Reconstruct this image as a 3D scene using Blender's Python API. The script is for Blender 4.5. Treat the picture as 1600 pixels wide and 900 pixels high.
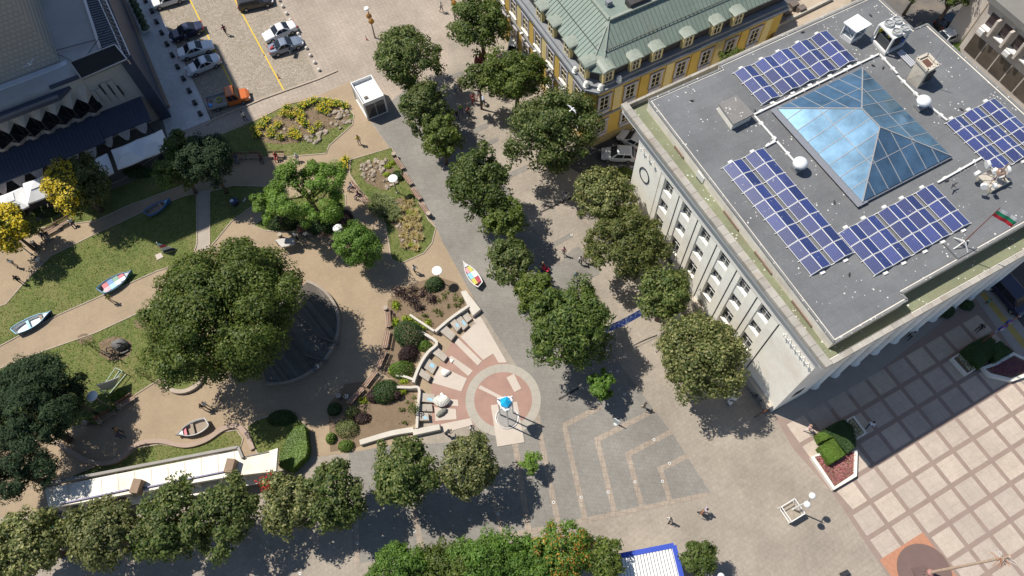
import bpy, bmesh, math, random
import numpy as np
from mathutils import Vector, Matrix

# ------------------------------------------------------------------ camera
for o in list(bpy.data.objects): bpy.data.objects.remove(o)
SC = bpy.context.scene
COL = SC.collection
FPX = 1140.0; VPX, VPY = 832.0, 1020.0; CAMH = 70.0     # focal length in photo pixels, nadir point, height
def _rot():
    d = np.array([VPX-800, VPY-450, FPX]); d /= np.linalg.norm(d)
    z = -d; fw = np.array([0, 0, 1.0]); y = fw - z*(fw@z); y /= np.linalg.norm(y); x = np.cross(y, z)
    return np.array([x, y, z])
RC = _rot()
cam_d = bpy.data.cameras.new('camera'); cam = bpy.data.objects.new('camera', cam_d); COL.objects.link(cam)
rx_, up_, bk_ = RC@[1, 0, 0], -(RC@[0, 1, 0]), -(RC@[0, 0, 1])
mw = Matrix.Identity(4)
for r in range(3): mw[r][0], mw[r][1], mw[r][2] = rx_[r], up_[r], bk_[r]
mw[2][3] = CAMH
cam.matrix_world = mw
cam_d.sensor_width = 36; cam_d.lens = FPX/1600*36; cam_d.clip_end = 3000; cam_d.clip_start = 1
SC.camera = cam
SC.render.resolution_x, SC.render.resolution_y = 1024, 576

# ------------------------------------------------------------------ light
SUN_AZ, SUN_EL = 118.0, 57.8        # azimuth the shadows point to (from +Y towards +X), elevation
W = bpy.data.worlds.new('World'); SC.world = W; W.use_nodes = True
nt = W.node_tree; nt.nodes.clear()
sky = nt.nodes.new('ShaderNodeTexSky'); sky.sky_type = 'NISHITA'; sky.sun_disc = False
sky.sun_elevation = math.radians(SUN_EL)
sd = Vector((-math.sin(math.radians(SUN_AZ))*math.cos(math.radians(SUN_EL)), -math.cos(math.radians(SUN_AZ))*math.cos(math.radians(SUN_EL)), math.sin(math.radians(SUN_EL))))
sky.sun_rotation = math.atan2(sd.x, sd.y)
bg = nt.nodes.new('ShaderNodeBackground'); bg.inputs[1].default_value = 0.09
sky.ozone_density = 3.0; sky.dust_density = .6
wo = nt.nodes.new('ShaderNodeOutputWorld')
nt.links.new(sky.outputs[0], bg.inputs[0]); nt.links.new(bg.outputs[0], wo.inputs[0])
sl = bpy.data.lights.new('sun', 'SUN'); sl.energy = 5.0; sl.angle = math.radians(0.53); sl.color = (1, 0.945, 0.86)
so = bpy.data.objects.new('sun', sl); COL.objects.link(so); so.rotation_euler = sd.to_track_quat('Z', 'Y').to_euler(); so.location = (0, 0, 120)
vs = SC.view_settings; vs.view_transform = 'Standard'; vs.look = 'None'; vs.exposure = 0.2; vs.gamma = 1; vs.use_curve_mapping = False
SC.render.engine = 'CYCLES'

# ------------------------------------------------------------------ pixel <-> world
def ray(px, py):
    v = RC@np.array([px-800.0, py-450.0, FPX]); return v/-v[2]
def P(px, py, z=0.0):
    r = ray(px, py)*(CAMH-z); return Vector((r[0], r[1], z))
def project(p):
    d = np.array([p[0], p[1], p[2]-CAMH])@RC; return 800+FPX*d[0]/d[2], 450+FPX*d[1]/d[2]
def mpp(px, py, z=0.0): return (P(px+1, py, z)-P(px, py, z)).length
def Z(zx, zy, x0, y0, k): return (x0+zx/k, y0+zy/k)
def zl(L, x0, y0, k): return [(x0+a/k, y0+b/k) for a, b in L]
def poly(L, z=0.0): return [P(a, b, z) for a, b in L]
def pdir(px, py, dx, dy, z=0.0):
    d = P(px+dx*.1, py+dy*.1, z)-P(px, py, z); return math.atan2(d.y, d.x)
def onplane(px, py, p0, n):
    r = Vector(ray(px, py)); o = Vector((0, 0, CAMH)); t = (Vector(p0)-o).dot(n)/r.dot(n); return o+r*t
def inpoly(x, y, L):
    c = False; n = len(L)
    for i in range(n):
        x1, y1 = L[i][0], L[i][1]; x2, y2 = L[(i+1) % n][0], L[(i+1) % n][1]
        if (y1 > y) != (y2 > y) and x < (x2-x1)*(y-y1)/(y2-y1)+x1: c = not c
    return c
def smooth(pts, n=6, closed=False):
    out = []; N = len(pts); pts = [Vector(p) for p in pts]
    rng = range(N if closed else N-1)
    for i in rng:
        if closed: a, b, c, d = pts[(i-1) % N], pts[i], pts[(i+1) % N], pts[(i+2) % N]
        else: a, b, c, d = pts[max(i-1, 0)], pts[i], pts[i+1], pts[min(i+2, N-1)]
        for k in range(n):
            t = k/n
            out.append(.5*((2*b)+(c-a)*t+(2*a-5*b+4*c-d)*t*t+(3*b-a-3*c+d)*t**3))
    if not closed: out.append(pts[-1])
    return out

# ------------------------------------------------------------------ materials
MATS = {}
def newmat(name):
    m = bpy.data.materials.new(name); m.use_nodes = True; MATS[name] = m
    t = m.node_tree; b = t.nodes['Principled BSDF']; return m, t, b
def lk(t, a, b): t.links.new(a, b)
def nd(t, ty, **kw):
    n = t.nodes.new(ty)
    for k, v in kw.items(): setattr(n, k, v)
    return n
def rgba(c): return (c[0], c[1], c[2], 1)
def ramp(t, fac, stops):
    r = nd(t, 'ShaderNodeValToRGB'); e = r.color_ramp.elements
    while len(e) < len(stops): e.new(.5)
    for i, (p, c) in enumerate(stops): e[i].position = p; e[i].color = rgba(c) if len(c) == 3 else c
    lk(t, fac, r.inputs[0]); return r.outputs[0]
def mixc(t, fac, a, b, mode='MIX'):
    m = nd(t, 'ShaderNodeMix', data_type='RGBA', blend_type=mode)
    for s, v in ((m.inputs[0], fac), (m.inputs[6], a), (m.inputs[7], b)):
        if hasattr(v, 'is_output') or isinstance(v, bpy.types.NodeSocket): lk(t, v, s)
        elif isinstance(v, (int, float)): s.default_value = v
        else: s.default_value = rgba(v)
    return m.outputs[2]
def noise(t, co, scale, detail=4, rough=.6):
    n = nd(t, 'ShaderNodeTexNoise'); n.inputs['Scale'].default_value = scale; n.inputs['Detail'].default_value = detail; n.inputs['Roughness'].default_value = rough
    if co: lk(t, co, n.inputs['Vector'])
    return n.outputs['Fac']
def coords(t, rot=0.0, kind='Object'):
    c = nd(t, 'ShaderNodeTexCoord'); o = c.outputs[kind]
    if rot:
        mp = nd(t, 'ShaderNodeMapping'); mp.inputs['Rotation'].default_value = (0, 0, -rot); lk(t, o, mp.inputs[0]); o = mp.outputs[0]
    return o
def worldpos(t, rot=0.0):
    g = nd(t, 'ShaderNodeNewGeometry'); o = g.outputs['Position']
    if rot:
        mp = nd(t, 'ShaderNodeMapping'); mp.inputs['Rotation'].default_value = (0, 0, -rot); lk(t, o, mp.inputs[0]); o = mp.outputs[0]
    return o
def bump(t, b, h, s=.3, d=.02):
    n = nd(t, 'ShaderNodeBump'); n.inputs['Strength'].default_value = s; n.inputs['Distance'].default_value = d; lk(t, h, n.inputs['Height']); lk(t, n.outputs[0], b.inputs['Normal'])
def dark(c, k): return tuple(x*k for x in c)
def M(name, c, var=.18, scale=1.5, rough=.8, metal=0.0, bmp=.15, fine=14, stain=None, rnd=0.0, spec=.5):
    """plain surface: two-scale noise around colour c, optional stain colour, per-object randomness"""
    if name in MATS: return MATS[name]
    m, t, b = newmat(name); co = worldpos(t)
    n1 = noise(t, co, scale); n2 = noise(t, co, fine, 3)
    col = ramp(t, n1, [(.25, dark(c, 1-var)), (.75, tuple(min(1, x*(1+var*.6)) for x in c))])
    col = mixc(t, .35, col, ramp(t, n2, [(.3, dark(c, 1-var)), (.7, tuple(min(1, x*(1+var)) for x in c))]))
    if stain:
        n3 = noise(t, co, scale*.35, 6, .7); col = mixc(t, ramp(t, n3, [(.5, (0, 0, 0)), (.72, (.8, .8, .8))]), col, stain)
    if rnd:
        oi = nd(t, 'ShaderNodeObjectInfo'); r = ramp(t, oi.outputs['Random'], [(0, (1-rnd,)*3), (1, (1+rnd*.4,)*3)])
        col = mixc(t, 1.0, col, r, 'MULTIPLY')
    lk(t, col, b.inputs['Base Color']); b.inputs['Roughness'].default_value = rough; b.inputs['Metallic'].default_value = metal
    b.inputs['Specular IOR Level'].default_value = spec
    if bmp: bump(t, b, n2, bmp)
    return m
def paver(name, c1, c2, mortar, bw, bh, rot, offset=.5, msize=.02, rough=.85, var=.25, stain=None, bmp=.3, rnd=0.0):
    if name in MATS: return MATS[name]
    m, t, b = newmat(name); co = worldpos(t, rot)
    br = nd(t, 'ShaderNodeTexBrick'); br.offset = offset
    br.inputs['Scale'].default_value = 1; br.inputs['Brick Width'].default_value = bw; br.inputs['Row Height'].default_value = bh
    br.inputs['Mortar Size'].default_value = msize; br.inputs['Mortar Smooth'].default_value = .2; br.inputs['Bias'].default_value = 0
    br.inputs['Color1'].default_value = rgba(c1); br.inputs['Color2'].default_value = rgba(c2); br.inputs['Mortar'].default_value = rgba(mortar)
    lk(t, co, br.inputs['Vector'])
    w = worldpos(t); n1 = noise(t, w, .18, 6, .65); n2 = noise(t, w, 2.2, 5, .7); n3 = noise(t, w, 11, 3)
    col = mixc(t, 1.0, br.outputs['Color'], ramp(t, n1, [(.3, (1-var,)*3), (.7, (1.12,)*3)]), 'MULTIPLY')
    col = mixc(t, 1.0, col, ramp(t, n2, [(.3, (1-var*.6,)*3), (.7, (1.08,)*3)]), 'MULTIPLY')
    col = mixc(t, 1.0, col, ramp(t, n3, [(.25, (.86,)*3), (.75, (1.1,)*3)]), 'MULTIPLY')
    if stain:
        n4 = noise(t, w, .5, 8, .75); col = mixc(t, ramp(t, n4, [(.55, (0, 0, 0)), (.75, (.6, .6, .6))]), col, stain)
    if rnd:
        oi = nd(t, 'ShaderNodeObjectInfo'); col = mixc(t, 1.0, col, ramp(t, oi.outputs['Random'], [(0, (1-rnd, 1-rnd, 1-rnd*.8)), (1, (1+rnd*.4, 1+rnd*.3, 1+rnd*.2))]), 'MULTIPLY')
    lk(t, col, b.inputs['Base Color']); b.inputs['Roughness'].default_value = rough; bump(t, b, br.outputs['Fac'], -bmp, .01)
    return m
def leafmat(name, c1, c2, c3, trans=.35, rough=.55):
    if name in MATS: return MATS[name]
    m, t, b = newmat(name)
    g = nd(t, 'ShaderNodeNewGeometry'); oi = nd(t, 'ShaderNodeObjectInfo')
    col = ramp(t, g.outputs['Random Per Island'], [(0, c1), (.5, c2), (1, c3)])
    n = noise(t, worldpos(t), .55, 3); col = mixc(t, 1.0, col, ramp(t, n, [(.3, (.75,)*3), (.7, (1.2,)*3)]), 'MULTIPLY')
    col = mixc(t, 1.0, col, ramp(t, oi.outputs['Random'], [(0, (1.0, .99, .9)), (1, (1.24, 1.22, 1.08))]), 'MULTIPLY')
    lk(t, col, b.inputs['Base Color']); b.inputs['Roughness'].default_value = rough; b.inputs['Specular IOR Level'].default_value = .35
    tr = nd(t, 'ShaderNodeBsdfTranslucent'); lk(t, mixc(t, 1.0, col, (1.3, 1.35, .5), 'MULTIPLY'), tr.inputs['Color'])
    mx = nd(t, 'ShaderNodeMixShader'); mx.inputs[0].default_value = trans
    lk(t, b.outputs[0], mx.inputs[1]); lk(t, tr.outputs[0], mx.inputs[2]); lk(t, mx.outputs[0], t.nodes['Material Output'].inputs[0])
    return m
def glass(name, c, rough=.05, metal=.55, rnd=.25):
    if name in MATS: return MATS[name]
    m, t, b = newmat(name); n = noise(t, worldpos(t), .8, 4); oi = nd(t, 'ShaderNodeObjectInfo')
    col = ramp(t, n, [(.3, dark(c, .75)), (.7, tuple(min(1, x*1.2) for x in c))])
    col = mixc(t, 1.0, col, ramp(t, oi.outputs['Random'], [(0, (1-rnd,)*3), (1, (1+rnd*.3,)*3)]), 'MULTIPLY')
    lk(t, col, b.inputs['Base Color']); b.inputs['Roughness'].default_value = rough; b.inputs['Metallic'].default_value = metal
    n2 = noise(t, worldpos(t), 1.3, 2); bump(t, b, n2, .05, .02)
    return m
def flat(name, c, rough=.5, metal=0.0, coat=0.0, rnd=0.0):
    if name in MATS: return MATS[name]
    m, t, b = newmat(name); n = noise(t, coords(t), 6, 4)
    col = ramp(t, n, [(.3, dark(c, .9)), (.7, tuple(min(1, x*1.06) for x in c))])
    if rnd:
        oi = nd(t, 'ShaderNodeObjectInfo'); col = mixc(t, 1.0, col, ramp(t, oi.outputs['Random'], [(0, (1-rnd,)*3), (1, (1+rnd*.4,)*3)]), 'MULTIPLY')
    lk(t, col, b.inputs['Base Color']); b.inputs['Roughness'].default_value = rough; b.inputs['Metallic'].default_value = metal
    if coat: b.inputs['Coat Weight'].default_value = coat; b.inputs['Coat Roughness'].default_value = .05
    return m

# ------------------------------------------------------------------ geometry collector
ORG = {}
def org(o): return ORG.get(o.name, Vector((0, 0, 0)))
class MB:
    def __init__(s): s.v = []; s.f = []; s.mi = []; s.cur = 0
    def add(s, vs, fs):
        b = len(s.v); s.v += [Vector(x) for x in vs]
        for f in fs: s.f.append([b+i for i in f]); s.mi.append(s.cur)
        return s
    def prism(s, pl, z0, z1, cap_bottom=True):
        pl = [(p[0], p[1]) for p in pl]; a = sum(pl[i][0]*pl[(i+1) % len(pl)][1]-pl[(i+1) % len(pl)][0]*pl[i][1] for i in range(len(pl)))
        if a < 0: pl = pl[::-1]
        n = len(pl); vs = [(x, y, z0) for x, y in pl]+[(x, y, z1) for x, y in pl]
        fs = [[i, (i+1) % n, n+(i+1) % n, n+i] for i in range(n)]+[list(range(n, 2*n))]
        if cap_bottom: fs.append(list(range(n))[::-1])
        return s.add(vs, fs)
    def loft(s, rings, cap=True, closed=True):
        n = len(rings[0]); vs = [p for r in rings for p in r]; fs = []
        for k in range(len(rings)-1):
            for i in range(n if closed else n-1):
                j = (i+1) % n; fs.append([k*n+i, k*n+j, (k+1)*n+j, (k+1)*n+i])
        if cap: fs += [list(range(n))[::-1], list(range((len(rings)-1)*n, len(rings)*n))]
        return s.add(vs, fs)
    def box(s, c, size, rz=0.0, rot=None):
        c = Vector(c); hx, hy, hz = size[0]/2, size[1]/2, size[2]/2
        R = rot if rot is not None else Matrix.Rotation(rz, 3, 'Z')
        vs = [c+R@Vector((x*hx, y*hy, z*hz)) for z in (-1, 1) for x, y in ((-1, -1), (1, -1), (1, 1), (-1, 1))]
        return s.add(vs, [[3, 2, 1, 0], [4, 5, 6, 7], [0, 1, 5, 4], [1, 2, 6, 5], [2, 3, 7, 6], [3, 0, 4, 7]])
    def bar(s, a, b, w, h=None, up=(0, 0, 1)):
        a, b = Vector(a), Vector(b); d = b-a; L = d.length
        if L < 1e-6: return s
        x = d/L; u = Vector(up)
        if abs(x.dot(u)) > .98: u = Vector((1, 0, 0))
        y = u.cross(x).normalized(); z = x.cross(y)
        return s.box((a+b)/2, (L, w, h or w), rot=Matrix((x, y, z)).transposed())
    def tube(s, pts, rad, n=8, cap=True):
        pts = [Vector(p) for p in pts]; rad = rad if isinstance(rad, (list, tuple)) else [rad]*len(pts); rings = []
        for i, p in enumerate(pts):
            d = (pts[min(i+1, len(pts)-1)]-pts[max(i-1, 0)]).normalized(); u = Vector((0, 0, 1)) if abs(d.z) < .9 else Vector((1, 0, 0))
            x = u.cross(d).normalized(); y = d.cross(x)
            rings.append([p+(x*math.cos(2*math.pi*k/n)+y*math.sin(2*math.pi*k/n))*rad[i] for k in range(n)])
        return s.loft(rings, cap)
    def lathe(s, prof, c=(0, 0, 0), n=16):
        c = Vector(c); return s.loft([[c+Vector((r*math.cos(2*math.pi*k/n), r*math.sin(2*math.pi*k/n), z)) for k in range(n)] for r, z in prof])
    def ball(s, c, r, n=12, m=7, sx=1, sy=1, sz=1):
        c = Vector(c); pr = [(max(1e-3, math.sin(math.pi*i/m)), -math.cos(math.pi*i/m)) for i in range(m+1)]
        return s.loft([[c+Vector((r*sx*q*math.cos(2*math.pi*k/n), r*sy*q*math.sin(2*math.pi*k/n), r*sz*h)) for k in range(n)] for q, h in pr])
    def ribbon(s, pts, w, z0, z1, closed=False):
        pts = [Vector((p[0], p[1], 0)) for p in pts]; N = len(pts); rings = []
        for i in range(N):
            a = pts[(i-1) % N] if closed or i else pts[i]; b = pts[(i+1) % N] if closed or i < N-1 else pts[i]
            d = (b-a)
            d = d.normalized() if d.length > 1e-6 else Vector((1, 0, 0)); nn = Vector((-d.y, d.x, 0))*w/2; p = pts[i]
            rings.append([p+nn+Vector((0, 0, z0)), p-nn+Vector((0, 0, z0)), p-nn+Vector((0, 0, z1)), p+nn+Vector((0, 0, z1))])
        if closed: rings.append(rings[0])
        return s.loft(rings, cap=not closed)
    def mesh(s, name, off=Vector((0, 0, 0)), smooth_=False):
        me = bpy.data.meshes.new(name); me.from_pydata([tuple(v-off) for v in s.v], [], s.f)
        me.polygons.foreach_set('material_index', s.mi)
        if smooth_: me.polygons.foreach_set('use_smooth', [True]*len(me.polygons))
        me.update(); return me
    def build(s, name, mat, parent=None, local=False, smooth_=False, origin=None):
        if parent is None:
            if local: off = Vector((0, 0, 0))
            elif origin is not None: off = Vector(origin)
            else:
                xs = [v.x for v in s.v]; ys = [v.y for v in s.v]; off = Vector(((min(xs)+max(xs))/2, (min(ys)+max(ys))/2, min(v.z for v in s.v)))
        else: off = Vector((0, 0, 0)) if local else org(parent)
        me = s.mesh(name, off, smooth_)
        for m in (mat if isinstance(mat, (list, tuple)) else [mat]): me.materials.append(m)
        o = bpy.data.objects.new(name, me); COL.objects.link(o)
        if parent is None: o.location = off
        else: o.parent = parent
        ORG[o.name] = off.copy() if not local else (org(parent) if parent else Vector((0, 0, 0)))
        return o
def tag(o, label=None, cat=None, group=None, kind=None):
    if label: o['label'] = label
    if cat: o['category'] = cat
    if group: o['group'] = group
    if kind: o['kind'] = kind
    return o
def thing(name, label, cat, loc=(0, 0, 0), rz=0.0, group=None):
    o = bpy.data.objects.new(name, None); COL.objects.link(o); o.location = loc; o.rotation_euler = (0, 0, rz); o.empty_display_size = .3
    ORG[o.name] = Vector(loc); return tag(o, label, cat, group)
def copy_tree(o, parent=None):
    c = o.copy(); COL.objects.link(c); c.parent = parent
    for ch in list(o.children): copy_tree(ch, c)
    return c
def place(proto, used, loc, rz, label=None, group=None, scale=None):
    """first call moves the prototype itself, later calls copy it with its parts"""
    o = copy_tree(proto) if used.get(proto.name) else proto
    used[proto.name] = True
    o.location = loc; o.rotation_euler = (0, 0, rz)
    if scale: o.scale = (scale,)*3 if not isinstance(scale, tuple) else scale
    tag(o, label, None, group); return o
USED = {}
def sheet(name, pts, z, mat, parent=None, kind='structure'):
    """flat ground sheet from pixel or world polygon"""
    w = [P(p[0], p[1], 0) if not isinstance(p, Vector) else p for p in pts]
    me = bpy.data.meshes.new(name); bm = bmesh.new()
    f = bm.faces.new([bm.verts.new((p.x, p.y, z)) for p in w]); bm.normal_update()
    if f.normal.z < 0: f.normal_flip()
    bmesh.ops.triangulate(bm, faces=bm.faces[:]); bm.to_mesh(me); bm.free(); me.materials.append(mat)
    o = bpy.data.objects.new(name, me); COL.objects.link(o)
    if parent: o.parent = parent
    elif kind: o['kind'] = kind
    ORG[o.name] = Vector((0, 0, 0)); return o
def fastmesh(name, V, F, mat, parent=None, parent_org=None, smooth_=False):
    """V (n,3), F (m,k) numpy arrays"""
    me = bpy.data.meshes.new(name); k = F.shape[1]
    me.vertices.add(len(V)); me.vertices.foreach_set('co', V.astype(np.float32).ravel())
    me.loops.add(F.size); me.loops.foreach_set('vertex_index', F.astype(np.int32).ravel())
    me.polygons.add(len(F)); me.polygons.foreach_set('loop_start', np.arange(0, F.size, k, dtype=np.int32)); me.polygons.foreach_set('loop_total', np.full(len(F), k, dtype=np.int32))
    me.update(calc_edges=True); me.materials.append(mat)
    o = bpy.data.objects.new(name, me); COL.objects.link(o)
    if parent: o.parent = parent
    return o
def leaves(name, C, Nn, size, mat, parent=None, asp=.55, rng=None, fold=.25):
    """one diamond leaf per centre; C (n,3) relative to the parent"""
    rng = rng or np.random.default_rng(1); n = len(C)
    Nn = Nn/np.linalg.norm(Nn, axis=1, keepdims=True)
    t = rng.normal(size=(n, 3)); t -= Nn*(t*Nn).sum(1, keepdims=True); t /= np.linalg.norm(t, axis=1, keepdims=True)
    b = np.cross(Nn, t); s = np.asarray(size).reshape(-1, 1)*np.ones((n, 1))
    V = np.empty((n, 4, 3)); V[:, 0] = C-t*s*.5; V[:, 1] = C+b*s*asp*.5-Nn*s*fold*.2; V[:, 2] = C+t*s*.5; V[:, 3] = C-b*s*asp*.5-Nn*s*fold*.2
    return fastmesh(name, V.reshape(-1, 3), np.arange(4*n).reshape(n, 4), mat, parent)
def clip(pl, a, b, c):
    """keep the side a*x+b*y<=c of a 2-D polygon"""
    out = []
    for i in range(len(pl)):
        p, q = pl[i], pl[(i+1) % len(pl)]; dp, dq = a*p[0]+b*p[1]-c, a*q[0]+b*q[1]-c
        if dp <= 0: out.append(p)
        if dp*dq < 0:
            t = dp/(dp-dq); out.append((p[0]+(q[0]-p[0])*t, p[1]+(q[1]-p[1])*t))
    return out
A25 = math.radians(25.3)
U2 = Vector((math.cos(A25), math.sin(A25), 0)); V2 = Vector((-math.sin(A25), math.cos(A25), 0))
UZ = Vector((0, 0, 1))
# ------------------------------------------------------------------ ground and paving
tan = paver('tan_pavers', (.345, .297, .24), (.325, .28, .225), (.27, .23, .185), .42, .42, A25+.12, .5, .016, stain=(.27, .228, .182))
tile = paver('pale_tiles', (.39, .325, .26), (.37, .305, .245), (.30, .245, .195), .52, .52, A25-.02, 0, .025, stain=(.3, .245, .19))
grey = paver('grey_pavers', (.25, .23, .2), (.232, .213, .187), (.195, .18, .156), .42, .42, A25+.1, .5, .016, stain=(.2, .183, .16))
greyc = paver('grey_chevron_pavers', (.25, .231, .203), (.235, .218, .19), (.2, .185, .162), .36, .36, -.16, .5, .016)
tanc = paver('tan_strip_pavers', (.37, .305, .24), (.335, .275, .215), (.27, .22, .172), .5, .5, -.16, 0, .03)
cobble = None
def cobblemat():
    m, t, b = newmat('cobblestones'); w = worldpos(t)
    v = nd(t, 'ShaderNodeTexVoronoi'); v.feature = 'DISTANCE_TO_EDGE'; v.inputs['Scale'].default_value = 5.2; lk(t, w, v.inputs['Vector'])
    v2 = nd(t, 'ShaderNodeTexVoronoi'); v2.inputs['Scale'].default_value = 5.2; lk(t, w, v2.inputs['Vector'])
    sep = nd(t, 'ShaderNodeSeparateColor'); lk(t, v2.outputs['Color'], sep.inputs[0])
    col = ramp(t, sep.outputs[0], [(0, (.25, .21, .165)), (1, (.40, .335, .265))])
    col = mixc(t, ramp(t, v.outputs['Distance'], [(.0, (1, 1, 1)), (.09, (0, 0, 0))]), col, (.15, .125, .085))
    n = noise(t, w, .35, 7, .7); col = mixc(t, ramp(t, n, [(.48, (0, 0, 0)), (.7, (.75, .75, .75))]), col, (.22, .185, .125))
    lk(t, col, b.inputs['Base Color']); b.inputs['Roughness'].default_value = .8; bump(t, b, v.outputs['Distance'], .5, .05); return m
cobble = cobblemat()
sand = M('sand_path', (.33, .25, .165), .22, .35, .95, fine=3.5, stain=(.26, .2, .13), bmp=.1)
soil = M('bed_soil', (.19, .135, .085), .3, 1.4, .95, fine=7, bmp=.4)
asphalt = M('asphalt', (.07, .068, .066), .25, .5, .9, fine=8, stain=(.1, .09, .08))
stone = M('pale_stone', (.5, .44, .37), .14, .7, .75, stain=(.4, .34, .28))
granite = M('grey_granite', (.33, .30, .26), .2, 1.1, .8, fine=20)
redstone = M('red_granite', (.33, .20, .155), .22, .8, .8, fine=18)
kerbm = M('kerb_concrete', (.40, .33, .26), .2, 1.2, .9)
def grassmat():
    m, t, b = newmat('lawn'); w = worldpos(t)
    n1 = noise(t, w, .3, 6, .65); n2 = noise(t, w, 2.4, 5, .7); n3 = noise(t, w, 16, 3, .7)
    col = ramp(t, n1, [(.3, (.075, .115, .022)), (.5, (.12, .15, .034)), (.7, (.19, .175, .065))])
    col = mixc(t, ramp(t, n2, [(.45, (0, 0, 0)), (.75, (.7, .7, .7))]), col, (.21, .175, .075))
    col = mixc(t, 1.0, col, ramp(t, n3, [(.3, (.7,)*3), (.7, (1.25,)*3)]), 'MULTIPLY')
    lk(t, col, b.inputs['Base Color']); b.inputs['Roughness'].default_value = .95; bump(t, b, n3, .6, .06); return m
lawnm = grassmat()

sheet('ground', [Vector((-700, -500, 0)), Vector((700, -500, 0)), Vector((700, 900, 0)), Vector((-700, 900, 0))], -.03, M('far_ground', (.2, .18, .15), .3, .05, .95))
sheet('promenade', [(380, -60), (900, -60), (1010, 120), (1010, 300), (1215, 655), (1480, 930), Vector((140, -90, 0)), Vector((-160, -90, 0)), Vector((-160, 30, 0)), (100, 500), (480, 100)], 0.0, tan)
sheet('tiled_square', [(405, -40), (790, -40), (702, 60), (700, 120), (585, 185), (520, 160), (425, 180), (270, 250), (240, 225), (330, 185), (496, 122), (425, -2)], .004, tile)
# grey band of the promenade beside the park
sheet('grey_paving', [(578, 186), (600, 168), (650, 125), (733, 204), (837, 361), (902, 447), (962, 560), (1022, 640), (1050, 676), (1110, 770), (800, 831), (556, 882), (552, 858), (545, 700), (730, 690), (845, 640), (800, 560), (742, 470), (690, 375), (684, 360), (612, 235)], .006, greyc)
for i, L in enumerate([[(692, 122), (722, 111), (724, 117), (694, 128)], [(755, 225), (778, 213), (780, 220), (757, 232)], [(789, 273), (822, 258), (824, 266), (793, 281)],
                       [(858, 381), (893, 363), (896, 370), (862, 388)], [(893, 442), (935, 420), (938, 428), (897, 450)], [(733, 204), (760, 192), (763, 199), (737, 212)]]):
    sheet('grey_paving_band', L, .008+.0005*i, grey)
for i, L in enumerate([[(837, 361), (861, 388), (875, 411), (868, 417), (850, 380)], [(875, 411), (900, 445), (935, 425), (905, 385), (895, 388)]]):
    sheet('grey_paving_patch', L, .0125+.001*i, grey)
# tan strips of the chevron in the grey paving
SN = [0]
def strip(pts, wpx=8.2):
    w = [P(*p) for p in pts]; o = MB(); ww = wpx*mpp(*pts[0])
    SN[0] += 1; return sheet('paving_strip', strip_poly(w, ww), .014+.0008*SN[0], tanc)
def strip_poly(w, ww):
    L, R = [], []
    for i, p in enumerate(w):
        a = w[max(i-1, 0)]; b = w[min(i+1, len(w)-1)]
        d1 = (p-a).normalized() if i else (b-p).normalized(); d2 = (b-p).normalized() if i < len(w)-1 else d1
        n = (Vector((-d1.y, d1.x, 0))+Vector((-d2.y, d2.x, 0))).normalized(); k = 1/max(.4, n.dot(Vector((-d1.y, d1.x, 0))))
        L.append(p+n*ww/2*k); R.append(p-n*ww/2*k)
    return L+R[::-1]
strip([(838, 640), (843, 675), (873, 822)])
strip([(940, 635), (882, 664), (887, 690), (914, 810)])
strip([(1024, 640), (933, 687), (960, 800)])
strip([(1050, 674), (981, 710), (1003, 791)])
strip([(1075, 712), (1032, 733), (1047, 783)])
strip([(800, 662), (826, 830)], 9); strip([(752, 700), (786, 842)], 7)
strip([(640, 640+120), (660, 866)], 9); strip([(648, 871), (1106, 772)], 7)
strip([(556, 780), (558, 884)], 8)
# ---- square with the slab grid
bandm = M('mauve_band_pavers', (.275, .205, .17), .16, .9, .85, fine=12)
slabm = paver('square_slabs', (.47, .395, .325), (.455, .385, .315), (.38, .32, .26), 1.1, 1.1, A25, 0, .018, stain=(.4, .34, .285), var=.14, bmp=.1, rnd=.12)
PLZ = [(1207, 646), (1240, 702), (1302, 772), (1400, 920), (1440, 1000), (1720, 1000), (1720, 600), (1640, 590), (1598, 540), (1531, 457), (1480, 440), (1330, 560)]
plaza = sheet('plaza', PLZ, .008, bandm)
g0 = P(1360, 783.75); g1 = P(1520, 685); ge1 = (g1-g0)/5; gs = ge1.length; ge1n = ge1.normalized(); ge2n = Vector((ge1n.y, -ge1n.x, 0)); gs2 = gs*.975
slab_me = {}
MON = P(1440, 893)
nslab = 0
lb = [P(1207, 646), P(1240, 702), P(1302, 772), P(1400, 920), P(1440, 1000)]
def left_of_boundary(p):
    for a, b in zip(lb[:-1], lb[1:]):
        if b.y <= p.y <= a.y:
            return p.x < a.x+(b.x-a.x)*(p.y-a.y)/(b.y-a.y)
    return p.x < lb[-1].x if p.y < lb[-1].y else True
bw = .42
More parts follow.
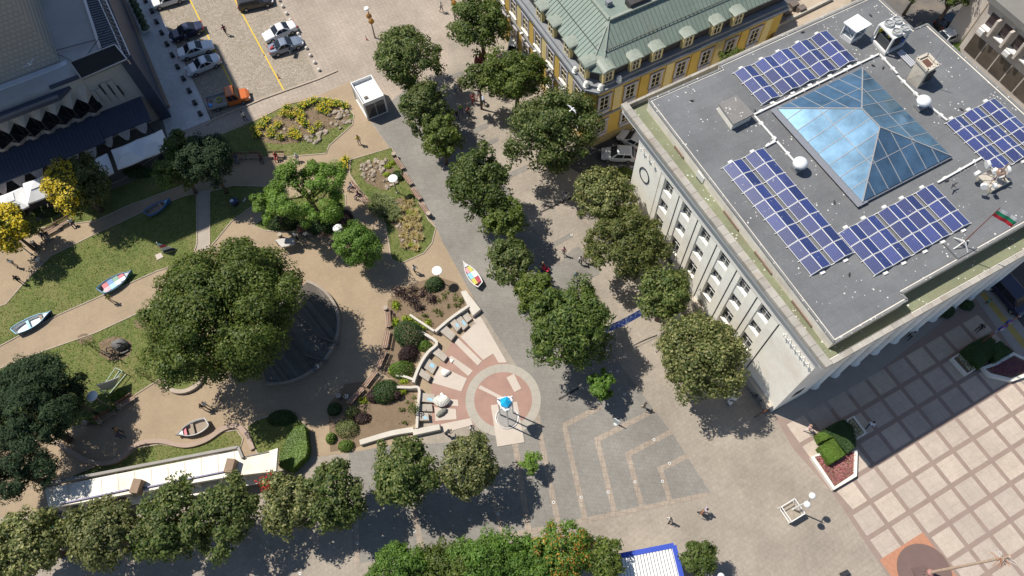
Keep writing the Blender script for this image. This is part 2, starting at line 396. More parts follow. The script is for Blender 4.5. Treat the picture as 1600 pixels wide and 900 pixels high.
for i in range(-6, 14):
    for j in range(-8, 8):
        c = g0+ge1n*gs*(i+.5)+ge2n*gs2*(j+.5); px, py = project(c)
        if px > 1660 or py > 960 or py < 455: continue
        cs = [c+ge1n*gs*.5*a+ge2n*gs2*.5*b for a, b in ((-1, -1), (1, -1), (1, 1), (-1, 1))]
        fr = (c-P(1205, 644)).dot(V2)
        if fr > -2.6: continue
        if c.x > P(1531, 457).x+(P(1620, 565).x-P(1531, 457).x)*(c.y-P(1531, 457).y)/(P(1620, 565).y-P(1531, 457).y)-1.0 and py < 590: continue
        if (c-MON).length < 2.6: continue
        w2 = [(ge1n*((q-c).dot(ge1n)))+(ge2n*((q-c).dot(ge2n))) for q in cs]
        pl = [((q-c).dot(ge1n), (q-c).dot(ge2n)) for q in cs]
        hx, hy = (gs-bw)/2, (gs2-bw)/2
        pl = [(-hx, -hy), (hx, -hy), (hx, hy), (-hx, hy)]
        # cut by the slanted edge of the square
        for a, b in zip(lb[:-1], lb[1:]):
            if b.y-2 <= c.y <= a.y+2:
                nrm = Vector((b.y-a.y, -(b.x-a.x), 0)).normalized()
                if nrm.x > 0: nrm = -nrm
                pl = clip(pl, nrm.dot(ge1n), nrm.dot(ge2n), (a-c).dot(nrm)-.45)
                if len(pl) < 3: break
        if len(pl) < 3: continue
        area = abs(sum(pl[k][0]*pl[(k+1) % len(pl)][1]-pl[(k+1) % len(pl)][0]*pl[k][1] for k in range(len(pl))))/2
        if area < .4: continue
        full = abs(area-4*hx*hy) < .01
        if full and 'q' in slab_me: me = slab_me['q']
        else:
            mb = MB(); mb.prism([(ge1n*x+ge2n*y) for x, y in pl], 0, .006, False); me = mb.mesh('paving_slab'); me.materials.append(slabm)
            if full: slab_me['q'] = me
        o = bpy.data.objects.new('paving_slab', me); COL.objects.link(o); o.location = (c.x, c.y, .0085+random.Random(i*31+j).random()*.002); o.parent = plaza; nslab += 1
sheet('plaza_apron', [(1207, 646), (1262, 690-22), (1512, 470), (1480, 440), (1330, 560)], .011, M('apron_paving', (.3, .27, .235), .15, .8, .85))
# pedestrian kerb and street at the right of the square
sheet('street', [(1560, 430), (1760, 300), (1760, 650), (1640, 600), (1545, 462)], .004, asphalt)
sheet('pavement', [(1518, 458), (1545, 440), (1660, 590), (1630, 610)], .013, M('side_pavement', (.33, .31, .28), .15, 1, .85))
sheet('tactile_strip', [(1531, 460), (1538, 455), (1640, 580), (1630, 584)], .017, M('yellow_tactile', (.42, .31, .09), .2, 1, .8))
# alley between the buildings and the yard behind
sheet('alley', [(900, 225), (990, 160), (1050, 330), (985, 330), (960, 300), (890, 262)], .006, asphalt)
sheet('back_yard', [(1180, 60), (1240, -40), (1620, -40), (1620, 160), (1500, 130), (1420, 60)], .004, M('yard_asphalt', (.12, .11, .1), .3, .5, .9, stain=(.25, .2, .15)))
# ---- car park
CARP = [(238, -10), (425, -10), (497, 122), (330, 188), (318, 160), (268, 55)]
sheet('car_park', CARP, .008, cobble)
yel = M('yellow_road_paint', (.62, .43, .02), .25, 3, .7, fine=20)
for a, b in (((296, -2), (366, 140)), ((366, -2), (444, 142))):
    sheet('painted_line', strip_poly([P(*a), P(*b)], .17), .012, yel)
terr = paver('terrace_tiles', (.6, .58, .55), (.57, .55, .52), (.46, .44, .42), .6, .6, A25+math.pi/2, .5, .012)
sheet('terrace', [(150, -20), (236, -20), (240, 5), (268, 56), (318, 160), (331, 186), (262, 214), (255, 190)], .008, terr)
k = MB(); k.ribbon([P(*p) for p in ((322, 196), (331, 189), (410, 155), (497, 124), (527, 111))], .22, 0, .14); tag(k.build('kerb', kerbm), kind='structure')
# ---- park
PARK = [(-160, 345), (60, 320), (262, 217), (318, 219), (400, 185), (450, 160), (500, 148), (545, 128), (560, 150), (577, 188), (612, 236), (684, 360), (690, 376), (742, 470), (740, 500), (640, 690), (560, 705), (482, 716), (455, 730), (330, 745), (70, 800), (-160, 830)]
park = sheet('park_ground', PARK, .010, sand)
LAWNS = {
 'a': [(-60, 572), (0, 541), (90, 493), (180, 453), (245, 424), (300, 405), (308, 380), (307, 303), (290, 306), (230, 328), (145, 368), (80, 400), (40, 440), (10, 475), (-60, 500)],
 'b': [(328, 300), (365, 290), (428, 292), (425, 305), (398, 320), (361, 347), (330, 385), (328, 380)],
 'c': [(262, 231), (318, 222), (400, 188), (450, 163), (500, 152), (536, 157), (553, 180), (551, 195), (514, 228), (510, 240), (440, 246), (352, 248), (345, 262), (300, 285), (200, 322), (150, 345), (100, 352), (-60, 372), (-60, 345), (60, 330), (190, 282)],
 'd': [(397, 352), (430, 328), (470, 305), (515, 290), (540, 305), (540, 340), (522, 366), (470, 362), (430, 362), (412, 360)],
 'e': [(548, 250), (612, 231), (640, 287), (670, 345), (681, 356), (675, 380), (662, 396), (626, 412), (612, 406), (607, 378), (602, 350), (588, 326), (562, 296), (546, 272)],
 'f': [(70, 548), (150, 520), (230, 483), (262, 468), (300, 515), (262, 577), (254, 590), (210, 618), (165, 652), (110, 670), (-60, 690), (-60, 600)],
 'h': [(100, 752), (150, 728), (172, 727), (196, 716), (215, 700), (250, 694), (290, 700), (322, 692), (350, 675), (370, 672), (380, 686), (376, 700), (230, 735)],
 'i': [(386, 668), (402, 656), (455, 640), (480, 668), (480, 690), (440, 722), (402, 708)],
}
LW = {}
for k_, L in LAWNS.items():
    w = [P(*p) for p in L]; LW[k_] = w; sheet('lawn', w, .03, lawnm)
    kb = MB(); kb.ribbon(w, .11, 0, .085, True); tag(kb.build('kerb', kerbm), kind='structure')
sheet('paved_walk', [(308, 300), (328, 297), (328, 390), (308, 392)], .016, M('walk_concrete', (.36, .31, .25), .15, .9, .9))
kb = MB(); kb.ribbon(smooth([P(*p, 0) for p in ((88, 690), (112, 706), (148, 724), (185, 720), (214, 696), (250, 690), (290, 697), (322, 689), (350, 671), (372, 667), (386, 680), (396, 703))], 5), .45, 0, .3)
tag(kb.build('kerb_wall', M('pinkish_kerb', (.36, .27, .21), .2, 1, .9)), kind='structure')
beds = [('c1', [(395, 205), (450, 170), (500, 160), (536, 163), (548, 178), (540, 195), (500, 205), (470, 222), (440, 226), (410, 222)]),
        ('e1', [(565, 258), (600, 250), (615, 262), (622, 285), (600, 298), (570, 285)]), ('e2', [(590, 325), (628, 308), (650, 330), (662, 360), (650, 392), (626, 388), (622, 360)]),
        ('j', [(513, 632), (540, 600), (585, 594), (645, 590), (650, 662), (592, 683), (560, 698), (516, 706)]),
        ('n', [(606, 470), (640, 445), (682, 432), (714, 442), (735, 474), (668, 530), (650, 560), (646, 590), (606, 590), (590, 566), (606, 500)])]
for nme, L in beds: sheet('planting_bed', L, .036, soil)
for c in ((180, 545, 26), (222, 505, 12), (133, 530, 12)):
    sheet('bare_patch', [P(c[0]+c[2]*math.cos(a*.52)*(1+.15*math.sin(a*3)), c[1]+c[2]*.75*math.sin(a*.52)) for a in range(12)], .036, soil)
# round raised bed with a stone rim
rc = P(289, 588); rb = thing('round_flower_bed', 'round grassy bed with a pale stone rim under the big tree', 'flower bed', (rc.x, rc.y, 0))
ringp = [rc+Vector((math.cos(t)*1.95, math.sin(t)*1.75, 0)) for t in [2*math.pi*i/28 for i in range(28)]]
o = MB(); o.ribbon(ringp, .42, 0, .42, True); o.build('rim', kerbm, rb)
o = MB(); o.prism([rc+(p-rc)*.9 for p in ringp], 0, .3); o.build('soil', lawnm, rb)
# grass blades: nobody could count them
rng = np.random.default_rng(5)
bl = []
for k_, w in LW.items():
    xs = [p.x for p in w]; ys = [p.y for p in w]; A = (max(xs)-min(xs))*(max(ys)-min(ys)); n = int(A*38)
    q = np.c_[rng.uniform(min(xs), max(xs), n), rng.uniform(min(ys), max(ys), n)]
    bl += [p for p in q if inpoly(p[0], p[1], w)]
bl = np.array(bl); n = len(bl); ang = rng.uniform(0, 2*math.pi, n); hh = rng.uniform(.05, .13, n); s = rng.uniform(.03, .06, n)
base = np.c_[bl, np.full(n, .03)]
Vv = np.stack([base+np.c_[np.cos(ang)*s, np.sin(ang)*s, np.zeros(n)], base-np.c_[np.cos(ang)*s, np.sin(ang)*s, np.zeros(n)], base+np.c_[rng.normal(0, .05, (n, 2)), hh]], 1).reshape(-1, 3)
gm = leafmat('grass_blades', (.08, .12, .025), (.12, .15, .035), (.2, .185, .075), .3)
go = fastmesh('grass', Vv, np.arange(3*n).reshape(n, 3), gm); tag(go, 'short green grass growing on the park lawns', 'grass', kind='stuff')

for a_, c_ in (((846, 331), (912, 300)), ((873, 624), (905, 606))):                 # slotted drains across the promenade
    o = MB(); o.bar(P(*a_, .016), P(*c_, .016), .2, .02); tag(o.build('drain_grate', M('drain_iron', (.045, .04, .036), .3, 6)), kind='structure')
# ------------------------------------------------------------------ trees and plants
bark = M('bark', (.12, .09, .065), .35, 4, .95, fine=20, bmp=.5)
LK = {
 'lime': leafmat('leaf_lime', (.035, .065, .013), (.078, .118, .026), (.215, .23, .09)),
 'limepale': leafmat('leaf_lime_pale', (.05, .075, .02), (.12, .142, .045), (.33, .32, .15)),
 'dark': leafmat('leaf_dark', (.032, .06, .012), (.07, .11, .02), (.15, .18, .05)),
 'spiky': leafmat('leaf_long', (.03, .06, .013), (.07, .115, .022), (.15, .185, .05)),
 'mid': leafmat('leaf_mid', (.042, .078, .012), (.09, .132, .022), (.17, .195, .048)),
 'bright': leafmat('leaf_bright', (.05, .11, .014), (.09, .18, .025), (.16, .25, .05)),
 'lightgreen': leafmat('leaf_acacia', (.07, .14, .02), (.13, .23, .035), (.22, .32, .07)),
 'olive': leafmat('leaf_olive', (.04, .06, .014), (.085, .105, .026), (.17, .17, .06)),
 'conifer': leafmat('needle', (.01, .026, .01), (.022, .046, .017), (.045, .072, .03), .15, .8),
 'yellow': leafmat('blossom_yellow', (.4, .3, .015), (.55, .42, .02), (.62, .5, .06), .25),
 'orange': leafmat('leaf_orange', (.3, .12, .02), (.42, .2, .03), (.45, .3, .06), .25),
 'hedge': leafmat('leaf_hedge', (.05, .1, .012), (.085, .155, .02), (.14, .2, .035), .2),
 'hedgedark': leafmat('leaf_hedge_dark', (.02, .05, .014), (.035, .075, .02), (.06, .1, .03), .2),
 'limebush': leafmat('leaf_limebush', (.17, .25, .015), (.26, .34, .02), (.36, .42, .04), .3),
 'purple': leafmat('leaf_purple', (.02, .012, .016), (.04, .02, .026), (.07, .04, .035), .2),
 'straw': leafmat('leaf_straw', (.28, .22, .1), (.4, .32, .15), (.5, .42, .22), .3),
 'grassy': leafmat('leaf_grassy', (.08, .12, .04), (.14, .17, .06), (.24, .25, .11), .3),
 'pink': leafmat('petal_pink', (.2, .04, .06), (.5, .13, .19), (.66, .3, .32), .2),
 'plum': leafmat('petal_plum', (.12, .02, .08), (.2, .03, .13), (.3, .08, .2), .2),
 'white': leafmat('petal_white', (.4, .45, .3), (.6, .62, .5), (.75, .75, .65), .2),
 'red': leafmat('leaf_red', (.4, .01, .02), (.5, .02, .03), (.55, .05, .05), .2),
}
def lobes(rng, d, amp=.16, n=7):
    r = np.ones(len(d))
    for _ in range(n):
        k = rng.normal(size=3); k /= np.linalg.norm(k); r += amp*rng.uniform(-1, 1)*np.maximum(0, d@k)**2
    return r
def crown(rng, rx, ry, rz, ncl, per, flatb=.45, csize=(.2, .36), fill=.12, drop=.0):
    S = np.array([rx, ry, rz]); mr = (rx*ry*rz)**(1/3); n1 = max(8, ncl//7); k2 = max(4, ncl//n1)
    g = np.arange(n1)+.5; ph = np.arccos(1-2*g/n1*(1+flatb)/2); th = g*2.399963+rng.uniform(0, 6); d1 = np.c_[np.sin(ph)*np.cos(th), np.sin(ph)*np.sin(th), np.cos(ph)]+rng.normal(0, .16, (n1, 3))
    d1 /= np.linalg.norm(d1, axis=1, keepdims=True)
    L1 = d1*(rng.uniform(.42, .66, n1)*lobes(rng, d1, .3))[:, None]*S; lr = rng.uniform(.42, .58, n1)*mr*min(1.1, (15/n1)**.4)*(sum(csize)/.56)**.3
    d = rng.normal(size=(n1, k2, 3)); d /= np.linalg.norm(d, axis=2, keepdims=True); d = d+d1[:, None, :]*.7+np.array([0, 0, .25]); d /= np.linalg.norm(d, axis=2, keepdims=True)
    C = (L1[:, None, :]+d*(lr[:, None]*rng.uniform(.35, .8, (n1, k2)))[:, :, None]).reshape(-1, 3); cr = (lr[:, None]*rng.uniform(.28, .46, (n1, k2))).ravel(); ncl = len(C)
    keep = rng.random(ncl) > drop; C = C[keep]; cr = cr[keep]; n = len(C)
    e = rng.normal(size=(n, per, 3)); e /= np.linalg.norm(e, axis=2, keepdims=True)
    e[:, :, 2] = np.where((e[:, :, 2] < -.35) & (rng.random((n, per)) < .7), -e[:, :, 2], e[:, :, 2])
    pos = C[:, None, :]+e*(cr[:, None]*rng.uniform(.55, 1.08, (n, per)))[:, :, None]*np.array([1, 1, .8])
    out = C[:, None, :]/(np.linalg.norm(C, axis=1)[:, None, None]+1e-6)
    nn = e+out*.5+np.array([0, 0, .45])+rng.normal(0, .45, (n, per, 3))
    pos = pos.reshape(-1, 3); nn = nn.reshape(-1, 3); top = e.reshape(-1, 3)
    if fill:
        m = int(len(pos)*fill); f = rng.normal(size=(m, 3)); f /= np.linalg.norm(f, axis=1, keepdims=True)
        fp = f*(rng.random(m)**.5*.72)[:, None]*S; fp[:, 2] = np.abs(fp[:, 2])*np.where(rng.random(m) < .6, 1, -.5)
        pos = np.r_[pos, fp]; nn = np.r_[nn, f+rng.normal(0, .6, (m, 3))]; top = np.r_[top, f]
    return pos, nn, C, top
TREEN = [0]
def tree(label, px, py, zc, rpx, rpy, kind, leaf=.29, dens=1.0, vert=.8, group='trees in the park and along the promenade', cat='tree', name='tree', blossom=None, drop=.0, csize=(.2, .36), asp=.6, trunk_r=None, ncl=None, fill=.3, flatb=.45):
    TREEN[0] += 1; rng = np.random.default_rng(TREEN[0]*17+3)
    c = P(px, py, zc); k = mpp(px, py, zc); rx, ry = rpx*k*1.2, rpy*k*1.23; rz = min((rx+ry)/2*vert, zc*.8)
    t = thing(name, label, cat, (c.x, c.y, 0), group=group)
    area = 4*math.pi*((rx+ry)/2)**2; ncl = ncl or int(60+area*.5); per = max(24, int(dens*area*2.1/(leaf*leaf*asp)/ncl))
    pos, nn, C, top = crown(rng, rx, ry, rz, ncl, per, flatb, csize, fill, drop)
    pos[:, 2] += zc; pos[:, 2] = np.maximum(pos[:, 2], .5)
    sz = rng.uniform(.7, 1.3, len(pos))*leaf
    if blossom:
        sel = (top@np.array(blossom[1]) > blossom[2]) & (rng.random(len(pos)) < blossom[3]) & ((pos-np.array([0, 0, zc]))@np.array(blossom[1])/max(rx, rz) > blossom[4])
        leaves('blossom', pos[sel]+np.array([0, 0, .05]), nn[sel], sz[sel]*.9, LK[blossom[0]], t, asp, rng)
        pos, nn, sz = pos[~sel], nn[~sel], sz[~sel]
    leaves('crown', pos, nn, sz, LK[kind], t, asp, rng)
    tr = trunk_r or max(.1, rx*.055); h = zc-rz*.15
    mb = MB(); bend = rng.normal(0, .12, 2)
    mb.tube([(0, 0, -.05), (bend[0]*.3, bend[1]*.3, h*.35), (bend[0], bend[1], h*.7), (bend[0]*1.5, bend[1]*1.5, h+rz*.3)], [tr*1.35, tr, tr*.8, tr*.35], 8)
    for i in rng.choice(len(C), min(9, len(C)), replace=False):
        e = C[i]*.85+np.array([0, 0, zc]); s0 = rng.uniform(.45, .8)*h
        p0 = Vector((bend[0]*s0/h, bend[1]*s0/h, s0)); p2 = Vector(e); p1 = p0.lerp(p2, .5)+Vector((0, 0, -.12*(p2-p0).length))
        mb.tube([p0, p1, p2], [tr*.5, tr*.35, tr*.12], 5)
    mb.build('trunk', bark, t, local=True, smooth_=True)
    return t
def bush(label, px, py, rpx, rpy, h, kind, leaf=.14, group='shrubs in the planting beds', cat='shrub', name='shrub', box=False, dens=1.0, rot=0.0, core=True, z0=0.03, lump=.1):
    """dense shrub: leaves on a lumpy shell over a twig core"""
    TREEN[0] += 1; rng = np.random.default_rng(TREEN[0]*13+1)
    c = P(px, py, h*.5); k = mpp(px, py, h*.5); rx, ry = rpx*k, rpy*k
    t = thing(name, label, cat, (c.x, c.y, z0), rot, group)
    n = int(dens*(2*math.pi*rx*ry+2*math.pi*(rx+ry)/2*h)*2.6/(leaf*leaf*.6)*.6)
    d = rng.normal(size=(n, 3)); d /= np.linalg.norm(d, axis=1, keepdims=True); d[:, 2] = np.abs(d[:, 2])
    if box:
        m = np.maximum(np.abs(d[:, 0]), np.maximum(np.abs(d[:, 1]), np.abs(d[:, 2]))); e = d/m[:, None]; r = np.ones(n)
        e = e*.8+d*.2*1.2
    else: e = d; r = lobes(rng, d, .25, 9)
    r = r*rng.uniform(.86, 1.04, n)+rng.normal(0, lump*.35, n)
    pos = e*r[:, None]*np.array([rx, ry, h*.96]); pos[:, 2] = np.maximum(pos[:, 2], .03)
    leaves('foliage', pos, d+rng.normal(0, .45, (n, 3))+np.array([0, 0, .2]), rng.uniform(.7, 1.3, n)*leaf, LK[kind], t, .6, rng)
    if core:
        mb = MB()
        for i in range(5):
            a = 2*math.pi*i/5; mb.tube([(0, 0, 0), (math.cos(a)*rx*.35, math.sin(a)*ry*.35, h*.5), (math.cos(a)*rx*.6, math.sin(a)*ry*.6, h*.75)], [.05, .03, .015], 5)
        mb.build('stem', bark, t, local=True)
    return t
def tuft(label, px, py, rpx, h, kind, group, n=90, cat='grass clump', name='grass_clump', flower=None):
    TREEN[0] += 1; rng = np.random.default_rng(TREEN[0]*7+5); c = P(px, py, .03); r = rpx*mpp(px, py)
    t = thing(name, label, cat, (c.x, c.y, .03), group=group)
    a = rng.uniform(0, 2*math.pi, n); rr = r*np.sqrt(rng.random(n)); hh = h*rng.uniform(.6, 1.1, n)
    b = np.c_[np.cos(a)*rr*.25, np.sin(a)*rr*.25, np.zeros(n)]; m = np.c_[np.cos(a)*rr*.7, np.sin(a)*rr*.7, hh*.8]; e = np.c_[np.cos(a)*rr*1.15, np.sin(a)*rr*1.15, hh*.75]
    s = np.c_[-np.sin(a), np.cos(a), np.zeros(n)]*rng.uniform(.025, .05, n)[:, None]
    V = np.stack([b-s, b+s, m+s, m-s, e], 1).reshape(-1, 3); i0 = np.arange(n)*5
    F = np.r_[np.c_[i0, i0+1, i0+2, i0+3], np.c_[i0+3, i0+2, i0+4, i0+4]]
    F3 = np.r_[np.c_[i0, i0+1, i0+2], np.c_[i0, i0+2, i0+3], np.c_[i0+3, i0+2, i0+4]]
    fastmesh('blades', V, F3, LK[kind], t)['kind'] = 'stuff'
    if flower:
        k = int(n*.6); aa = rng.uniform(0, 2*math.pi, k); q = r*np.sqrt(rng.random(k)); C = np.c_[np.cos(aa)*q, np.sin(aa)*q, h*rng.uniform(.75, 1.1, k)]
        leaves('flowers', C, np.tile([0, 0, 1.0], (k, 1))+rng.normal(0, .4, (k, 3)), rng.uniform(.1, .2, k), LK[flower], t, .9, rng)['kind'] = 'stuff'
    return t
PR = 'trees lining the promenade'
for a in [
 ('dark green lime tree beside the white glass kiosk', 630, 92, 6.2, 52, 52, 'lime'),
 ('lime tree between the kiosk tree and the small bright lime', 662, 166, 5.6, 42, 42, 'lime'),
 ('small bright lime tree above the bench row of the promenade', 690, 214, 5.0, 34, 32, 'mid'),
 ('tall dense dark tree overhanging the grey paving by the bench row', 744, 284, 6.5, 50, 56, 'dark'),
 ('loose yellowish green tree following the dense dark tree', 790, 345, 5.4, 34, 30, 'mid'),
 ('medium green tree near the painted boat on the paving', 800, 405, 5.4, 36, 40, 'lime'),
 ('low round tree touching the large long-leaved tree', 836, 456, 5.0, 30, 32, 'mid'),
 ('dark tree beside the yellow building corner and restaurant parasols', 752, 38, 6.4, 44, 48, 'dark'),
 ('sprawling light green tree in front of the yellow facade', 806, 122, 6.0, 52, 44, 'mid'),
 ('outlying branchy tree at the left edge of the sprawling tree', 748, 122, 5.4, 24, 22, 'lime'),
 ('broad dark lime tree at the corner of the yellow building', 862, 202, 6.6, 74, 68, 'lime'),
 ('olive lime tree by the blank end of the white facade', 946, 308, 6.0, 48, 46, 'limepale'),
 ('broad olive tree before the second row of facade windows', 986, 384, 6.0, 60, 54, 'olive'),
 ('dark narrow tree between the two broad facade trees', 1040, 462, 5.8, 44, 44, 'lime'),
 ('large pale-tipped lime tree by the front corner of the white building', 1098, 556, 6.4, 78, 76, 'limepale'),
]: tree(*a, group=PR)
tree('large bushy tree with long drooping leaves beside the stone circle', 890, 512, 6.2, 68, 72, 'spiky', leaf=.42, asp=.34, group=PR)
tree('low leafy shoot under the large long-leaved tree', 938, 604, 3.2, 19, 22, 'bright', group=PR)
tree('slender sapling alone on the grey chevron paving', 830, 724, 2.2, 14, 17, 'lightgreen', leaf=.18, group=PR)
tree('very large spreading tree shading the round wooden stage', 350, 482, 8.5, 128, 126, 'mid', leaf=.26, dens=1.25, vert=.6, ncl=280, csize=(.2, .36), fill=.4)
tree('feathery light green acacia with open branches by the rockery', 478, 296, 6.0, 74, 60, 'lightgreen', leaf=.2, dens=.9, vert=.38, drop=.2, ncl=110, csize=(.12, .22), fill=.05)
tree('low arm of light green acacia leaning over the path', 425, 318, 4.6, 30, 26, 'lightgreen', leaf=.2, dens=.7, vert=.4, ncl=22)
tree('compact round tree at the tip of the east lawn', 560, 382, 4.0, 38, 36, 'bright', leaf=.2)
YB = ('yellow', (-.62, -.45, .64), .2, .85, -.1)
tree('golden blossoming tree beside the white parasols', 122, 292, 4.8, 56, 44, 'olive', blossom=('yellow', (-.75, -.45, .5), .05, .8, .1))
tree('golden blossoming tree at the edge of the cafe terrace', 12, 356, 4.6, 36, 42, 'mid', blossom=('yellow', (-.2, -.3, .9), -.1, .8, -.2))
tree('small green tree between the two parasol rows in shade', 281, 230, 4.0, 25, 24, 'dark')
tree('dark conifer standing in shade by the crossing of the paths', 322, 252, 6.0, 40, 46, 'conifer', leaf=.22)
tree('shaded dark tree left of the conifer by the lamp', 282, 268, 4.2, 36, 28, 'dark')
for a in [('broad blue-green cedar over the southwest lawn', 58, 594, 6.0, 68, 42), ('dense cedar behind the bench pair', 50, 660, 6.0, 72, 50), ('cedar with drooping pale boughs over the arcade end', 18, 735, 5.6, 72, 40), ('dark cedar at the far corner of the lawn', 112, 625, 4.6, 24, 30)]:
    tree(*a, 'conifer', leaf=.3, asp=.3, dens=.8, csize=(.14, .3), group='cedars at the park corner')
BR = 'trees in front of the white arcade'
for a in [
 ('pale-tipped lime tree shading the green market parasol', 40, 854, 5.6, 70, 54, 'limepale'),
 ('lime tree beside the brown box on the arcade roof', 162, 838, 5.4, 54, 60, 'limepale'),
 ('lime tree over the middle of the white arcade roof', 268, 822, 5.4, 54, 60, 'lime'),
 ('lime tree in front of the second brown roof box', 352, 800, 5.4, 48, 54, 'lime'),
 ('lime tree with red leaves among its branches', 452, 786, 5.4, 46, 52, 'limepale'),
 ('lime tree by the small round box shrub', 530, 780, 5.4, 46, 54, 'lime'),
 ('glossy lime tree below the long white stone bench', 634, 744, 5.6, 54, 58, 'lime'),
 ('palest lime tree at the end of the row near the stone circle', 736, 732, 5.6, 42, 52, 'limepale'),
]: tree(*a, group=BR)
for a in [('wide leafy treetop spreading at the foot of the promenade', 632, 892, 4.2, 62, 36, 'bright', None), ('low spreading treetop between the two widest ones', 700, 886, 4.2, 56, 38, 'mid', None), ('leafy treetop left of the orange-tipped one', 826, 880, 4.2, 52, 40, 'bright', None), ('leafy treetop with autumn orange tips beside the blue-edged kiosk', 885, 868, 4.6, 50, 42, 'bright', ('orange', (.1, -.1, 1), .2, .28, .0)), ('rounded bright green treetop between the leafy ones', 760, 876, 4.4, 74, 36, 'bright', None), ('dark green treetop touching the blue-edged roof', 945, 880, 4.4, 30, 34, 'mid', None)]:
    tree(*a[:7], blossom=a[7], group='treetops beside the blue-edged kiosk', leaf=.22)
tree('small dark tree beside the globe lamp and blue-edged kiosk', 1093, 872, 3.8, 28, 28, 'dark', group='treetops beside the blue-edged kiosk', leaf=.2)
tree('dark tree overhanging the back yard', 1500, -18, 6, 46, 34, 'dark', group='trees of the back yard'); tree('yard hedge tree in shade', 1440, -26, 5, 34, 26, 'dark', group='trees of the back yard')
tree('young tree squeezed between the yellow facade and the roof edge', 1148, 92, 8.0, 26, 12, 'mid', leaf=.2, group='trees of the back yard')
# red leaves glimpsed in the arcade row
o = P(418, 757, 3.4); rngx = np.random.default_rng(3); q = rngx.normal(0, .42, (150, 3))+np.array([o.x, o.y, 3.6])
rt = thing('red_shrub', 'shrub with crimson leaves glimpsed between the arcade trees', 'shrub', (o.x, o.y, 0)); leaves('foliage', q-np.array([o.x, o.y, 0]), rngx.normal(0, .5, (150, 3))+np.array([0, 0, 1]), .25, LK['red'], rt, .6, rngx)
mb = MB(); mb.tube([(0, 0, 0), (0, 0, 3.4)], .05, 6); mb.build('stem', bark, rt, local=True)
# shrubs
for a in [
 ('rounded dark green shrub behind the low white wall', 638, 520, 22, 19, 1.7, 'hedgedark'), ('dark purple leaved shrub between green ones', 635, 549, 17, 17, 1.5, 'purple'),
 ('flat-topped bright shrub beside the curved bench row', 625, 574, 19, 16, 1.1, 'hedge'), ('small bright shrub against the curved white wall', 661, 538, 12, 10, 1.0, 'hedge'),
 ('rounded green shrub at the top of the bare soil bed', 602, 610, 21, 20, 1.5, 'hedgedark'), ('round dark shrub below a disc lamp', 680, 441, 14, 12, 1.3, 'hedgedark'),
 ('grey-leaved rosette shrub at the bed corner', 541, 667, 17, 13, .9, 'grassy'), ('dark rosette shrub beside the bench end', 522, 640, 12, 11, .9, 'hedgedark'), ('low rosette shrub at the edge of bare soil', 548, 643, 11, 9, .8, 'grassy'),
 ('small clipped round box shrub on the sandy path', 516, 684, 8, 9, .8, 'hedge'), ('clipped box shrub next to the small round one', 540, 695, 13, 10, .9, 'hedge'),
 ('brownish low shrub in the soil beside the rosettes', 566, 652, 14, 10, .6, 'purple'), ('dark reddish shrub below the round green shrub', 582, 618, 10, 10, .9, 'purple'),
 ('dark shrub east of the round green shrub', 620, 616, 9, 9, .9, 'purple'),
 ('dark green shrub at the shaded lawn corner', 437, 652, 22, 14, 1.1, 'hedgedark'),
 ('dark clump under the acacia by the standing group', 440, 345, 28, 14, 1.6, 'hedgedark'), ('dark clump under the acacia by the bench', 500, 352, 26, 14, 1.6, 'hedgedark'), ('brown twiggy shrub at the edge of acacia shade', 536, 338, 14, 16, 1.4, 'purple'),
 ('round silvery shrub beside the promenade bench row', 620, 273, 12, 10, 1.0, 'hedgedark'),
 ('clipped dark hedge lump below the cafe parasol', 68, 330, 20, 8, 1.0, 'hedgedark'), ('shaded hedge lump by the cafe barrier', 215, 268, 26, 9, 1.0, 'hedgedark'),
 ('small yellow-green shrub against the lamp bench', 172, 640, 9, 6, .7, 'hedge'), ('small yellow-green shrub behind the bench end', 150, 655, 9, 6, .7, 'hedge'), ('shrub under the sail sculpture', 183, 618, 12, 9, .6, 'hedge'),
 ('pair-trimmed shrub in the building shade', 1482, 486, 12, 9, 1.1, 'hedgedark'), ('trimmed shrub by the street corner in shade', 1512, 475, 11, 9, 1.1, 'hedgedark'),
 ('light yard hedge behind the white parked car', 1502, 76, 15, 11, 1.0, 'hedge'),
 ('tangled shrub beside the facade wall by the silver car', 975, 268, 16, 9, 1.4, 'mid'),
]: bush(*a)
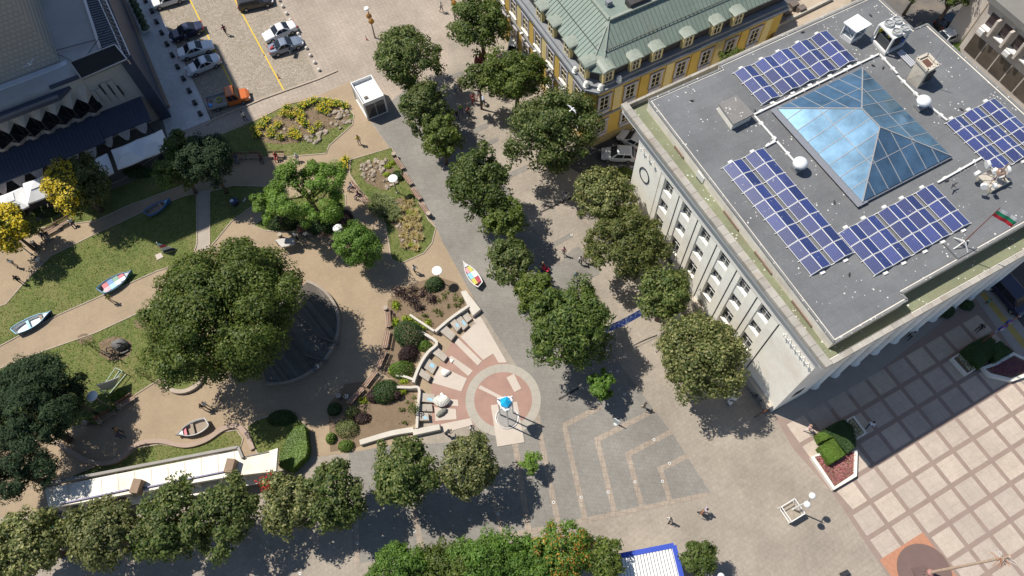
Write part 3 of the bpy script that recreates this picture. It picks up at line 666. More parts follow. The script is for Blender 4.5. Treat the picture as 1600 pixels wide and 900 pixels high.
def hedgebox(label, pts, z0, z1, kind, name='hedge', leaf=.11, group=None, cat='hedge', dens=1.0):
    """clipped hedge with a flat top: pixel polygon at height z1"""
    TREEN[0] += 1; rng = np.random.default_rng(TREEN[0]); w = [P(a, b, z1) for a, b in pts]; c = sum(w, Vector())/len(w)
    t = thing(name, label, cat, (c.x, c.y, z0), group=group); inn = [c+(p-c)*.96 for p in w]
    mb = MB(); mb.prism([p-c for p in inn], 0, z1-z0-.04); mb.build('core', LK[kind], t, local=True)
    xs = [p.x-c.x for p in w]; ys = [p.y-c.y for p in w]; wl = [(p.x-c.x, p.y-c.y) for p in w]
    n = int((max(xs)-min(xs))*(max(ys)-min(ys))*190*dens); q = np.c_[rng.uniform(min(xs), max(xs), n), rng.uniform(min(ys), max(ys), n)]
    q = np.array([p for p in q if inpoly(p[0], p[1], wl)]); m = len(q)
    C = np.c_[q, (z1-z0)+rng.normal(0, .035, m)]; Nn = np.tile([0, 0, 1.0], (m, 1))
    S = []; SN = []
    for i in range(len(wl)):
        a, b = np.array(wl[i]), np.array(wl[(i+1) % len(wl)]); L = np.linalg.norm(b-a); k = int(L*(z1-z0)*190*dens); u = rng.random(k)[:, None]
        nn = np.array([(b-a)[1], -(b-a)[0]])/max(L, 1e-6); mid = (a+b)/2
        if nn@mid < 0: nn = -nn
        S.append(np.c_[a+(b-a)*u+nn*rng.normal(0, .03, (k, 1)), rng.random(k)*(z1-z0)]); SN.append(np.tile([nn[0], nn[1], .2], (k, 1)))
    C = np.r_[C, np.concatenate(S)]; Nn = np.r_[Nn, np.concatenate(SN)]
    leaves('foliage', C, Nn+rng.normal(0, .55, Nn.shape), rng.uniform(.7, 1.4, len(C))*leaf, LK[kind], t, .6, rng); return t
hedgebox('clipped green hedge block beside the sandy path and white arcade', [(437, 712), (450, 680), (462, 664), (476, 664), (481, 700), (478, 712), (455, 735), (435, 728)], 0, 1.3, 'hedge')
LB = 'lime green clumps in the amphitheatre bed'
for p in [(616, 475), (617, 503), (620, 478), (632, 498), (641, 498), (651, 503), (661, 510), (668, 507), (612, 578), (636, 590), (630, 596), (567, 626), (629, 612)]:
    bush('small lime yellow shrub in the amphitheatre beds', p[0], p[1], 5+p[0] % 4, 4+p[1] % 4, .3+.1*(p[0] % 3), 'limebush', leaf=.17, group=LB, core=False, lump=.7, dens=.8)
for p in [(637, 462), (646, 470), (624, 455), (660, 460), (655, 480), (668, 452), (645, 452), (675, 466)]:
    bush('low dark reddish shrub in the north amphitheatre bed', p[0], p[1], 8+p[0] % 5, 6+p[1] % 4, .4+.1*(p[0] % 4), 'purple', leaf=.18, group='dark shrubs in the north bed', core=False, lump=.8, dens=.7)
for p in [(688, 470), (693, 463), (700, 478), (708, 468), (715, 476), (700, 457), (679, 484), (690, 490), (670, 500), (712, 462), (663, 492), (722, 470), (636, 628), (649, 620), (630, 640), (648, 642), (634, 660), (572, 645)]:
    bush('sparse little green plant on bare soil of the amphitheatre beds', p[0]+(p[1] % 5)-2, p[1], 3+p[0] % 4, 3+p[1] % 4, .2+.1*(p[0] % 4), 'mid', leaf=.18, group='sparse plants on soil', core=False, lump=1.0, dens=.5)
for p in [(606, 260), (613, 254), (604, 272), (643, 382), (641, 333), (646, 336), (640, 330)]:
    bush('low lime coloured cushion plant in the east rockery', p[0], p[1], 6, 4, .35, 'limebush', leaf=.12, group='lime cushions in the east rockery', core=False)
for i, p in enumerate([(635, 315), (628, 327), (638, 327), (648, 332), (640, 342), (630, 345), (652, 342), (646, 352), (636, 356), (655, 356), (632, 368), (648, 368), (657, 372), (640, 376), (632, 385), (650, 388), (624, 340), (642, 318)]):
    tuft('straw-coloured ornamental grass clump in the east rockery', p[0], p[1], 8, .45, 'straw', 'straw grass clumps in the rockery')
for p in [(590, 315), (604, 318), (596, 330), (612, 328), (606, 340), (617, 338), (600, 324), (588, 325)]:
    tuft('tall grey-green ornamental grass beside the benches of the east lawn', p[0], p[1], 15, 1.0, 'grassy', 'tall grey-green grasses', n=150)
rngf = random.Random(4)
for p in [(401, 205), (412, 198), (426, 205), (436, 198), (446, 180), (456, 183), (463, 178), (470, 170), (478, 165), (492, 160), (500, 172), (506, 168), (513, 160), (520, 165), (528, 164), (470, 190), (476, 196), (455, 212), (465, 215), (425, 212), (440, 216), (498, 198), (488, 206), (538, 168), (448, 172), (405, 213), (535, 259), (540, 252), (538, 265), (418, 190), (472, 182), (462, 208), (510, 176)]:
    tuft('clump of yellow daylilies flowering in the north rockery', p[0]+rngf.uniform(-2, 2), p[1], 8, .6, 'bright', 'yellow daylilies', cat='flowers', name='daylily_clump', flower='yellow', n=70)
# rocks
rockm = M('rock', (.36, .3, .23), .3, 2.5, .9, fine=12, rnd=.3)
rocks = []
for s in range(6):
    rg = np.random.default_rng(s+50); bm = bmesh.new(); bmesh.ops.create_icosphere(bm, subdivisions=2, radius=1)
    k = rg.normal(size=(7, 3)); k /= np.linalg.norm(k, axis=1, keepdims=True)
    for v in bm.verts:
        d = np.array(v.co); r = 1-.3*max(0, (k@d).max()-.72)/.28+rg.normal(0, .05); v.co = Vector(d*r)*1.0; v.co.z *= .7
    me = bpy.data.meshes.new('rock'); bm.to_mesh(me); bm.free(); me.materials.append(rockm); rocks.append(me)
rg = random.Random(9)
def rockfield(n, L, label, group, s0=.14, s1=.34):
    i = 0; xs = [p[0] for p in L]; ys = [p[1] for p in L]
    while i < n:
        x, y = rg.uniform(min(xs), max(xs)), rg.uniform(min(ys), max(ys))
        if not inpoly(x, y, L): continue
        o = bpy.data.objects.new('rock', rocks[rg.randrange(6)]); COL.objects.link(o); s = rg.uniform(s0, s1); w = P(x, y); o.location = (w.x, w.y, .03+s*.3)
        o.rotation_euler = (rg.uniform(-.3, .3), rg.uniform(-.3, .3), rg.uniform(0, 6.3)); o.scale = (s*rg.uniform(.8, 1.3), s, s*rg.uniform(.7, 1)); tag(o, label, 'rock', group); i += 1
rockfield(42, [(566, 256), (590, 248), (604, 250), (602, 268), (595, 280), (575, 284), (560, 272)], 'tan boulder heaped in the east lawn rockery', 'rocks of the east lawn rockery')
rockfield(10, [(595, 282), (618, 278), (620, 295), (598, 300)], 'tan boulder below the lamp in the east lawn', 'rocks below the lamp')
rockfield(34, [(512, 180), (540, 170), (552, 182), (550, 194), (530, 202), (515, 192)], 'pale boulder at the east end of the daylily rockery', 'rocks at the east end of the daylily rockery')
rockfield(24, [(480, 205), (500, 200), (512, 208), (490, 230), (476, 222)], 'grey boulder in the middle of the daylily rockery', 'rocks in the middle of the daylily rockery')
rockfield(26, [(410, 205), (445, 190), (470, 185), (500, 185), (440, 222), (418, 222)], 'small stone among the daylilies', 'stones among the daylilies', .12, .25)
rockfield(18, [(618, 345), (632, 340), (655, 360), (650, 385), (625, 385)], 'small stone between straw grass clumps', 'stones between straw grasses', .12, .24)
# ------------------------------------------------------------------ white building with the solar roof
WC = P(1205, 644)
def wp(u, v, z=0.0): return Vector((WC.x, WC.y, 0))+U2*u+V2*v+UZ*z
def rect(u0, u1, v0, v1, f=None): f = f or wp; return [f(u0, v0), f(u1, v0), f(u1, v1), f(u0, v1)]
wallm = M('white_plaster', (.95, .905, .81), .1, .5, .85, fine=4, stain=(.74, .66, .54))
wallg = M('pale_plaster', (.78, .75, .69), .12, .6, .85)
bitum = None
def roofmat(name, c, spots=1.0, c2=None):
    m, t, b = newmat(name); w = worldpos(t, A25)
    br = nd(t, 'ShaderNodeTexBrick'); br.offset = .3; br.inputs['Scale'].default_value = 1; br.inputs['Brick Width'].default_value = 7; br.inputs['Row Height'].default_value = 1
    br.inputs['Mortar Size'].default_value = .012; br.inputs['Color1'].default_value = rgba(c); br.inputs['Color2'].default_value = rgba(dark(c, .93)); br.inputs['Mortar'].default_value = rgba(dark(c, .75)); lk(t, w, br.inputs['Vector'])
    n = noise(t, w, .22, 6, .7); col = mixc(t, 1.0, br.outputs['Color'], ramp(t, n, [(.3, (.8,)*3), (.7, (1.15,)*3)]), 'MULTIPLY')
    n2 = noise(t, w, 9, 4); col = mixc(t, 1.0, col, ramp(t, n2, [(.3, (.88,)*3), (.7, (1.1,)*3)]), 'MULTIPLY')
    if c2: col = mixc(t, ramp(t, noise(t, w, .5, 7, .75), [(.5, (0, 0, 0)), (.72, (.7,)*3)]), col, c2)
    if spots:   # bird droppings: small pale splashes in drifts
        v = nd(t, 'ShaderNodeTexVoronoi'); v.inputs['Scale'].default_value = 3.6; v.inputs['Randomness'].default_value = 1; lk(t, w, v.inputs['Vector'])
        sep = nd(t, 'ShaderNodeSeparateColor'); lk(t, v.outputs['Color'], sep.inputs[0])
        sz = nd(t, 'ShaderNodeMath', operation='MULTIPLY'); lk(t, sep.outputs[1], sz.inputs[0]); sz.inputs[1].default_value = .3
        ls = nd(t, 'ShaderNodeMath', operation='LESS_THAN'); lk(t, v.outputs['Distance'], ls.inputs[0]); lk(t, sz.outputs[0], ls.inputs[1])
        gt = nd(t, 'ShaderNodeMath', operation='LESS_THAN'); lk(t, sep.outputs[2], gt.inputs[0])
        nz = nd(t, 'ShaderNodeMath', operation='MULTIPLY'); lk(t, ramp(t, noise(t, w, .35, 3), [(.38, (.14,)*3), (.7, (.8,)*3)]), nz.inputs[0]); nz.inputs[1].default_value = spots; lk(t, nz.outputs[0], gt.inputs[1])
        an = nd(t, 'ShaderNodeMath', operation='MULTIPLY'); lk(t, ls.outputs[0], an.inputs[0]); lk(t, gt.outputs[0], an.inputs[1])
        col = mixc(t, an.outputs[0], col, (.62, .6, .56))
    lk(t, col, b.inputs['Base Color']); b.inputs['Roughness'].default_value = .85; bump(t, b, n2, .2, .01); return m
bitum = roofmat('roof_bitumen', (.155, .158, .162), .8); gutm = roofmat('gutter_membrane', (.2, .215, .13), 1.2, (.17, .15, .1))
copm = M('coping_stone', (.4, .37, .32), .2, 1.5, .85, stain=(.28, .22, .17), rnd=.2)
paraw = M('parapet_concrete', (.74, .69, .6), .22, .9, .9, stain=(.5, .45, .38))
darkm = flat('dark_metal', (.03, .03, .033), .5); glz = glass('window_glass', (.045, .055, .065), .08, .35); whitep = flat('white_paint', (.72, .71, .68), .5)
wb = thing('white_office_building', 'large white stone building with flat grey roof, solar panels and glass skylight', 'building', tuple(wp(16, 14)))
b = MB()
b.prism([wp(*q) for q in ((.42, 2.3), (29.6, 2.3), (29.6, 22.4), (28.1, 22.4), (28.1, 26.9), (.42, 26.9))], 0, 15.0)                                # main body, set back behind piers
b.prism(rect(0, 4.2, 0, 2.3), 0, 15.0); b.prism(rect(0, .42, 2.3, 4.62), 0, 15.0); b.prism(rect(0, .42, 22.86, 26.8), 0, 15.0)
b.prism(rect(4.2, 29.6, 1.9, 2.3), 0, 15.0)
b.build('wall', wallm, wb)
fr = MB(); fr.prism(rect(-.05, .42, 4.62, 22.86), 12.1, 15.0); fr.prism(rect(-.06, 0, 0, 4.62), 12.4, 15); fr.prism(rect(-.06, 0, 22.86, 26.8), 12.4, 15); fr.build('frieze', wallg, wb)
for i in range(9):                                                         # small dark vents in the frieze
    o = MB(); o.box(wp(-.07, 3.2+i*2.75, 14.1), (.06, 1.15, .35), A25); o.build('frieze_vent', darkm, wb)
for k in range(6):
    vj = 4.65+3.02*k
    o = MB(); o.prism(rect(0, .42, vj+.05, vj+.98), 0, 12.1); o.build('pier', wallm, wb); o = MB(); o.prism(rect(0, .42, vj+2.42, vj+2.98), 0, 12.1); o.build('pier', wallm, wb)
    o = MB(); o.prism(rect(-.012, .01, vj-.07, vj+.05), 1.5, 12.1); o.build('joint', darkm, wb)
    for zc, h in ((10.85, 1.5), (7.95, 1.5), (4.55, 2.3)):
        vc = vj+1.7
        wn = MB(); wn.box(wp(.395, vc, zc), (.06, 1.46, h), A25); wn = wn.build('window', glz, wb)
        f = MB()
        for dv in (-.68, 0, .68): f.box(wp(.36, vc+dv, zc), (.05, .06, h), A25)
        for dz in (-h/2+.03, h/2-.03, h*.12): f.box(wp(.355, vc, zc+dz), (.05, 1.42, .06), A25)
        f.build('frame', whitep, wn)
        s = MB(); s.box(wp(.22, vc, zc-h/2-.05), (.3, 1.46, .08), A25); s.build('sill', wallm, wn)
        if zc > 7:
            s = MB(); s.box(wp(.25, vc, zc-h/2-.76), (.34, 1.46, 1.3), A25); s.build('spandrel', wallm, wb)
        else:
            s = MB(); s.box(wp(.3, vc, zc-h/2-.2), (.3, 1.44, .22), A25); s.build('red_sill', M('red_sill', (.3, .12, .08), .2), wn)
o = MB(); o.prism(rect(-.45, .02, .3, 26.6), 0, 1.3); o.build('plinth', M('plinth_stone', (.5, .44, .36), .2, .8, stain=(.3, .25, .2)), wb)
o = MB(); rr = []
for i in range(20):
    a = 2*math.pi*i/20; rr.append(wp(-.04, 25.0+.8*math.cos(a), 8.9+.95*math.sin(a)))
o.tube(rr+[rr[0]], .06, 6, False); o.build('ring_emblem', darkm, wb)
for (v0, v1, z0, n) in ((23.6, 26.4, 12.2, 3), (.3, 3.9, 12.2, 6)):          # pale sign letters on brackets near both ends
    for i in range(n):
        vv = v0+(v1-v0)*(i+.5)/n; o = MB(); o.bar(wp(-.3, vv-.22, z0), wp(-.3, vv+.22, z0), .07); o.bar(wp(-.3, vv, z0-.28), wp(-.3, vv, z0+.25), .07); o.bar(wp(0, vv, z0), wp(-.3, vv, z0), .05); o.build('bracket', whitep, wb)
o = MB(); o.box(wp(1.9, -.02, 3.4), (1.0, .05, 1.3), A25); o.build('plaque', darkm, wb)
for k in range(10):
    c = wp(5.38+2.53*k, .35); o = MB(); o.lathe([(.62, 0), (.62, .25), (.5, .3), (.47, 8), (.43, 14.6), (.6, 14.7), (.6, 15)], c, 20); o.build('column', wallm, wb, smooth_=True)
for k in range(9):
    o = MB(); o.box(wp(6.65+2.53*k, 1.88, 4.5), (1.5, .06, 7), A25); o.build('window', glz, wb)
o = MB(); o.prism([wp(*q) for q in ((-.84, -.62), (30.0, -.62), (30.0, 22.55), (28.4, 22.55), (28.4, 29.1), (-.84, 29.1))], 14.7, 15.06); o.build('cornice', wallg, wb)
gu = MB(); gu.prism([wp(*q) for q in ((-.5, -.25), (29.9, -.25), (29.9, 22.5), (28.3, 22.5), (28.3, 28.85), (-.5, 28.85))], 15.065, 15.14); gu.build('gutter', gutm, wb)
def row(a, bq, wdt, n, z0=15.58, z1=15.98):
    d = (bq-a)/n; L = d.length; dn = d.normalized()
    mb = MB(); mb.box((0, 0, (z1-z0)/2), (L-.025, wdt, z1-z0)); me = mb.mesh('coping_stone'); me.materials.append(copm)
    for i in range(n):
        o = bpy.data.objects.new('coping_stone', me); COL.objects.link(o); q = a+d*(i+.5); r = random.Random(i); o.location = (q.x-org(wb).x, q.y-org(wb).y, z0+r.uniform(0, .02)); o.rotation_euler = (0, 0, math.atan2(dn.y, dn.x)+r.uniform(-.006, .006)); o.parent = wb
row(wp(-.82, -.85), wp(-.78, 29.15), .66, 31)
o = MB(); o.prism(rect(-.86, -.56, -.6, 29), 15.06, 15.57); o.prism(rect(-.56, 29.9, -.6, -.48), 15.06, 15.57); o.build('parapet', wallg, wb)
row(wp(-.45, -.66), wp(30.0, -.62), .42, 30, 15.58, 15.95)
row(wp(-.45, 28.98), wp(28.4, 28.98), .25, 28, 15.06, 15.75)
# raised inner roof with its concrete side
ZR = 16.5
INN = [(.45, .45), (7.84, .55), (7.8, 1.25), (31, 1.35), (31, 12), (29.95, 12), (29.95, 22.6), (28.35, 22.8), (28.35, 30), (23, 28.3), (13.2, 28.0), (13.1, 27.4), (9.2, 27.5), (9.2, 27.9), (1.3, 28.0)]
INN = [(.45, .45), (7.84, .55), (7.8, 1.25), (30, 1.35), (30, 22.6), (28.35, 22.7), (28.35, 28.25), (9.3, 28.25), (9.3, 27.75), (1.1, 27.9)]
o = MB(); o.prism([wp(u, v) for u, v in INN], 15.14, ZR); o.build('roof_upstand', paraw, wb)
o = MB(); cc = wp(15, 14); o.prism([wp(15, 14)+(wp(u, v)-wp(15, 14))*.985 for u, v in INN], ZR, ZR+.012); o.build('roof_deck', bitum, wb)
for a, q in ((0, 1), (1, 2), (2, 3), (3, 4), (4, 5), (5, 6), (7, 6), (7, 8), (8, 9), (9, 0)):
    pa, pb = wp(*INN[a]), wp(*INN[q]); o = MB(); o.bar(pa+UZ*(ZR+.04), pb+UZ*(ZR+.04), .2, .1); o.build('roof_edge', roofmat('edge_bitumen', (.2, .2, .195), 3.0) if 'edge_bitumen' not in MATS else MATS['edge_bitumen'], wb)
for v0, v1 in ((2.6, 5.2), (8, 10.4), (12.8, 15), (21.5, 23)):              # damaged strips along the side of the upstand
    o = MB(); u = .45+(1.1-.45)*(v0/28); o.bar(wp(u-.06, v0, 15.3), wp(u+.0, v1, 15.3), .1, .22); o.build('side_duct', M('rusty_duct', (.22, .15, .11), .3, 3), wb)
# ---- pyramid skylight
alum = flat('aluminium', (.5, .5, .5), .35, .8); skyl = glass('skylight_glass', (.19, .33, .46), .25, .75, .2)
mullm = flat('mullion_grey', (.3, .3, .3), .6)
pyr = thing('pyramid_skylight', 'blue glass hipped pyramid skylight in the middle of the grey roof', 'skylight', tuple(wp(15.5, 15.2, ZR+.012)))
u0, u1, v0, v1, vr0, vr1, ur = 10.6, 20.5, 9.4, 21.1, 14.1, 16.45, 15.5
zb, zt = ZR+.35, ZR+2.25
kb = MB(); kb.prism(rect(u0-.12, u1+.12, v0-.12, v1+.12), ZR+.012, zb-.05); kb.build('kerb', alum, pyr)
fl = MB(); fl.prism(rect(u0-.6, u0+.5, v0-.2, v1+.2), zb-.05, zb-.02); fl.build('flashing', flat('flashing_metal', (.6, .58, .56), .3, .7), pyr)
A_, B_, C_, D_ = wp(u0, v0, zb), wp(u1, v0, zb), wp(u1, v1, zb), wp(u0, v1, zb); R0, R1 = wp(ur, vr0, zt), wp(ur, vr1, zt)
def pane_face(pts, ncol):
    o0 = pts[0]; ex = (pts[1]-pts[0]).normalized(); n = ex.cross(pts[2]-pts[0]).normalized()
    if n.z < 0: n = -n
    ey = n.cross(ex); ey = ey if (pts[2]-o0).dot(ey) > 0 else -ey
    pl = [((p-o0).dot(ex), (p-o0).dot(ey)) for p in pts]; Wd = max(p[0] for p in pl); Hd = max(p[1] for p in pl)
    ms = MB()
    for i in range(ncol):
        for j in range(2):
            q = pl; g = .03
            for a in ((1, 0, Wd*(i+1)/ncol-g), (-1, 0, -Wd*i/ncol-g), (0, 1, Hd*(j+1)/2-g), (0, -1, -Hd*j/2-g)):
                q = clip(q, *a)
                if len(q) < 3: break
            if len(q) < 3: continue
            m = MB(); ln = len(q); top = [o0+ex*x+ey*y+n*.03 for x, y in q]; m.add(top+[p-n*.04 for p in top], [list(range(ln)), [ln+k for k in range(ln)][::-1]]+[[k, ln+k, ln+(k+1) % ln, (k+1) % ln] for k in range(ln)])
            m.build('glass_pane', skyl, pyr)
    def seg(fx, horizontal):
        q = clip(clip(pl, *((0, 1, fx+.001) if horizontal else (1, 0, fx+.001))), *((0, -1, -fx+.001) if horizontal else (-1, 0, -fx+.001)))
        if len(q) >= 2:
            k = 0 if horizontal else 1; q = sorted(q, key=lambda p: p[k]); a, c = q[0], q[-1]
            ms.bar(o0+ex*a[0]+ey*a[1]+n*.03, o0+ex*c[0]+ey*c[1]+n*.03, .06, .06, n)
    for i in range(1, ncol): seg(Wd*i/ncol, False)
    seg(Hd/2, True)
    ms.build('mullions', mullm, pyr)
pane_face([A_, B_, R0], 7); pane_face([D_, C_, R1], 7); pane_face([A_, D_, R1, R0], 8); pane_face([B_, C_, R1, R0], 8)
hb = MB()
for a, c in ((A_, R0), (B_, R0), (C_, R1), (D_, R1), (R0, R1)): hb.bar(a+UZ*.05, c+UZ*.05, .1, .1)
hb.build('hip_bars', mullm, pyr)
und = MB(); und.add([A_-UZ*.05, B_-UZ*.05, C_-UZ*.05, D_-UZ*.05, R0-UZ*.08, R1-UZ*.08], [[0, 1, 4], [1, 2, 5, 4], [2, 3, 5], [3, 0, 4, 5], [3, 2, 1, 0]]); und.build('lining', flat('skylight_dark', (.03, .07, .08), .4), pyr)
# ---- solar arrays: tented pairs on white rails
def pvmat(name, c, line):
    m, t, b = newmat(name); co = coords(t)
    br = nd(t, 'ShaderNodeTexBrick'); br.offset = 0; br.inputs['Scale'].default_value = 1; br.inputs['Brick Width'].default_value = .158; br.inputs['Row Height'].default_value = .158; br.inputs['Mortar Size'].default_value = .008
    oi = nd(t, 'ShaderNodeObjectInfo'); n = noise(t, worldpos(t), 3, 4)
    br.inputs['Color1'].default_value = rgba(c); br.inputs['Color2'].default_value = rgba(dark(c, .8)); br.inputs['Mortar'].default_value = rgba(line); lk(t, co, br.inputs['Vector'])
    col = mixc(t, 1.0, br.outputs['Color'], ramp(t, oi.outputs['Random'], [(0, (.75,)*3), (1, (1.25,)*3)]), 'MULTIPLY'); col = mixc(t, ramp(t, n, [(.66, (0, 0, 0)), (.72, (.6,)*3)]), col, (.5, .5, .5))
    lk(t, col, b.inputs['Base Color']); b.inputs['Roughness'].default_value = .3; b.inputs['Coat Weight'].default_value = 1; b.inputs['Coat Roughness'].default_value = .33; b.inputs['Coat IOR'].default_value = 1.6
    return m
pvl = pvmat('solar_cell', (.012, .024, .14), (.12, .14, .26)); railm = flat('white_rail', (.66, .65, .62), .5)
def array(label, pts, cols, rows, gaps):
    """pts: pixel corners (u0v1, u0v0, u1v0, u1v1) on the roof, cols along u as 'ld' pairs, gaps = column index after which a walkway opens"""
    q = [P(a, c, ZR+.3) for a, c in pts]; ua = [(p-wp(0, 0)).dot(U2) for p in q]; va = [(p-wp(0, 0)).dot(V2) for p in q]
    ulo, uhi = (ua[0]+ua[1])/2, (ua[2]+ua[3])/2; vlo, vhi = (va[1]+va[2])/2, (va[0]+va[3])/2
    t = thing('solar_array', label, 'solar panels', tuple(wp((ulo+uhi)/2, (vlo+vhi)/2, ZR+.012)), group='solar arrays on the grey roof')
    gw = .36; cw = ((uhi-ulo)-gw*len(gaps))/cols; rh = (vhi-vlo)/rows; tilt = math.radians(15); pw = cw/math.cos(tilt)
    mb = MB(); mb.box((0, 0, 0), (pw-.05, rh-.07, .035)); mp = mb.mesh('panel'); mp.materials.append(pvl)
    fm = MB()
    for s in (-1, 1): fm.box((s*(pw-.035)/2, 0, .004), (.035, rh-.05, .045)); fm.box((0, s*(rh-.055)/2, .004), (pw, .035, .045))
    mf = fm.mesh('frame'); mf.materials.append(railm)
    x = ulo; us = []
    for c in range(cols):
        if c in gaps: x += gw
        us.append(x); x += cw
    for c in range(cols):
        up = c % 2 == 0          # light column rises towards +u, dark one falls
        for r in range(rows):
            z = ZR+.16+.5*cw*math.tan(tilt)
            o = bpy.data.objects.new('panel', mp); COL.objects.link(o); o.parent = t; o.location = wp(us[c]+cw/2, vlo+rh*(r+.5), z)-org(t); o.rotation_euler = Matrix.Rotation(A25, 3, 'Z').to_4x4().__matmul__(Matrix.Rotation(-tilt if up else tilt, 4, 'Y')).to_euler()
            f = bpy.data.objects.new('frame', mf); COL.objects.link(f); f.parent = o
    rl = MB()
    for r in range(rows+1):
        rl = MB(); rl.bar(wp(ulo-.15, vlo+rh*r, ZR+.1), wp(uhi+.15, vlo+rh*r, ZR+.1), .06, .06); rl.build('rail', railm, t)
    for c in range(0, cols, 2):
        for vv in (vlo-.22, vhi+.22):
            o = MB(); o.box(wp(us[c]+cw, vv, ZR+.072), (.42, .24, .12), A25); o.build('ballast_block', whitep, t)
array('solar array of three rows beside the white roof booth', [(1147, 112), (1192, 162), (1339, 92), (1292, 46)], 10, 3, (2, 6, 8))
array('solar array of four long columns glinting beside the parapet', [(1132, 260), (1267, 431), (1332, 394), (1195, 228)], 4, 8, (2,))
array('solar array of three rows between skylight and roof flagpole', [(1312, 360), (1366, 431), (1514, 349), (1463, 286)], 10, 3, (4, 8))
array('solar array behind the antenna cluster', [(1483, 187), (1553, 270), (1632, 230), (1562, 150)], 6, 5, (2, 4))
# ---- things standing on the roof
def roofz(px, py, z=ZR): return P(px, py, z)
bt = thing('roof_booth', 'small white glazed booth with flat white lid on the roof', 'booth', tuple(P(1334, 61, ZR+.012)))
bq = [P(*p, ZR+1.75) for p in zl([(190, 175), (300, 110), (412, 190), (295, 255)], 1280, 0, 5)]; bc = sum(bq, Vector())/4
def quadbox(q, k, z0, z1, mb=None):
    c = sum(q, Vector())/4; mb = mb or MB(); mb.prism([c+(p-c)*k for p in q], z0, z1); return mb
quadbox(bq, 1.0, ZR+1.68, ZR+1.78).build('lid', flat('white_sheet', (.85, .85, .83), .4), bt)
quadbox(bq, .78, ZR+.012, ZR+.5).build('base', whitep, bt); quadbox(bq, .7, ZR+.5, ZR+1.68).build('glazing', glass('booth_glass', (.3, .36, .4), .1, .4), bt)
o = MB()
for p in bq: pp = bc+(p-bc)*.76; o2 = MB(); o2.bar(Vector((pp.x, pp.y, ZR+.4)), Vector((pp.x, pp.y, ZR+1.7)), .12); o2.build('post', whitep, bt)
for i in range(4): a = bc+(bq[i]-bc)*.74; c = bc+(bq[(i+1) % 4]-bc)*.74; o.bar(Vector((a.x, a.y, ZR+.55)), Vector((c.x, c.y, ZR+1.6)), .05)
o.build('bracing', whitep, bt)
hv = thing('cooling_unit', 'white framed rooftop cooling unit with four round fans', 'cooling unit', tuple(P(1392, 72, ZR+.012)))
hq = [P(*p, ZR+2.1) for p in zl([(470, 185), (600, 120), (725, 235), (585, 305)], 1280, 0, 5)]; hc = sum(hq, Vector())/4
quadbox(hq, 1, ZR+1.95, ZR+2.1).build('top_panel', whitep, hv); quadbox(hq, 1, ZR+.012, ZR+.25).build('base_frame', whitep, hv)
o = MB()
for p in hq: pp = hc+(p-hc)*.95; o = MB(); o.bar(Vector((pp.x, pp.y, ZR+.2)), Vector((pp.x, pp.y, ZR+2.0)), .16); o.build('corner_post', whitep, hv)
o = quadbox(hq, .8, ZR+.25, ZR+1.2); o.build('coil', M('coil_dark', (.05, .055, .06), .5, 6), hv)
rgx = random.Random(2); col3 = [flat('pipe_grey', (.3, .31, .33), .4, .5), flat('pipe_blue', (.05, .1, .3), .4), flat('pipe_yellow', (.5, .4, .05), .5)]
for i in range(14):
    a, c = rgx.random(), rgx.random(); p = hc+(hq[0]-hc)*.8*(a*2-1)+(hq[1]-hc)*.4*(c*2-1); o = MB(); o.lathe([(.14, 0), (.16, .1), (.12, .35)], (p.x, p.y, ZR+1.15), 10); o.build('compressor', col3[i % 3], hv)
for fx, fy in ((545, 187), (605, 162), (668, 224), (605, 252)):
    c = P(1280+fx/5, fy/5, ZR+2.2); f = MB(); f.lathe([(.46, -.1), (.46, .16), (.4, .16), (.38, .02), (.14, .02), (.12, .12), (.02, .13)], c, 20); f = f.build('fan', flat('fan_grey', (.42, .43, .42), .5), hv, smooth_=False)
    o = MB()
    for k in range(5): a = k*1.2566; o.bar(c+Vector((math.cos(a)*.1, math.sin(a)*.1, .06)), c+Vector((math.cos(a)*.38, math.sin(a)*.38, .09)), .12, .02)
    o.build('blades', flat('fan_blade', (.3, .3, .3), .5), f)
ch = thing('chimney_stack', 'weathered concrete chimney stack with open top and rusty flue', 'chimney', tuple(P(1433, 120, ZR+.012)))
cb = [P(*p, ZR+.012) for p in zl([(682, 622), (765, 690), (865, 625), (780, 560)], 1280, 0, 5)]; ct = [P(*p, ZR+2.1) for p in zl([(760, 468), (845, 560), (925, 515), (845, 428)], 1280, 0, 5)]
conc = M('old_concrete', (.5, .45, .37), .25, 1.2, .9, stain=(.3, .26, .2))
o = MB(); o.loft([cb, ct]); o.build('shaft', conc, ch)
cc_ = sum(ct, Vector())/4; o = MB()
for i in range(4): o.bar(ct[i]+UZ*.08, ct[(i+1) % 4]+UZ*.08, .28, .2)
o.build('cap', conc, ch); o = MB(); o.prism([cc_+(p-cc_)*.55 for p in ct], ZR+2.1, ZR+2.13); o.build('flue_opening', M('rusty_flue', (.13, .06, .04), .4, 4), ch)
o = MB(); base = P(1453, 105, ZR+2.1); o.tube([base, base+UZ*2.7], .03, 6); o.build('antenna_mast', flat('mast_grey', (.4, .4, .4), .4, .6), ch)
o = MB(); o.box((cb[1]+cb[2])/2+UZ*1.0+(-V2)*.05, (.9, .1, 1.2), A25); o.build('louvre', darkm, ch)
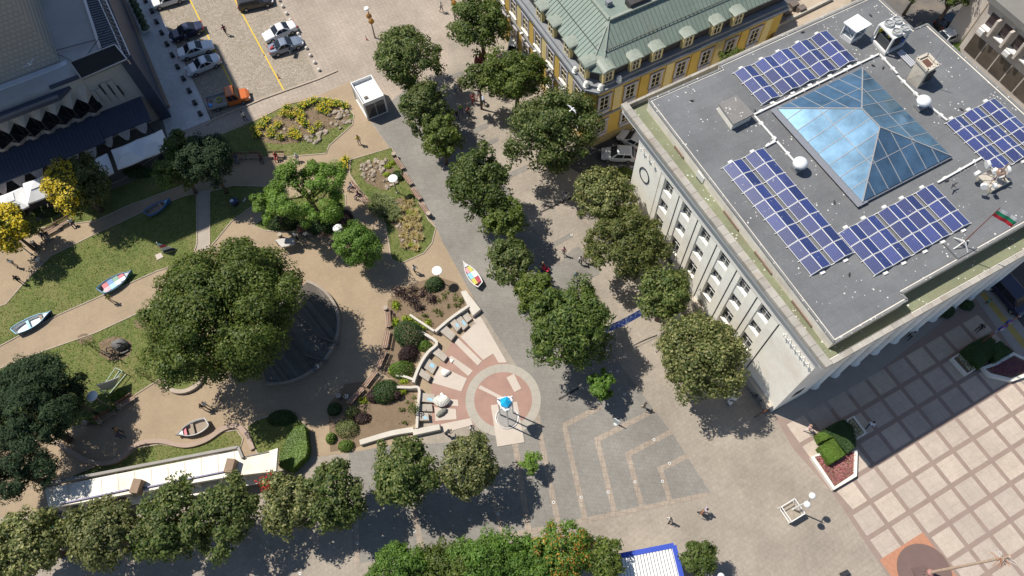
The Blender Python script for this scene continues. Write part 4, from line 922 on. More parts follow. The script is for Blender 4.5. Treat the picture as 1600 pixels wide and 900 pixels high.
for lab, px, py in (('white dome ventilator beside the tray end and glinting solar array', 1250, 256), ('white dome ventilator behind the skylight by the chimney', 1443, 159)):
    c = P(px, py, ZR+.9); t = thing('dome_ventilator', lab, 'ventilator', (c.x, c.y, ZR+.012), group='dome ventilators on the roof')
    o = MB(); o.box((c.x, c.y, ZR+.2), (.8, .8, .38), A25); o.build('base', alum, t); o = MB(); o.lathe([(.3, 0), (.3, .5)], (c.x, c.y, ZR+.35), 14); o.build('neck', alum, t)
    o = MB(); o.lathe([(.3, -.28), (.55, -.2), (.66, -.02), (.6, .18), (.42, .34), (.2, .42), (.02, .44)], (c.x, c.y, ZR+1.0), 22); o.build('dome', flat('white_dome', (.8, .8, .78), .35), t, smooth_=True)
hb_ = thing('roof_hatch', 'low grey box hatch with white droppings on the roof', 'roof hatch', tuple(P(1150, 182, ZR+.012)))
hq2 = [P(*p, ZR+.95) for p in zl([(812, 108), (952, 42), (1090, 190), (930, 272)], 960, 140, 5)]
quadbox(hq2, 1, ZR+.8, ZR+.95).build('lid', roofmat('hatch_top', (.21, .2, .19), 2.5), hb_); quadbox(hq2, .93, ZR+.012, ZR+.8).build('box', paraw, hb_)
for i, (lab, L) in enumerate([('white cable tray along the far edge of the skylight', [(1178, 179), (1374, 84), (1402, 115)]), ('white cable tray from the chimney past the dome', [(1402, 118), (1440, 156), (1480, 188)]), ('white cable tray running to the dome by the glinting array', [(1179, 181), (1241, 252)]), ('white cable tray linking the array and antenna cluster', [(1465, 285), (1534, 246)]), ('short white cable tray feeding the glinting solar array', [(1214, 219), (1196, 229)])]):
    t = thing('cable_tray', lab, 'cable tray', tuple(P(*L[0], ZR+.012)), group='cable trays on the roof'); o = MB()
    for a, c in zip(L[:-1], L[1:]): o.bar(P(*a, ZR+.16), P(*c, ZR+.16), .17, .1)
    o.build('tray', railm, t)
    for a, c in zip(L[:-1], L[1:]):
        pa, pc = P(*a, ZR+.06), P(*c, ZR+.06); n = max(2, int((pc-pa).length/1.5)); 
        for k in range(n): o = MB(); o.box(pa.lerp(pc, (k+.5)/n), (.38, .3, .1), A25+.2*k); o.build('support_block', whitep, t)
o = MB()
for k in range(4): o.bar(P(1402+k*2.2, 80-k*1.4+2, ZR+.2), P(1424+k*2.2, 102-k*1.4+2, ZR+.2), .09)
o.build('duct_run', flat('duct_white', (.7, .7, .72), .35, .3), hv)
# antenna cluster
at = thing('antenna_cluster', 'rooftop antenna cluster with white dishes and drums on a square base', 'antenna', tuple(P(1549, 284, ZR+.012)))
c = P(1549, 284, ZR); o = MB(); o.box((c.x, c.y, ZR+.25), (2.0, 1.7, .45), A25); o.build('base', conc, at)
o = MB()
for dx, dy in ((-.6, -.5), (.6, -.5), (.6, .5), (-.6, .5)): o.tube([(c.x+dx, c.y+dy, ZR+.45), (c.x+dx*.5, c.y+dy*.5, ZR+1.5)], .04, 6)
o.tube([(c.x, c.y, ZR+.4), (c.x, c.y, ZR+2.6)], .06, 8); o.build('mast', flat('rust_mast', (.3, .2, .14), .6), at)
for k, (px, py, r) in enumerate(((1541, 257, .38), (1528, 272, .3), (1557, 268, .34), (1572, 266, .42), (1566, 276, .28), (1538, 290, .3), (1552, 291, .26))):
    q = P(px, py, ZR+1.2); o = MB(); d = Vector((math.cos(k*2.1), math.sin(k*2.1), .25)); o.tube([q, q+d*.25], [r, r*.85], 16); o.build('dish', whitep, at)
    o = MB(); o.bar(q, Vector((c.x, c.y, ZR+1.1)), .05); o.build('dish_arm', flat('arm_grey', (.3, .3, .3), .5), at)
for k in range(3):
    o = MB(); pts = [(c.x+.35*math.cos(a*.7)*(1-.1*k), c.y+.35*math.sin(a*.7)*(1-.1*k), ZR+1.45+.05*k) for a in range(10)]; o.tube(pts, .05, 6); o.build('cable_coil', flat('rust_coil', (.28, .16, .1), .7), at)
# roof flag
fp = thing('roof_flagpole', 'flagpole with white, green and red striped flag on the roof edge', 'flag', tuple(P(1500, 384, ZR+.012)))
b0 = P(1499, 385, ZR); o = MB(); o.box((b0.x, b0.y, ZR+.1), (2.1, 1.7, .16), A25); o.build('base_slab', bitum, fp)
o = MB()
for k in range(4): a = A25+k*math.pi/2; o.bar(b0+Vector((math.cos(a)*.8, math.sin(a)*.8, .22)), b0+UZ*.9, .07)
o.build('brackets', whitep, fp)
hp = 5.9; o = MB(); o.tube([b0, b0+UZ*hp], [.05, .035], 8); o.build('pole', flat('pole_red', (.22, .08, .06), .5), fp)
fcol = [flat('flag_white', (.75, .75, .75), .7), flat('flag_green', (0, .3, .14), .7), flat('flag_red', (.55, .02, .04), .7)]
fd = (P(1592, 322, ZR+5)-P(1570, 312, ZR+5)).normalized(); fd.z = 0
for s in range(3):
    o = MB(); n = 12; L = 1.75; top = hp-.05-s*.36
    g = [[b0+fd*(L*i/n)+V2*(.16*math.sin(i*1.1+.3)*i/n)+UZ*(top-h-.25*(i/n)**1.3) for i in range(n+1)] for h in (0, .18, .36)]
    for r in range(2): o.add(g[r]+g[r+1], [[i, i+1, n+2+i, n+1+i] for i in range(n)])
    o.build('flag_stripe', fcol[s], fp, smooth_=True)
# box air conditioner in the gutter
ac = thing('air_conditioner', 'white air conditioner box standing in the green roof gutter', 'air conditioner', tuple(P(1098, 272, 15.14)))
o = MB(); c = P(1099, 270, 16.1); o.box((c.x, c.y, 15.6), (.5, 1.0, .75), A25); o.build('case', whitep, ac); o = MB(); o.box((c.x, c.y, 15.18), (.6, .8, .08), A25); o.build('feet', darkm, ac)
# ------------------------------------------------------------------ yellow building with copper roof
YC = P(925, 142, 10)
def yp(u, v, z=0.0): return Vector((YC.x, YC.y, 0))+U2*u+V2*v+UZ*z
yelw = M('yellow_render', (.56, .38, .085), .14, .8, .85, fine=5, stain=(.46, .28, .05)); cream = M('cream_render', (.66, .53, .24), .12, 1, .85); lilac = M('lilac_trim', (.42, .40, .43), .15, 1, .8)
slate = M('dark_slate', (.05, .045, .045), .3, 2, .8, fine=9); lead = M('lead_grey', (.22, .23, .24), .25, 1, .7)
copper = M('copper_patina', (.19, .245, .205), .25, .45, .65, fine=5, stain=(.2, .2, .17)); seamm = M('copper_seam', (.13, .155, .13), .2, 2, .7); copper2 = M('copper_light', (.26, .29, .24), .25, 2, .6, fine=8)
yb = thing('yellow_building', 'ornate yellow corner building with green copper roof and dormers', 'building', tuple(yp(8, 8)))
L_ = lambda i, ue=25.5, ve=26: [(i, i+1.0), (i+1.0, i), (ue-i*.2, i), (ue-i*.2, 10), (10, 10), (10, ve), (i, ve)]
def yprism(name, i, z0, z1, mat, parent=yb, **k):
    o = MB(); o.prism([yp(u, v) for u, v in L_(i, **k)], z0, z1); return o.build(name, mat, parent)
yprism('wall', 0, 0, 9.5, yelw); yprism('base_course', -.12, 0, 1.1, M('yellow_base', (.42, .33, .16), .2, 1)); yprism('string_course', -.2, 4.9, 5.2, lead); yprism('frieze', -.06, 8.95, 9.5, lilac)
yprism('cornice', -.5, 9.5, 9.85, lead); yprism('parapet', -.15, 9.85, 10.2, lead); yprism('mansard', .55, 10.2, 11.5, slate)
ei, ez, ri, rz_ = .35, 11.5, 4.3, 14.1
o = MB(); o.add([yp(ei, ei+1, ez), yp(ei+1, ei, ez), yp(25.5, ei, ez), yp(25.5, ri, rz_), yp(ri, ri, rz_), yp(ri, 26, rz_), yp(ei, 26, ez)], [[1, 2, 3, 4], [0, 1, 4], [0, 4, 5, 6]]); o.add([yp(ri, ri, rz_), yp(25.5, ri, rz_), yp(25.5, 10, rz_), yp(10, 10, rz_), yp(10, 26, rz_), yp(ri, 26, rz_)], [[0, 1, 2, 3, 4, 5]])
rf = o.build('roof', copper, yb)
o = MB(); o.prism([yp(u, v) for u, v in L_(ei, ue=25.5, ve=26)], ez-.14, ez-.01); o.build('eave', copper2, yb)
for k in range(48):
    u = ei+1.2+k*.5
    if u > 25.3: break
    ru = max(u, ri) if u > ri else u; t = 1.0 if u >= ri else max(.05, (u-ei-1)/(ri-ei-1))
    a = yp(u, ei, ez); c = yp(u, ei+(ri-ei)*t, ez+(rz_-ez)*t); o = MB(); o.bar(a+UZ*.02, c+UZ*.02, .05, .06); o.build('seam', seamm, rf)
for k in range(50):
    v = ei+1.2+k*.5
    if v > 25.8: break
    t = 1.0 if v >= ri else max(.05, (v-ei-1)/(ri-ei-1)); a = yp(ei, v, ez); c = yp(ei+(ri-ei)*t, v, ez+(rz_-ez)*t); o = MB(); o.bar(a+UZ*.02, c+UZ*.02, .05, .06); o.build('seam', seamm, rf)
hpp = MB(); hpp.bar(yp(ei, ei+1, ez)+UZ*.05, yp(ri, ri, rz_)+UZ*.05, .16, .1); hpp.bar(yp(ei+1, ei, ez)+UZ*.05, yp(ri, ri, rz_)+UZ*.05, .16, .1); hpp.bar(yp(ri, ri, rz_+.12), yp(25.5, ri, rz_+.12), .35, .24); hpp.bar(yp(ri, ri, rz_+.12), yp(ri, 26, rz_+.12), .35, .24); hpp.build('ridge_cap', copper2, rf)
sg = MB()                                                                # snow guard rails
for z, t in ((0, .4),):
    s0 = ei+(ri-ei)*t; zz = ez+(rz_-ez)*t; sg.bar(yp(s0+.6, s0, zz+.16), yp(25.4, s0, zz+.16), .05, .05); sg.bar(yp(s0, s0+.6, zz+.16), yp(s0, 25.8, zz+.16), .05, .05)
    for k in range(46): sg.bar(yp(s0+.8+k*.52, s0, zz), yp(s0+.8+k*.52, s0, zz+.2), .06)
sg.build('snow_guard', slate, rf)
o = MB(); o.box(yp(8.2, 5.0, rz_+.35), (2.4, 1.1, .7), A25); o.build('roof_plant', slate, yb); o = MB(); o.box(yp(10.2, 5.2, rz_+.5), (.8, .8, 1.0), A25); o.build('roof_vent', lead, yb)
o = MB(); o.box(yp(5.4, 6.2, rz_+.3), (.6, .5, .6), A25); o.build('chimney', lead, yb)
yfr = flat('cream_paint', (.66, .58, .38), .6); yglass = glass('yellow_house_glass', (.03, .03, .035), .08, .3)
def ywin(side, s, z, w=1.15, h=2.1, arch=False):
    """side 0: wall v=0 facing the alley, 1: wall u=0 facing the promenade"""
    def q(ds, off, dz): return yp(s+ds, -off, z+dz) if side == 0 else yp(-off, s+ds, z+dz)
    def bx(mb, ds, off, dz, sw, d, sh): mb.box(q(ds, off, dz), (sw, d, sh) if side == 0 else (d, sw, sh), A25)
    g = MB(); bx(g, 0, .02, 0, w, .05, h); g = g.build('window', yglass, yb)
    f = MB()
    for ds in (-w/2+.04, 0, w/2-.04): bx(f, ds, .06, 0, .08, .05, h)
    for dz in (-h/2+.04, h/2-.04, h*.18, -h*.2): bx(f, 0, .065, dz, w, .05, .07)
    f.build('frame', yfr, g)
    s_ = MB(); bx(s_, -w/2-.14, .07, 0, .26, .14, h+.1); bx(s_, w/2+.14, .07, 0, .26, .14, h+.1); bx(s_, 0, .1, h/2+.16, w+.7, .2, .22); s_.build('surround', lilac, g)
    s2 = MB(); bx(s2, 0, .14, -h/2-.12, w+.5, .3, .16); bx(s2, 0, .06, -h/2-.5, w+.3, .1, .6); s2.build('sill', lilac if side == 0 else wallm, g)
for k in range(7): ywin(0, 1.75+k*3.35, 7.2)
for k in range(6): ywin(0, 1.75+k*3.35, 3.1, 1.15, 2.0)
for k in range(7): ywin(1, 2.6+k*3.0, 7.2)
for k in range(7): ywin(1, 2.6+k*3.0, 3.1, 1.15, 2.0)
for k in range(7):
    for side in (0, 1):
        s0 = (3.42+k*3.35) if side == 0 else (4.1+k*3.0)
        o = MB(); w = 1.0
        a = yp(s0, -.06, 7.1) if side == 0 else yp(-.06, s0, 7.1); o.box(a, (w, .14, 3.6) if side == 0 else (.14, w, 3.6), A25); o.build('pilaster', cream if k % 2 == 0 else yelw, yb)
def dormer(side, s, rnd=False):
    d0 = .1; w = 1.35
    def q(ds, off, z): return yp(s+ds, off, z) if side == 0 else yp(off, s+ds, z)
    def bx(mb, ds, off, z, sw, d, sh): mb.box(q(ds, off, z), (sw, d, sh) if side == 0 else (d, sw, sh), A25)
    m = MB(); bx(m, 0, .75, 11.05, w, 1.3, 1.7); dm = m.build('dormer', cream, yb)
    m = MB(); bx(m, 0, .09, 11.05, .8, .04, 1.25); m.build('window', yglass, dm)
    m = MB()
    for ds in (-.42, 0, .42): bx(m, ds, .06, 11.05, .09, .05, 1.3)
    for dz in (-.62, .1, .62): bx(m, 0, .055, 11.05+dz, .9, .05, .08)
    m.build('frame', yfr, dm)
    m = MB(); r = []
    for t in range(7):
        a = math.pi*t/6; r.append((-w*.62*math.cos(a), (.4 if rnd else .17)*math.sin(a)))
    R0_ = [q(x, -.12, 11.9+z) for x, z in r]; R1_ = [q(x, 1.9, 11.95+z) for x, z in r]; m.add(R0_+R1_, [[i, i+1, 8+i, 7+i] for i in range(6)]+[list(range(7))]); m.build('hood', copper2, dm)
Vw = Vector((-V2.x, -V2.y, 0))
for p in [(994, 96), (1029, 78), (1077.5, 57), (1124, 33), (1157, 19)]:
    q = onplane(p[0], p[1], yp(0, .1), V2); dormer(0, (q-yp(0, 0)).dot(U2))
dormer(0, 2.0, True); dormer(1, 2.2, True)
for p in [(861, 40), (886, 69), (842, 12)]:
    q = onplane(p[0], p[1], yp(.1, 0), U2); dormer(1, (q-yp(0, 0)).dot(V2))
for side in (0, 1):
    for s in (.9, 3.2):
        o = MB(); c = yp(s, -.2, 9.9) if side == 0 else yp(-.2, s, 9.9); o.lathe([(.3, 0), (.34, .15), (.18, .25), (.3, .45), (.2, .7), (.03, .85)], c, 10); o.build('urn', wallm, yb)
for k in range(6):
    o = MB(); c = yp(-.35, 2+k*3.3, 5.3); o.box(c, (.35, .25, .25), A25); o.build('floodlight', whitep, yb)
# low roofs and courtyard walls between the yellow building and the yard
cy = thing('courtyard_block', 'low tan courtyard building with rooftop boxes beyond the yellow facade', 'building', tuple(P(1230, 30, 0)))
q = [P(1205, 62, 6), P(1228, 12, 6), P(1330, -40, 6), P(1330, 10, 6)]; o = MB(); o.prism(q, 0, 6); o.build('wall', M('tan_wall', (.42, .34, .25), .2, 1, stain=(.3, .24, .17)), cy)
for px, py, s in ((1228, 18, 1.1), (1240, 8, 1.0), (1222, 32, .8), (1252, 14, .9)):
    c = P(px, py, 6.4); o = MB(); o.box((c.x, c.y, 6.35), (s, s*.8, .7), A25); o.build('roof_box', M('vent_brown', (.15, .12, .1), .3, 2), cy)
o = MB(); o.bar(P(1214, 40, 6.2), P(1300, -2, 6.2), .3, .4); o.build('coping', conc, cy)
# ------------------------------------------------------------------ beige office block at the far right
bo = thing('beige_office_block', 'beige concrete office block with recessed windows behind the white building', 'building', tuple(P(1560, 60)))
BC = P(1487, 84)
def bp(u, v, z=0.0): return Vector((BC.x, BC.y, 0))+U2*u+V2*v+UZ*z
beige = M('beige_concrete', (.58, .52, .45), .18, .7, .9, stain=(.4, .34, .28)); greyl = M('grey_ledge', (.2, .195, .18), .2, .8, .9)
o = MB(); o.prism([bp(.6, 0), bp(14, 0), bp(14, -42), bp(.6, -42)], 0, 8.2); o.build('wall', beige, bo)
o = MB(); o.prism([bp(0, .3), bp(3.0, .3), bp(3.0, -42), bp(0, -42)], 8.2, 8.9); o.build('ledge', greyl, bo)
o = MB(); o.prism([bp(3.2, 0), bp(14, 0), bp(14, -42), bp(3.2, -42)], 8.2, 14.5); o.build('upper_wall', beige, bo)
o = MB(); o.prism([bp(1.4, .5), bp(14, .5), bp(14, 3.0), bp(1.4, 3.0)], 0, 14.5); o.build('stair_tower', beige, bo)
brownw = glass('brown_glass', (.06, .045, .05), .1, .3)
for k in range(12):
    v = -1.6-k*2.0
    w = MB(); w.box(bp(.62, v, 6.3), (.1, 1.25, 1.7), A25); w = w.build('window', brownw, bo)
    f = MB(); f.box(bp(.2, v-.8, 6.2), (.9, .3, 2.3), A25); f.build('fin', beige, bo)
    f = MB(); f.box(bp(.35, v, 5.3), (.7, 1.3, .12), A25); f.build('sill', whitep, w)
    w = MB(); w.box(bp(.6, v, 2.4), (.1, 1.8, 2.6), A25); w.build('window', glass('shop_glass', (.12, .1, .08), .1, .3), bo)
    w = MB(); w.box(bp(3.18, v, 11.9), (.1, 1.7, 1.5), A25); w.build('window', brownw, bo)
    if k % 2 == 0:
        o = MB(); o.box(bp(.0, v+.2, 4.9), (.5, .8, .55), A25); o.build('cooler_box', whitep, bo)
    if k % 3 == 0:
        o = MB(); o.box(bp(2.9, v-.4, 10.2), (.4, .9, .65), A25); o.build('cooler_box', whitep, bo)
o = MB(); o.bar(bp(3.0, 0, 10.95), bp(3.0, -42, 10.95), .3, .15); o.build('window_ledge', whitep, bo)
o = MB(); o.prism([bp(3.0, .1), bp(14, .1), bp(14, -42), bp(3.0, -42)], 14.5, 14.9); o.build('parapet', paraw, bo)
# ------------------------------------------------------------------ theatre block with its tower (casts the big shade)
TC = P(265, 180)
def tp(u, v, z=0.0): return Vector((TC.x, TC.y, 0))+U2*u+V2*v+UZ*z
tbeige = M('theatre_stone', (.39, .365, .335), .14, .6, .9, fine=4, stain=(.33, .29, .24)); navy = M('navy_metal', (.045, .055, .085), .2, 1, .6); troof = M('theatre_roof', (.44, .42, .4), .15, .3, .9, stain=(.27, .25, .235))
th = thing('theatre', 'grey stone theatre in shade with faceted bay windows and dark canopy', 'building', tuple(tp(-15, 10)))
o = MB(); o.prism([tp(-60, 0), tp(-.02, 0), tp(-.02, 45), tp(-60, 45)], 0, 9.55); o.build('wall', tbeige, th)
o = MB(); o.prism([tp(-60, .25), tp(-1.9, .25), tp(-1.9, 45), tp(-60, 45)], 9.55, 9.7); o.build('roof_deck', troof, th)
o = MB(); o.prism([tp(-1.15, -.35), tp(.15, -.35), tp(.15, 1.2), tp(-1.15, 1.2)], 0, 9.8); o.build('corner_fin', navy, th)
o = MB(); o.bar(tp(-1.2, .1, 9.75), tp(-9, .1, 9.75), .35, .3); o.bar(tp(-.15, .3, 9.72), tp(-.15, 45, 9.72), .5, .3); o.build('roof_edge', navy, th)
o = MB(); o.prism([tp(-60, -1.1), tp(-8.6, -1.1), tp(-7.2, 0), tp(-60, 0)], 8.7, 9.15); o.build('ledge', navy, th)
o = MB(); o.bar(tp(-60, -1.0, 9.3), tp(-8.6, -1.0, 9.3), .15, .3); o.build('ledge_lip', M('blue_grey_metal', (.12, .13, .16), .2, 1), th)
bayg = glass('bay_glass', (.02, .022, .025), .1, .25)
for k in range(22):
    u = -6.6-k*1.75
    a, b_, c = tp(u-.87, 0), tp(u, -1.0), tp(u+.87, 0)
    o = MB(); o.loft([[a+UZ*4.9, b_+UZ*5.3, c+UZ*4.9], [a+UZ*7.2, b_+UZ*6.9, c+UZ*7.2]]); g = o.build('bay_window', bayg, th)
    o = MB(); o.loft([[a+UZ*7.2, b_+UZ*6.92, c+UZ*7.2], [a+UZ*8.6, tp(u, -.05, 8.6), c+UZ*8.6]]); o.build('bay_hood', tbeige, g)
    o = MB(); o.loft([[a+UZ*3.9, tp(u, -.05, 3.9), c+UZ*3.9], [a+UZ*4.9, b_+UZ*5.28, c+UZ*4.9]]); o.build('bay_foot', tbeige, g)
    o = MB(); o.bar(b_+UZ*5.3, b_+UZ*6.9, .07); o.build('mullion', darkm, g)
for k in range(4):                                                        # stepped relief panels and slots right of the bays
    o = MB(); o.box(tp(-3.4-k*.75, -.06, 6.4+.3*(k % 2)), (.55, .14, 3.2-.5*k), A25); o.build('relief_panel', tbeige, th)
for k in range(3):
    o = MB(); o.box(tp(-3.0-k*.8, -.09, 6.2+.5*k), (.16, .12, 1.5), A25); o.build('slot', darkm, th)
o = MB(); o.prism([tp(-.02, 1.2), tp(.1, 1.2), tp(.1, 45), tp(-.02, 45)], .3, 9.6); o.build('side_cladding', navy, th)
o = MB(); o.prism([tp(-.02, 1.2), tp(.45, 1.2), tp(.45, 45), tp(-.02, 45)], 0, .5); o.build('side_ledge', M('brown_ledge', (.3, .22, .15), .25, 1), th)
cn = thing('canopy', 'dark ribbed metal canopy along the theatre front above the cafe', 'canopy', tuple(tp(-20, -1.5)))
for u0_, u1_, d in ((-7.2, -1.6, 3.0), (-60, -7.2, 3.6)):
    o = MB(); a, b_, c, e = tp(u0_, -.02, 4.3), tp(u1_, -.02, 4.3), tp(u1_-.0, -d, 3.3), tp(u0_, -d, 3.3); o.add([a, b_, c, e]+[p-UZ*.18 for p in (a, b_, c, e)], [[3, 2, 1, 0], [4, 5, 6, 7], [0, 1, 5, 4], [1, 2, 6, 5], [2, 3, 7, 6], [3, 0, 4, 7]]); o.build('deck', navy, cn)
for k in range(110):
    u = -1.8-k*.42; d = 3.0 if u > -7.2 else 3.6; o = MB(); o.bar(tp(u, -.05, 4.33), tp(u, -d, 3.33), .06, .05); o.build('rib', navy, cn)
for k in range(10):
    o = MB(); o.tube([tp(-2.2-k*5, -2.8, 0), tp(-2.2-k*5, -2.8, 3.25)], .07, 8); o.build('post', darkm, cn)
strp = M('striped_drape', (.34, .29, .25), .3, 2, .9, fine=12)
for k in range(20):
    u = -2.9-k*2.05; d = 2.9 if u > -7.2 else 3.5; o = MB(); top = tp(u, -d, 3.25); n = 9
    R0_ = [top+U2*(-.85+1.7*i/n)+UZ*0 for i in range(n+1)]; R1_ = [top+U2*(-.75+1.5*i/n)+V2*(-.95*math.sin(math.pi*i/n)-.08*(i % 2))+UZ*(-.75*math.sin(math.pi*i/n)) for i in range(n+1)]
    o.add(R0_+R1_, [[i, i+1, n+2+i, n+1+i] for i in range(n)]); d_ = o.build('drape', strp, cn)
o = MB(); o.bar(tp(-60, -3.7, .45), tp(-3, -3.3, .45), .12, .9); 
# cafe floor + dark interior front
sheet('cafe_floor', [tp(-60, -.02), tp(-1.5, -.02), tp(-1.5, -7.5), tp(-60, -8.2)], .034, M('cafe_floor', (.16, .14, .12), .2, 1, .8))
# black screen, frames and slatted roof on top
sc = [P(*p, 10.4) for p in ((110, 98), (180, 70), (199, 93), (128, 124))]
bs = thing('roof_screen', 'black rectangular screen lying on the theatre roof edge', 'screen', tuple(sum(sc, Vector())/4-UZ*.7)); o = MB(); o.prism(sc, 10.25, 10.4); o.build('panel', M('black_sheet', (.022, .018, .016), .3, 1.5, .9), bs)
o = MB()
for i in range(4): o.bar(sc[i]+UZ*.03, sc[(i+1) % 4]+UZ*.03, .14, .16); o.bar(Vector((sc[i].x, sc[i].y, 9.7)), sc[i], .1)
o.build('frame', alum, bs)
tr = thing('roof_truss', 'grey metal lattice truss along the theatre roof side', 'truss', tuple(P(180, 60, 9.7)))
A0, A1, B0, B1 = P(150, -10, 9.9), P(196, 92, 9.9), P(160, -12, 11.2), P(203, 86, 11.2)
o = MB(); n = 14
for a, c in ((A0, A1), (B0, B1)): o.bar(a, c, .12)
for i in range(n+1):
    p, q = A0.lerp(A1, i/n), B0.lerp(B1, i/n); o.bar(p, q, .07)
    if i < n: o.bar(p, B0.lerp(B1, (i+1)/n), .06)
o.build('lattice', alum, tr)
st = thing('slatted_roof', 'slatted louvre strip on the theatre roof beside the truss', 'louvre', tuple(P(152, 35, 9.7)))
a0, a1, c0, c1 = P(131, -6, 9.8), P(158, 78, 9.8), P(152, -10, 9.8), P(182, 70, 9.8)
o = MB(); o.prism([P(131, -6, 9.7), P(158, 78, 9.7), P(182, 70, 9.7), P(152, -10, 9.7)], 9.7, 9.76); o.build('bed', navy, st)
for i in range(22):
    o = MB(); o.bar(a0.lerp(a1, i/22), c0.lerp(c1, i/22), .14, .12); o.build('slat', M('slat_grey', (.2, .21, .23), .2, 1), st)
o = MB(); o.bar(a0+UZ*.05, a1+UZ*.05, .3, .3); o.build('rim', alum, st)
o = MB(); o.bar(P(83, 80, 9.9), P(150, 62, 9.9), .05); o.bar(P(138, 83, 9.9), P(168, 42, 11), .05); o.bar(P(83, 81, 9.9), P(112, 95, 9.9), .05); o.build('guy_wire', darkm, tr)
# tower
T1 = P(95, 97, 9.7); t0 = T1-U2*15; t2 = T1+V2*26.4; t3 = t0+V2*26.4
tilew = paver('tower_tiles', (.33, .32, .3), (.30, .29, .275), (.22, .215, .205), .42, .42, A25, 0, .05, var=.1)
def wallpat(name, c1, c2, mo, s):
    m, t, b = newmat(name); g = nd(t, 'ShaderNodeNewGeometry'); mp = nd(t, 'ShaderNodeMapping'); mp.inputs['Rotation'].default_value = (math.pi/2, 0, 0); mp2 = nd(t, 'ShaderNodeMapping'); mp2.inputs['Rotation'].default_value = (0, 0, -A25)
    lk(t, g.outputs['Position'], mp2.inputs[0]); lk(t, mp2.outputs[0], mp.inputs[0])
    br = nd(t, 'ShaderNodeTexBrick'); br.inputs['Scale'].default_value = 1; br.inputs['Brick Width'].default_value = s; br.inputs['Row Height'].default_value = s; br.inputs['Mortar Size'].default_value = .05; br.inputs['Mortar Smooth'].default_value = .5
    br.inputs['Color1'].default_value = rgba(c1); br.inputs['Color2'].default_value = rgba(c2); br.inputs['Mortar'].default_value = rgba(mo); lk(t, mp.outputs[0], br.inputs['Vector']); lk(t, br.outputs['Color'], b.inputs['Base Color']); b.inputs['Roughness'].default_value = .8; bump(t, b, br.outputs['Fac'], -.8, .05); return m
tw = thing('theatre_tower', 'tall tile-clad theatre tower rising from the roof', 'tower', tuple((T1+t3)/2))
o = MB(); o.prism([t0, T1, t2, t3], 9.7, 42.6); o.build('shaft', wallpat('tower_cladding', (.36, .34, .31), (.33, .31, .285), (.24, .225, .21), .55), tw)
o = MB(); o.bar(t0-V2*.5+UZ*.05, T1-V2*.5+UZ*.05+U2*.6, .7, .14); o.build('base_strip', M('pale_flashing', (.55, .56, .58), .15, 1), tw)
# parasols
par = thing('cafe_parasol', 'white square parasol', 'parasol'); s = 1.58; o = MB()
rings = []
for k_, z in ((1.0, 2.3), (.97, 2.45), (.5, 2.95), (.28, 3.2)):
    r = []
    for i in range(4):
        a, c = [(-s, -s), (s, -s), (s, s), (-s, s)][i], [(-s, -s), (s, -s), (s, s), (-s, s)][(i+1) % 4]
        for j in range(4): q = j/4; sag = -.1*math.sin(math.pi*q)*k_; r.append(Vector(((a[0]+(c[0]-a[0])*q)*k_, (a[1]+(c[1]-a[1])*q)*k_, z+sag)))
    rings.append(r)
o.loft(rings, cap=False); o.add(rings[-1], [list(range(16))]); clothm = M('white_canvas', (.8, .8, .79), .05, .8, .9, spec=.1); o.build('canopy', clothm, par, local=True)
o = MB(); o.loft([[Vector((.6*x, .6*y, 3.14)) for x, y in ((-1, -1), (1, -1), (1, 1), (-1, 1))], [Vector((.05*x, .05*y, 3.42)) for x, y in ((-1, -1), (1, -1), (1, 1), (-1, 1))]]); o.build('vent_cap', clothm, par, local=True)
o = MB(); o.tube([(0, 0, 0), (0, 0, 2.95)], .035, 8); o.build('pole', darkm, par, local=True); o = MB(); o.lathe([(.4, 0), (.4, .08), (.06, .12)], (0, 0, 0), 12); o.build('base', darkm, par, local=True)
o = MB()
for x, y in ((-1, -1), (1, -1), (1, 1), (-1, 1)): o.bar((0, 0, 2.85), (x*s*.98, y*s*.98, 2.36), .03)
o.build('ribs', darkm, par, local=True)
for p, lab in (((238, 225), 'white square parasol in shade touching the small green tree'), ((199, 241), 'white square parasol in shade next to the corner one'), ((151, 263), 'white square parasol half hidden by the golden tree'), ((62, 295), 'sunlit white square parasol beside the golden tree'), ((18, 314), 'sunlit white square parasol behind the second golden tree'), ((-22, 326), 'white square parasol at the end of the cafe row')):
    c = P(p[0], p[1], 2.6); place(par, USED, (c.x, c.y, .034), A25, lab, 'white cafe parasols', (1, 1, 1+.06*(p[0] % 3)))
# long planter and black seat cubes on the terrace
hp_ = thing('long_planter', 'long white planter with clipped green shrubs on the terrace', 'planter', tuple(P(214, 22)))
q = [P(*p, .6) for p in ((198, -6), (211, -8), (231, 44), (220, 48))]; o = MB(); o.prism(q, .01, .6); o.build('box', whitep, hp_)
for k in range(6):
    c = P(206+k*3.8, -2+k*8.5, 1.0); rngk = np.random.default_rng(k); n = 420; d = rngk.normal(size=(n, 3)); d /= np.linalg.norm(d, axis=1, keepdims=True); d[:, 2] = abs(d[:, 2])
    leaves('plant', d*np.array([.55, .5, .8])*rngk.uniform(.8, 1.05, (n, 1))+np.array([c.x, c.y, .6])-np.array(org(hp_)), d+rngk.normal(0, .4, (n, 3)), .16, LK['hedgedark'], hp_, .6, rngk)
cube = thing('seat_cube', 'black cube', 'bollard'); o = MB(); o.loft([[Vector((x*.3, y*.24, 0)) for x, y in ((-1, -1), (1, -1), (1, 1), (-1, 1))], [Vector((x*.3, y*.24, .42)) for x, y in ((-1, -1), (1, -1), (1, 1), (-1, 1))]]); o.build('body', M('black_granite', (.025, .026, .028), .3, 6, .5), cube, local=True)
o = MB(); o.box((.05, 0, .435), (.36, .3, .03)); o.build('lid', M('dark_lid', (.05, .055, .05), .3, 4), cube, local=True)
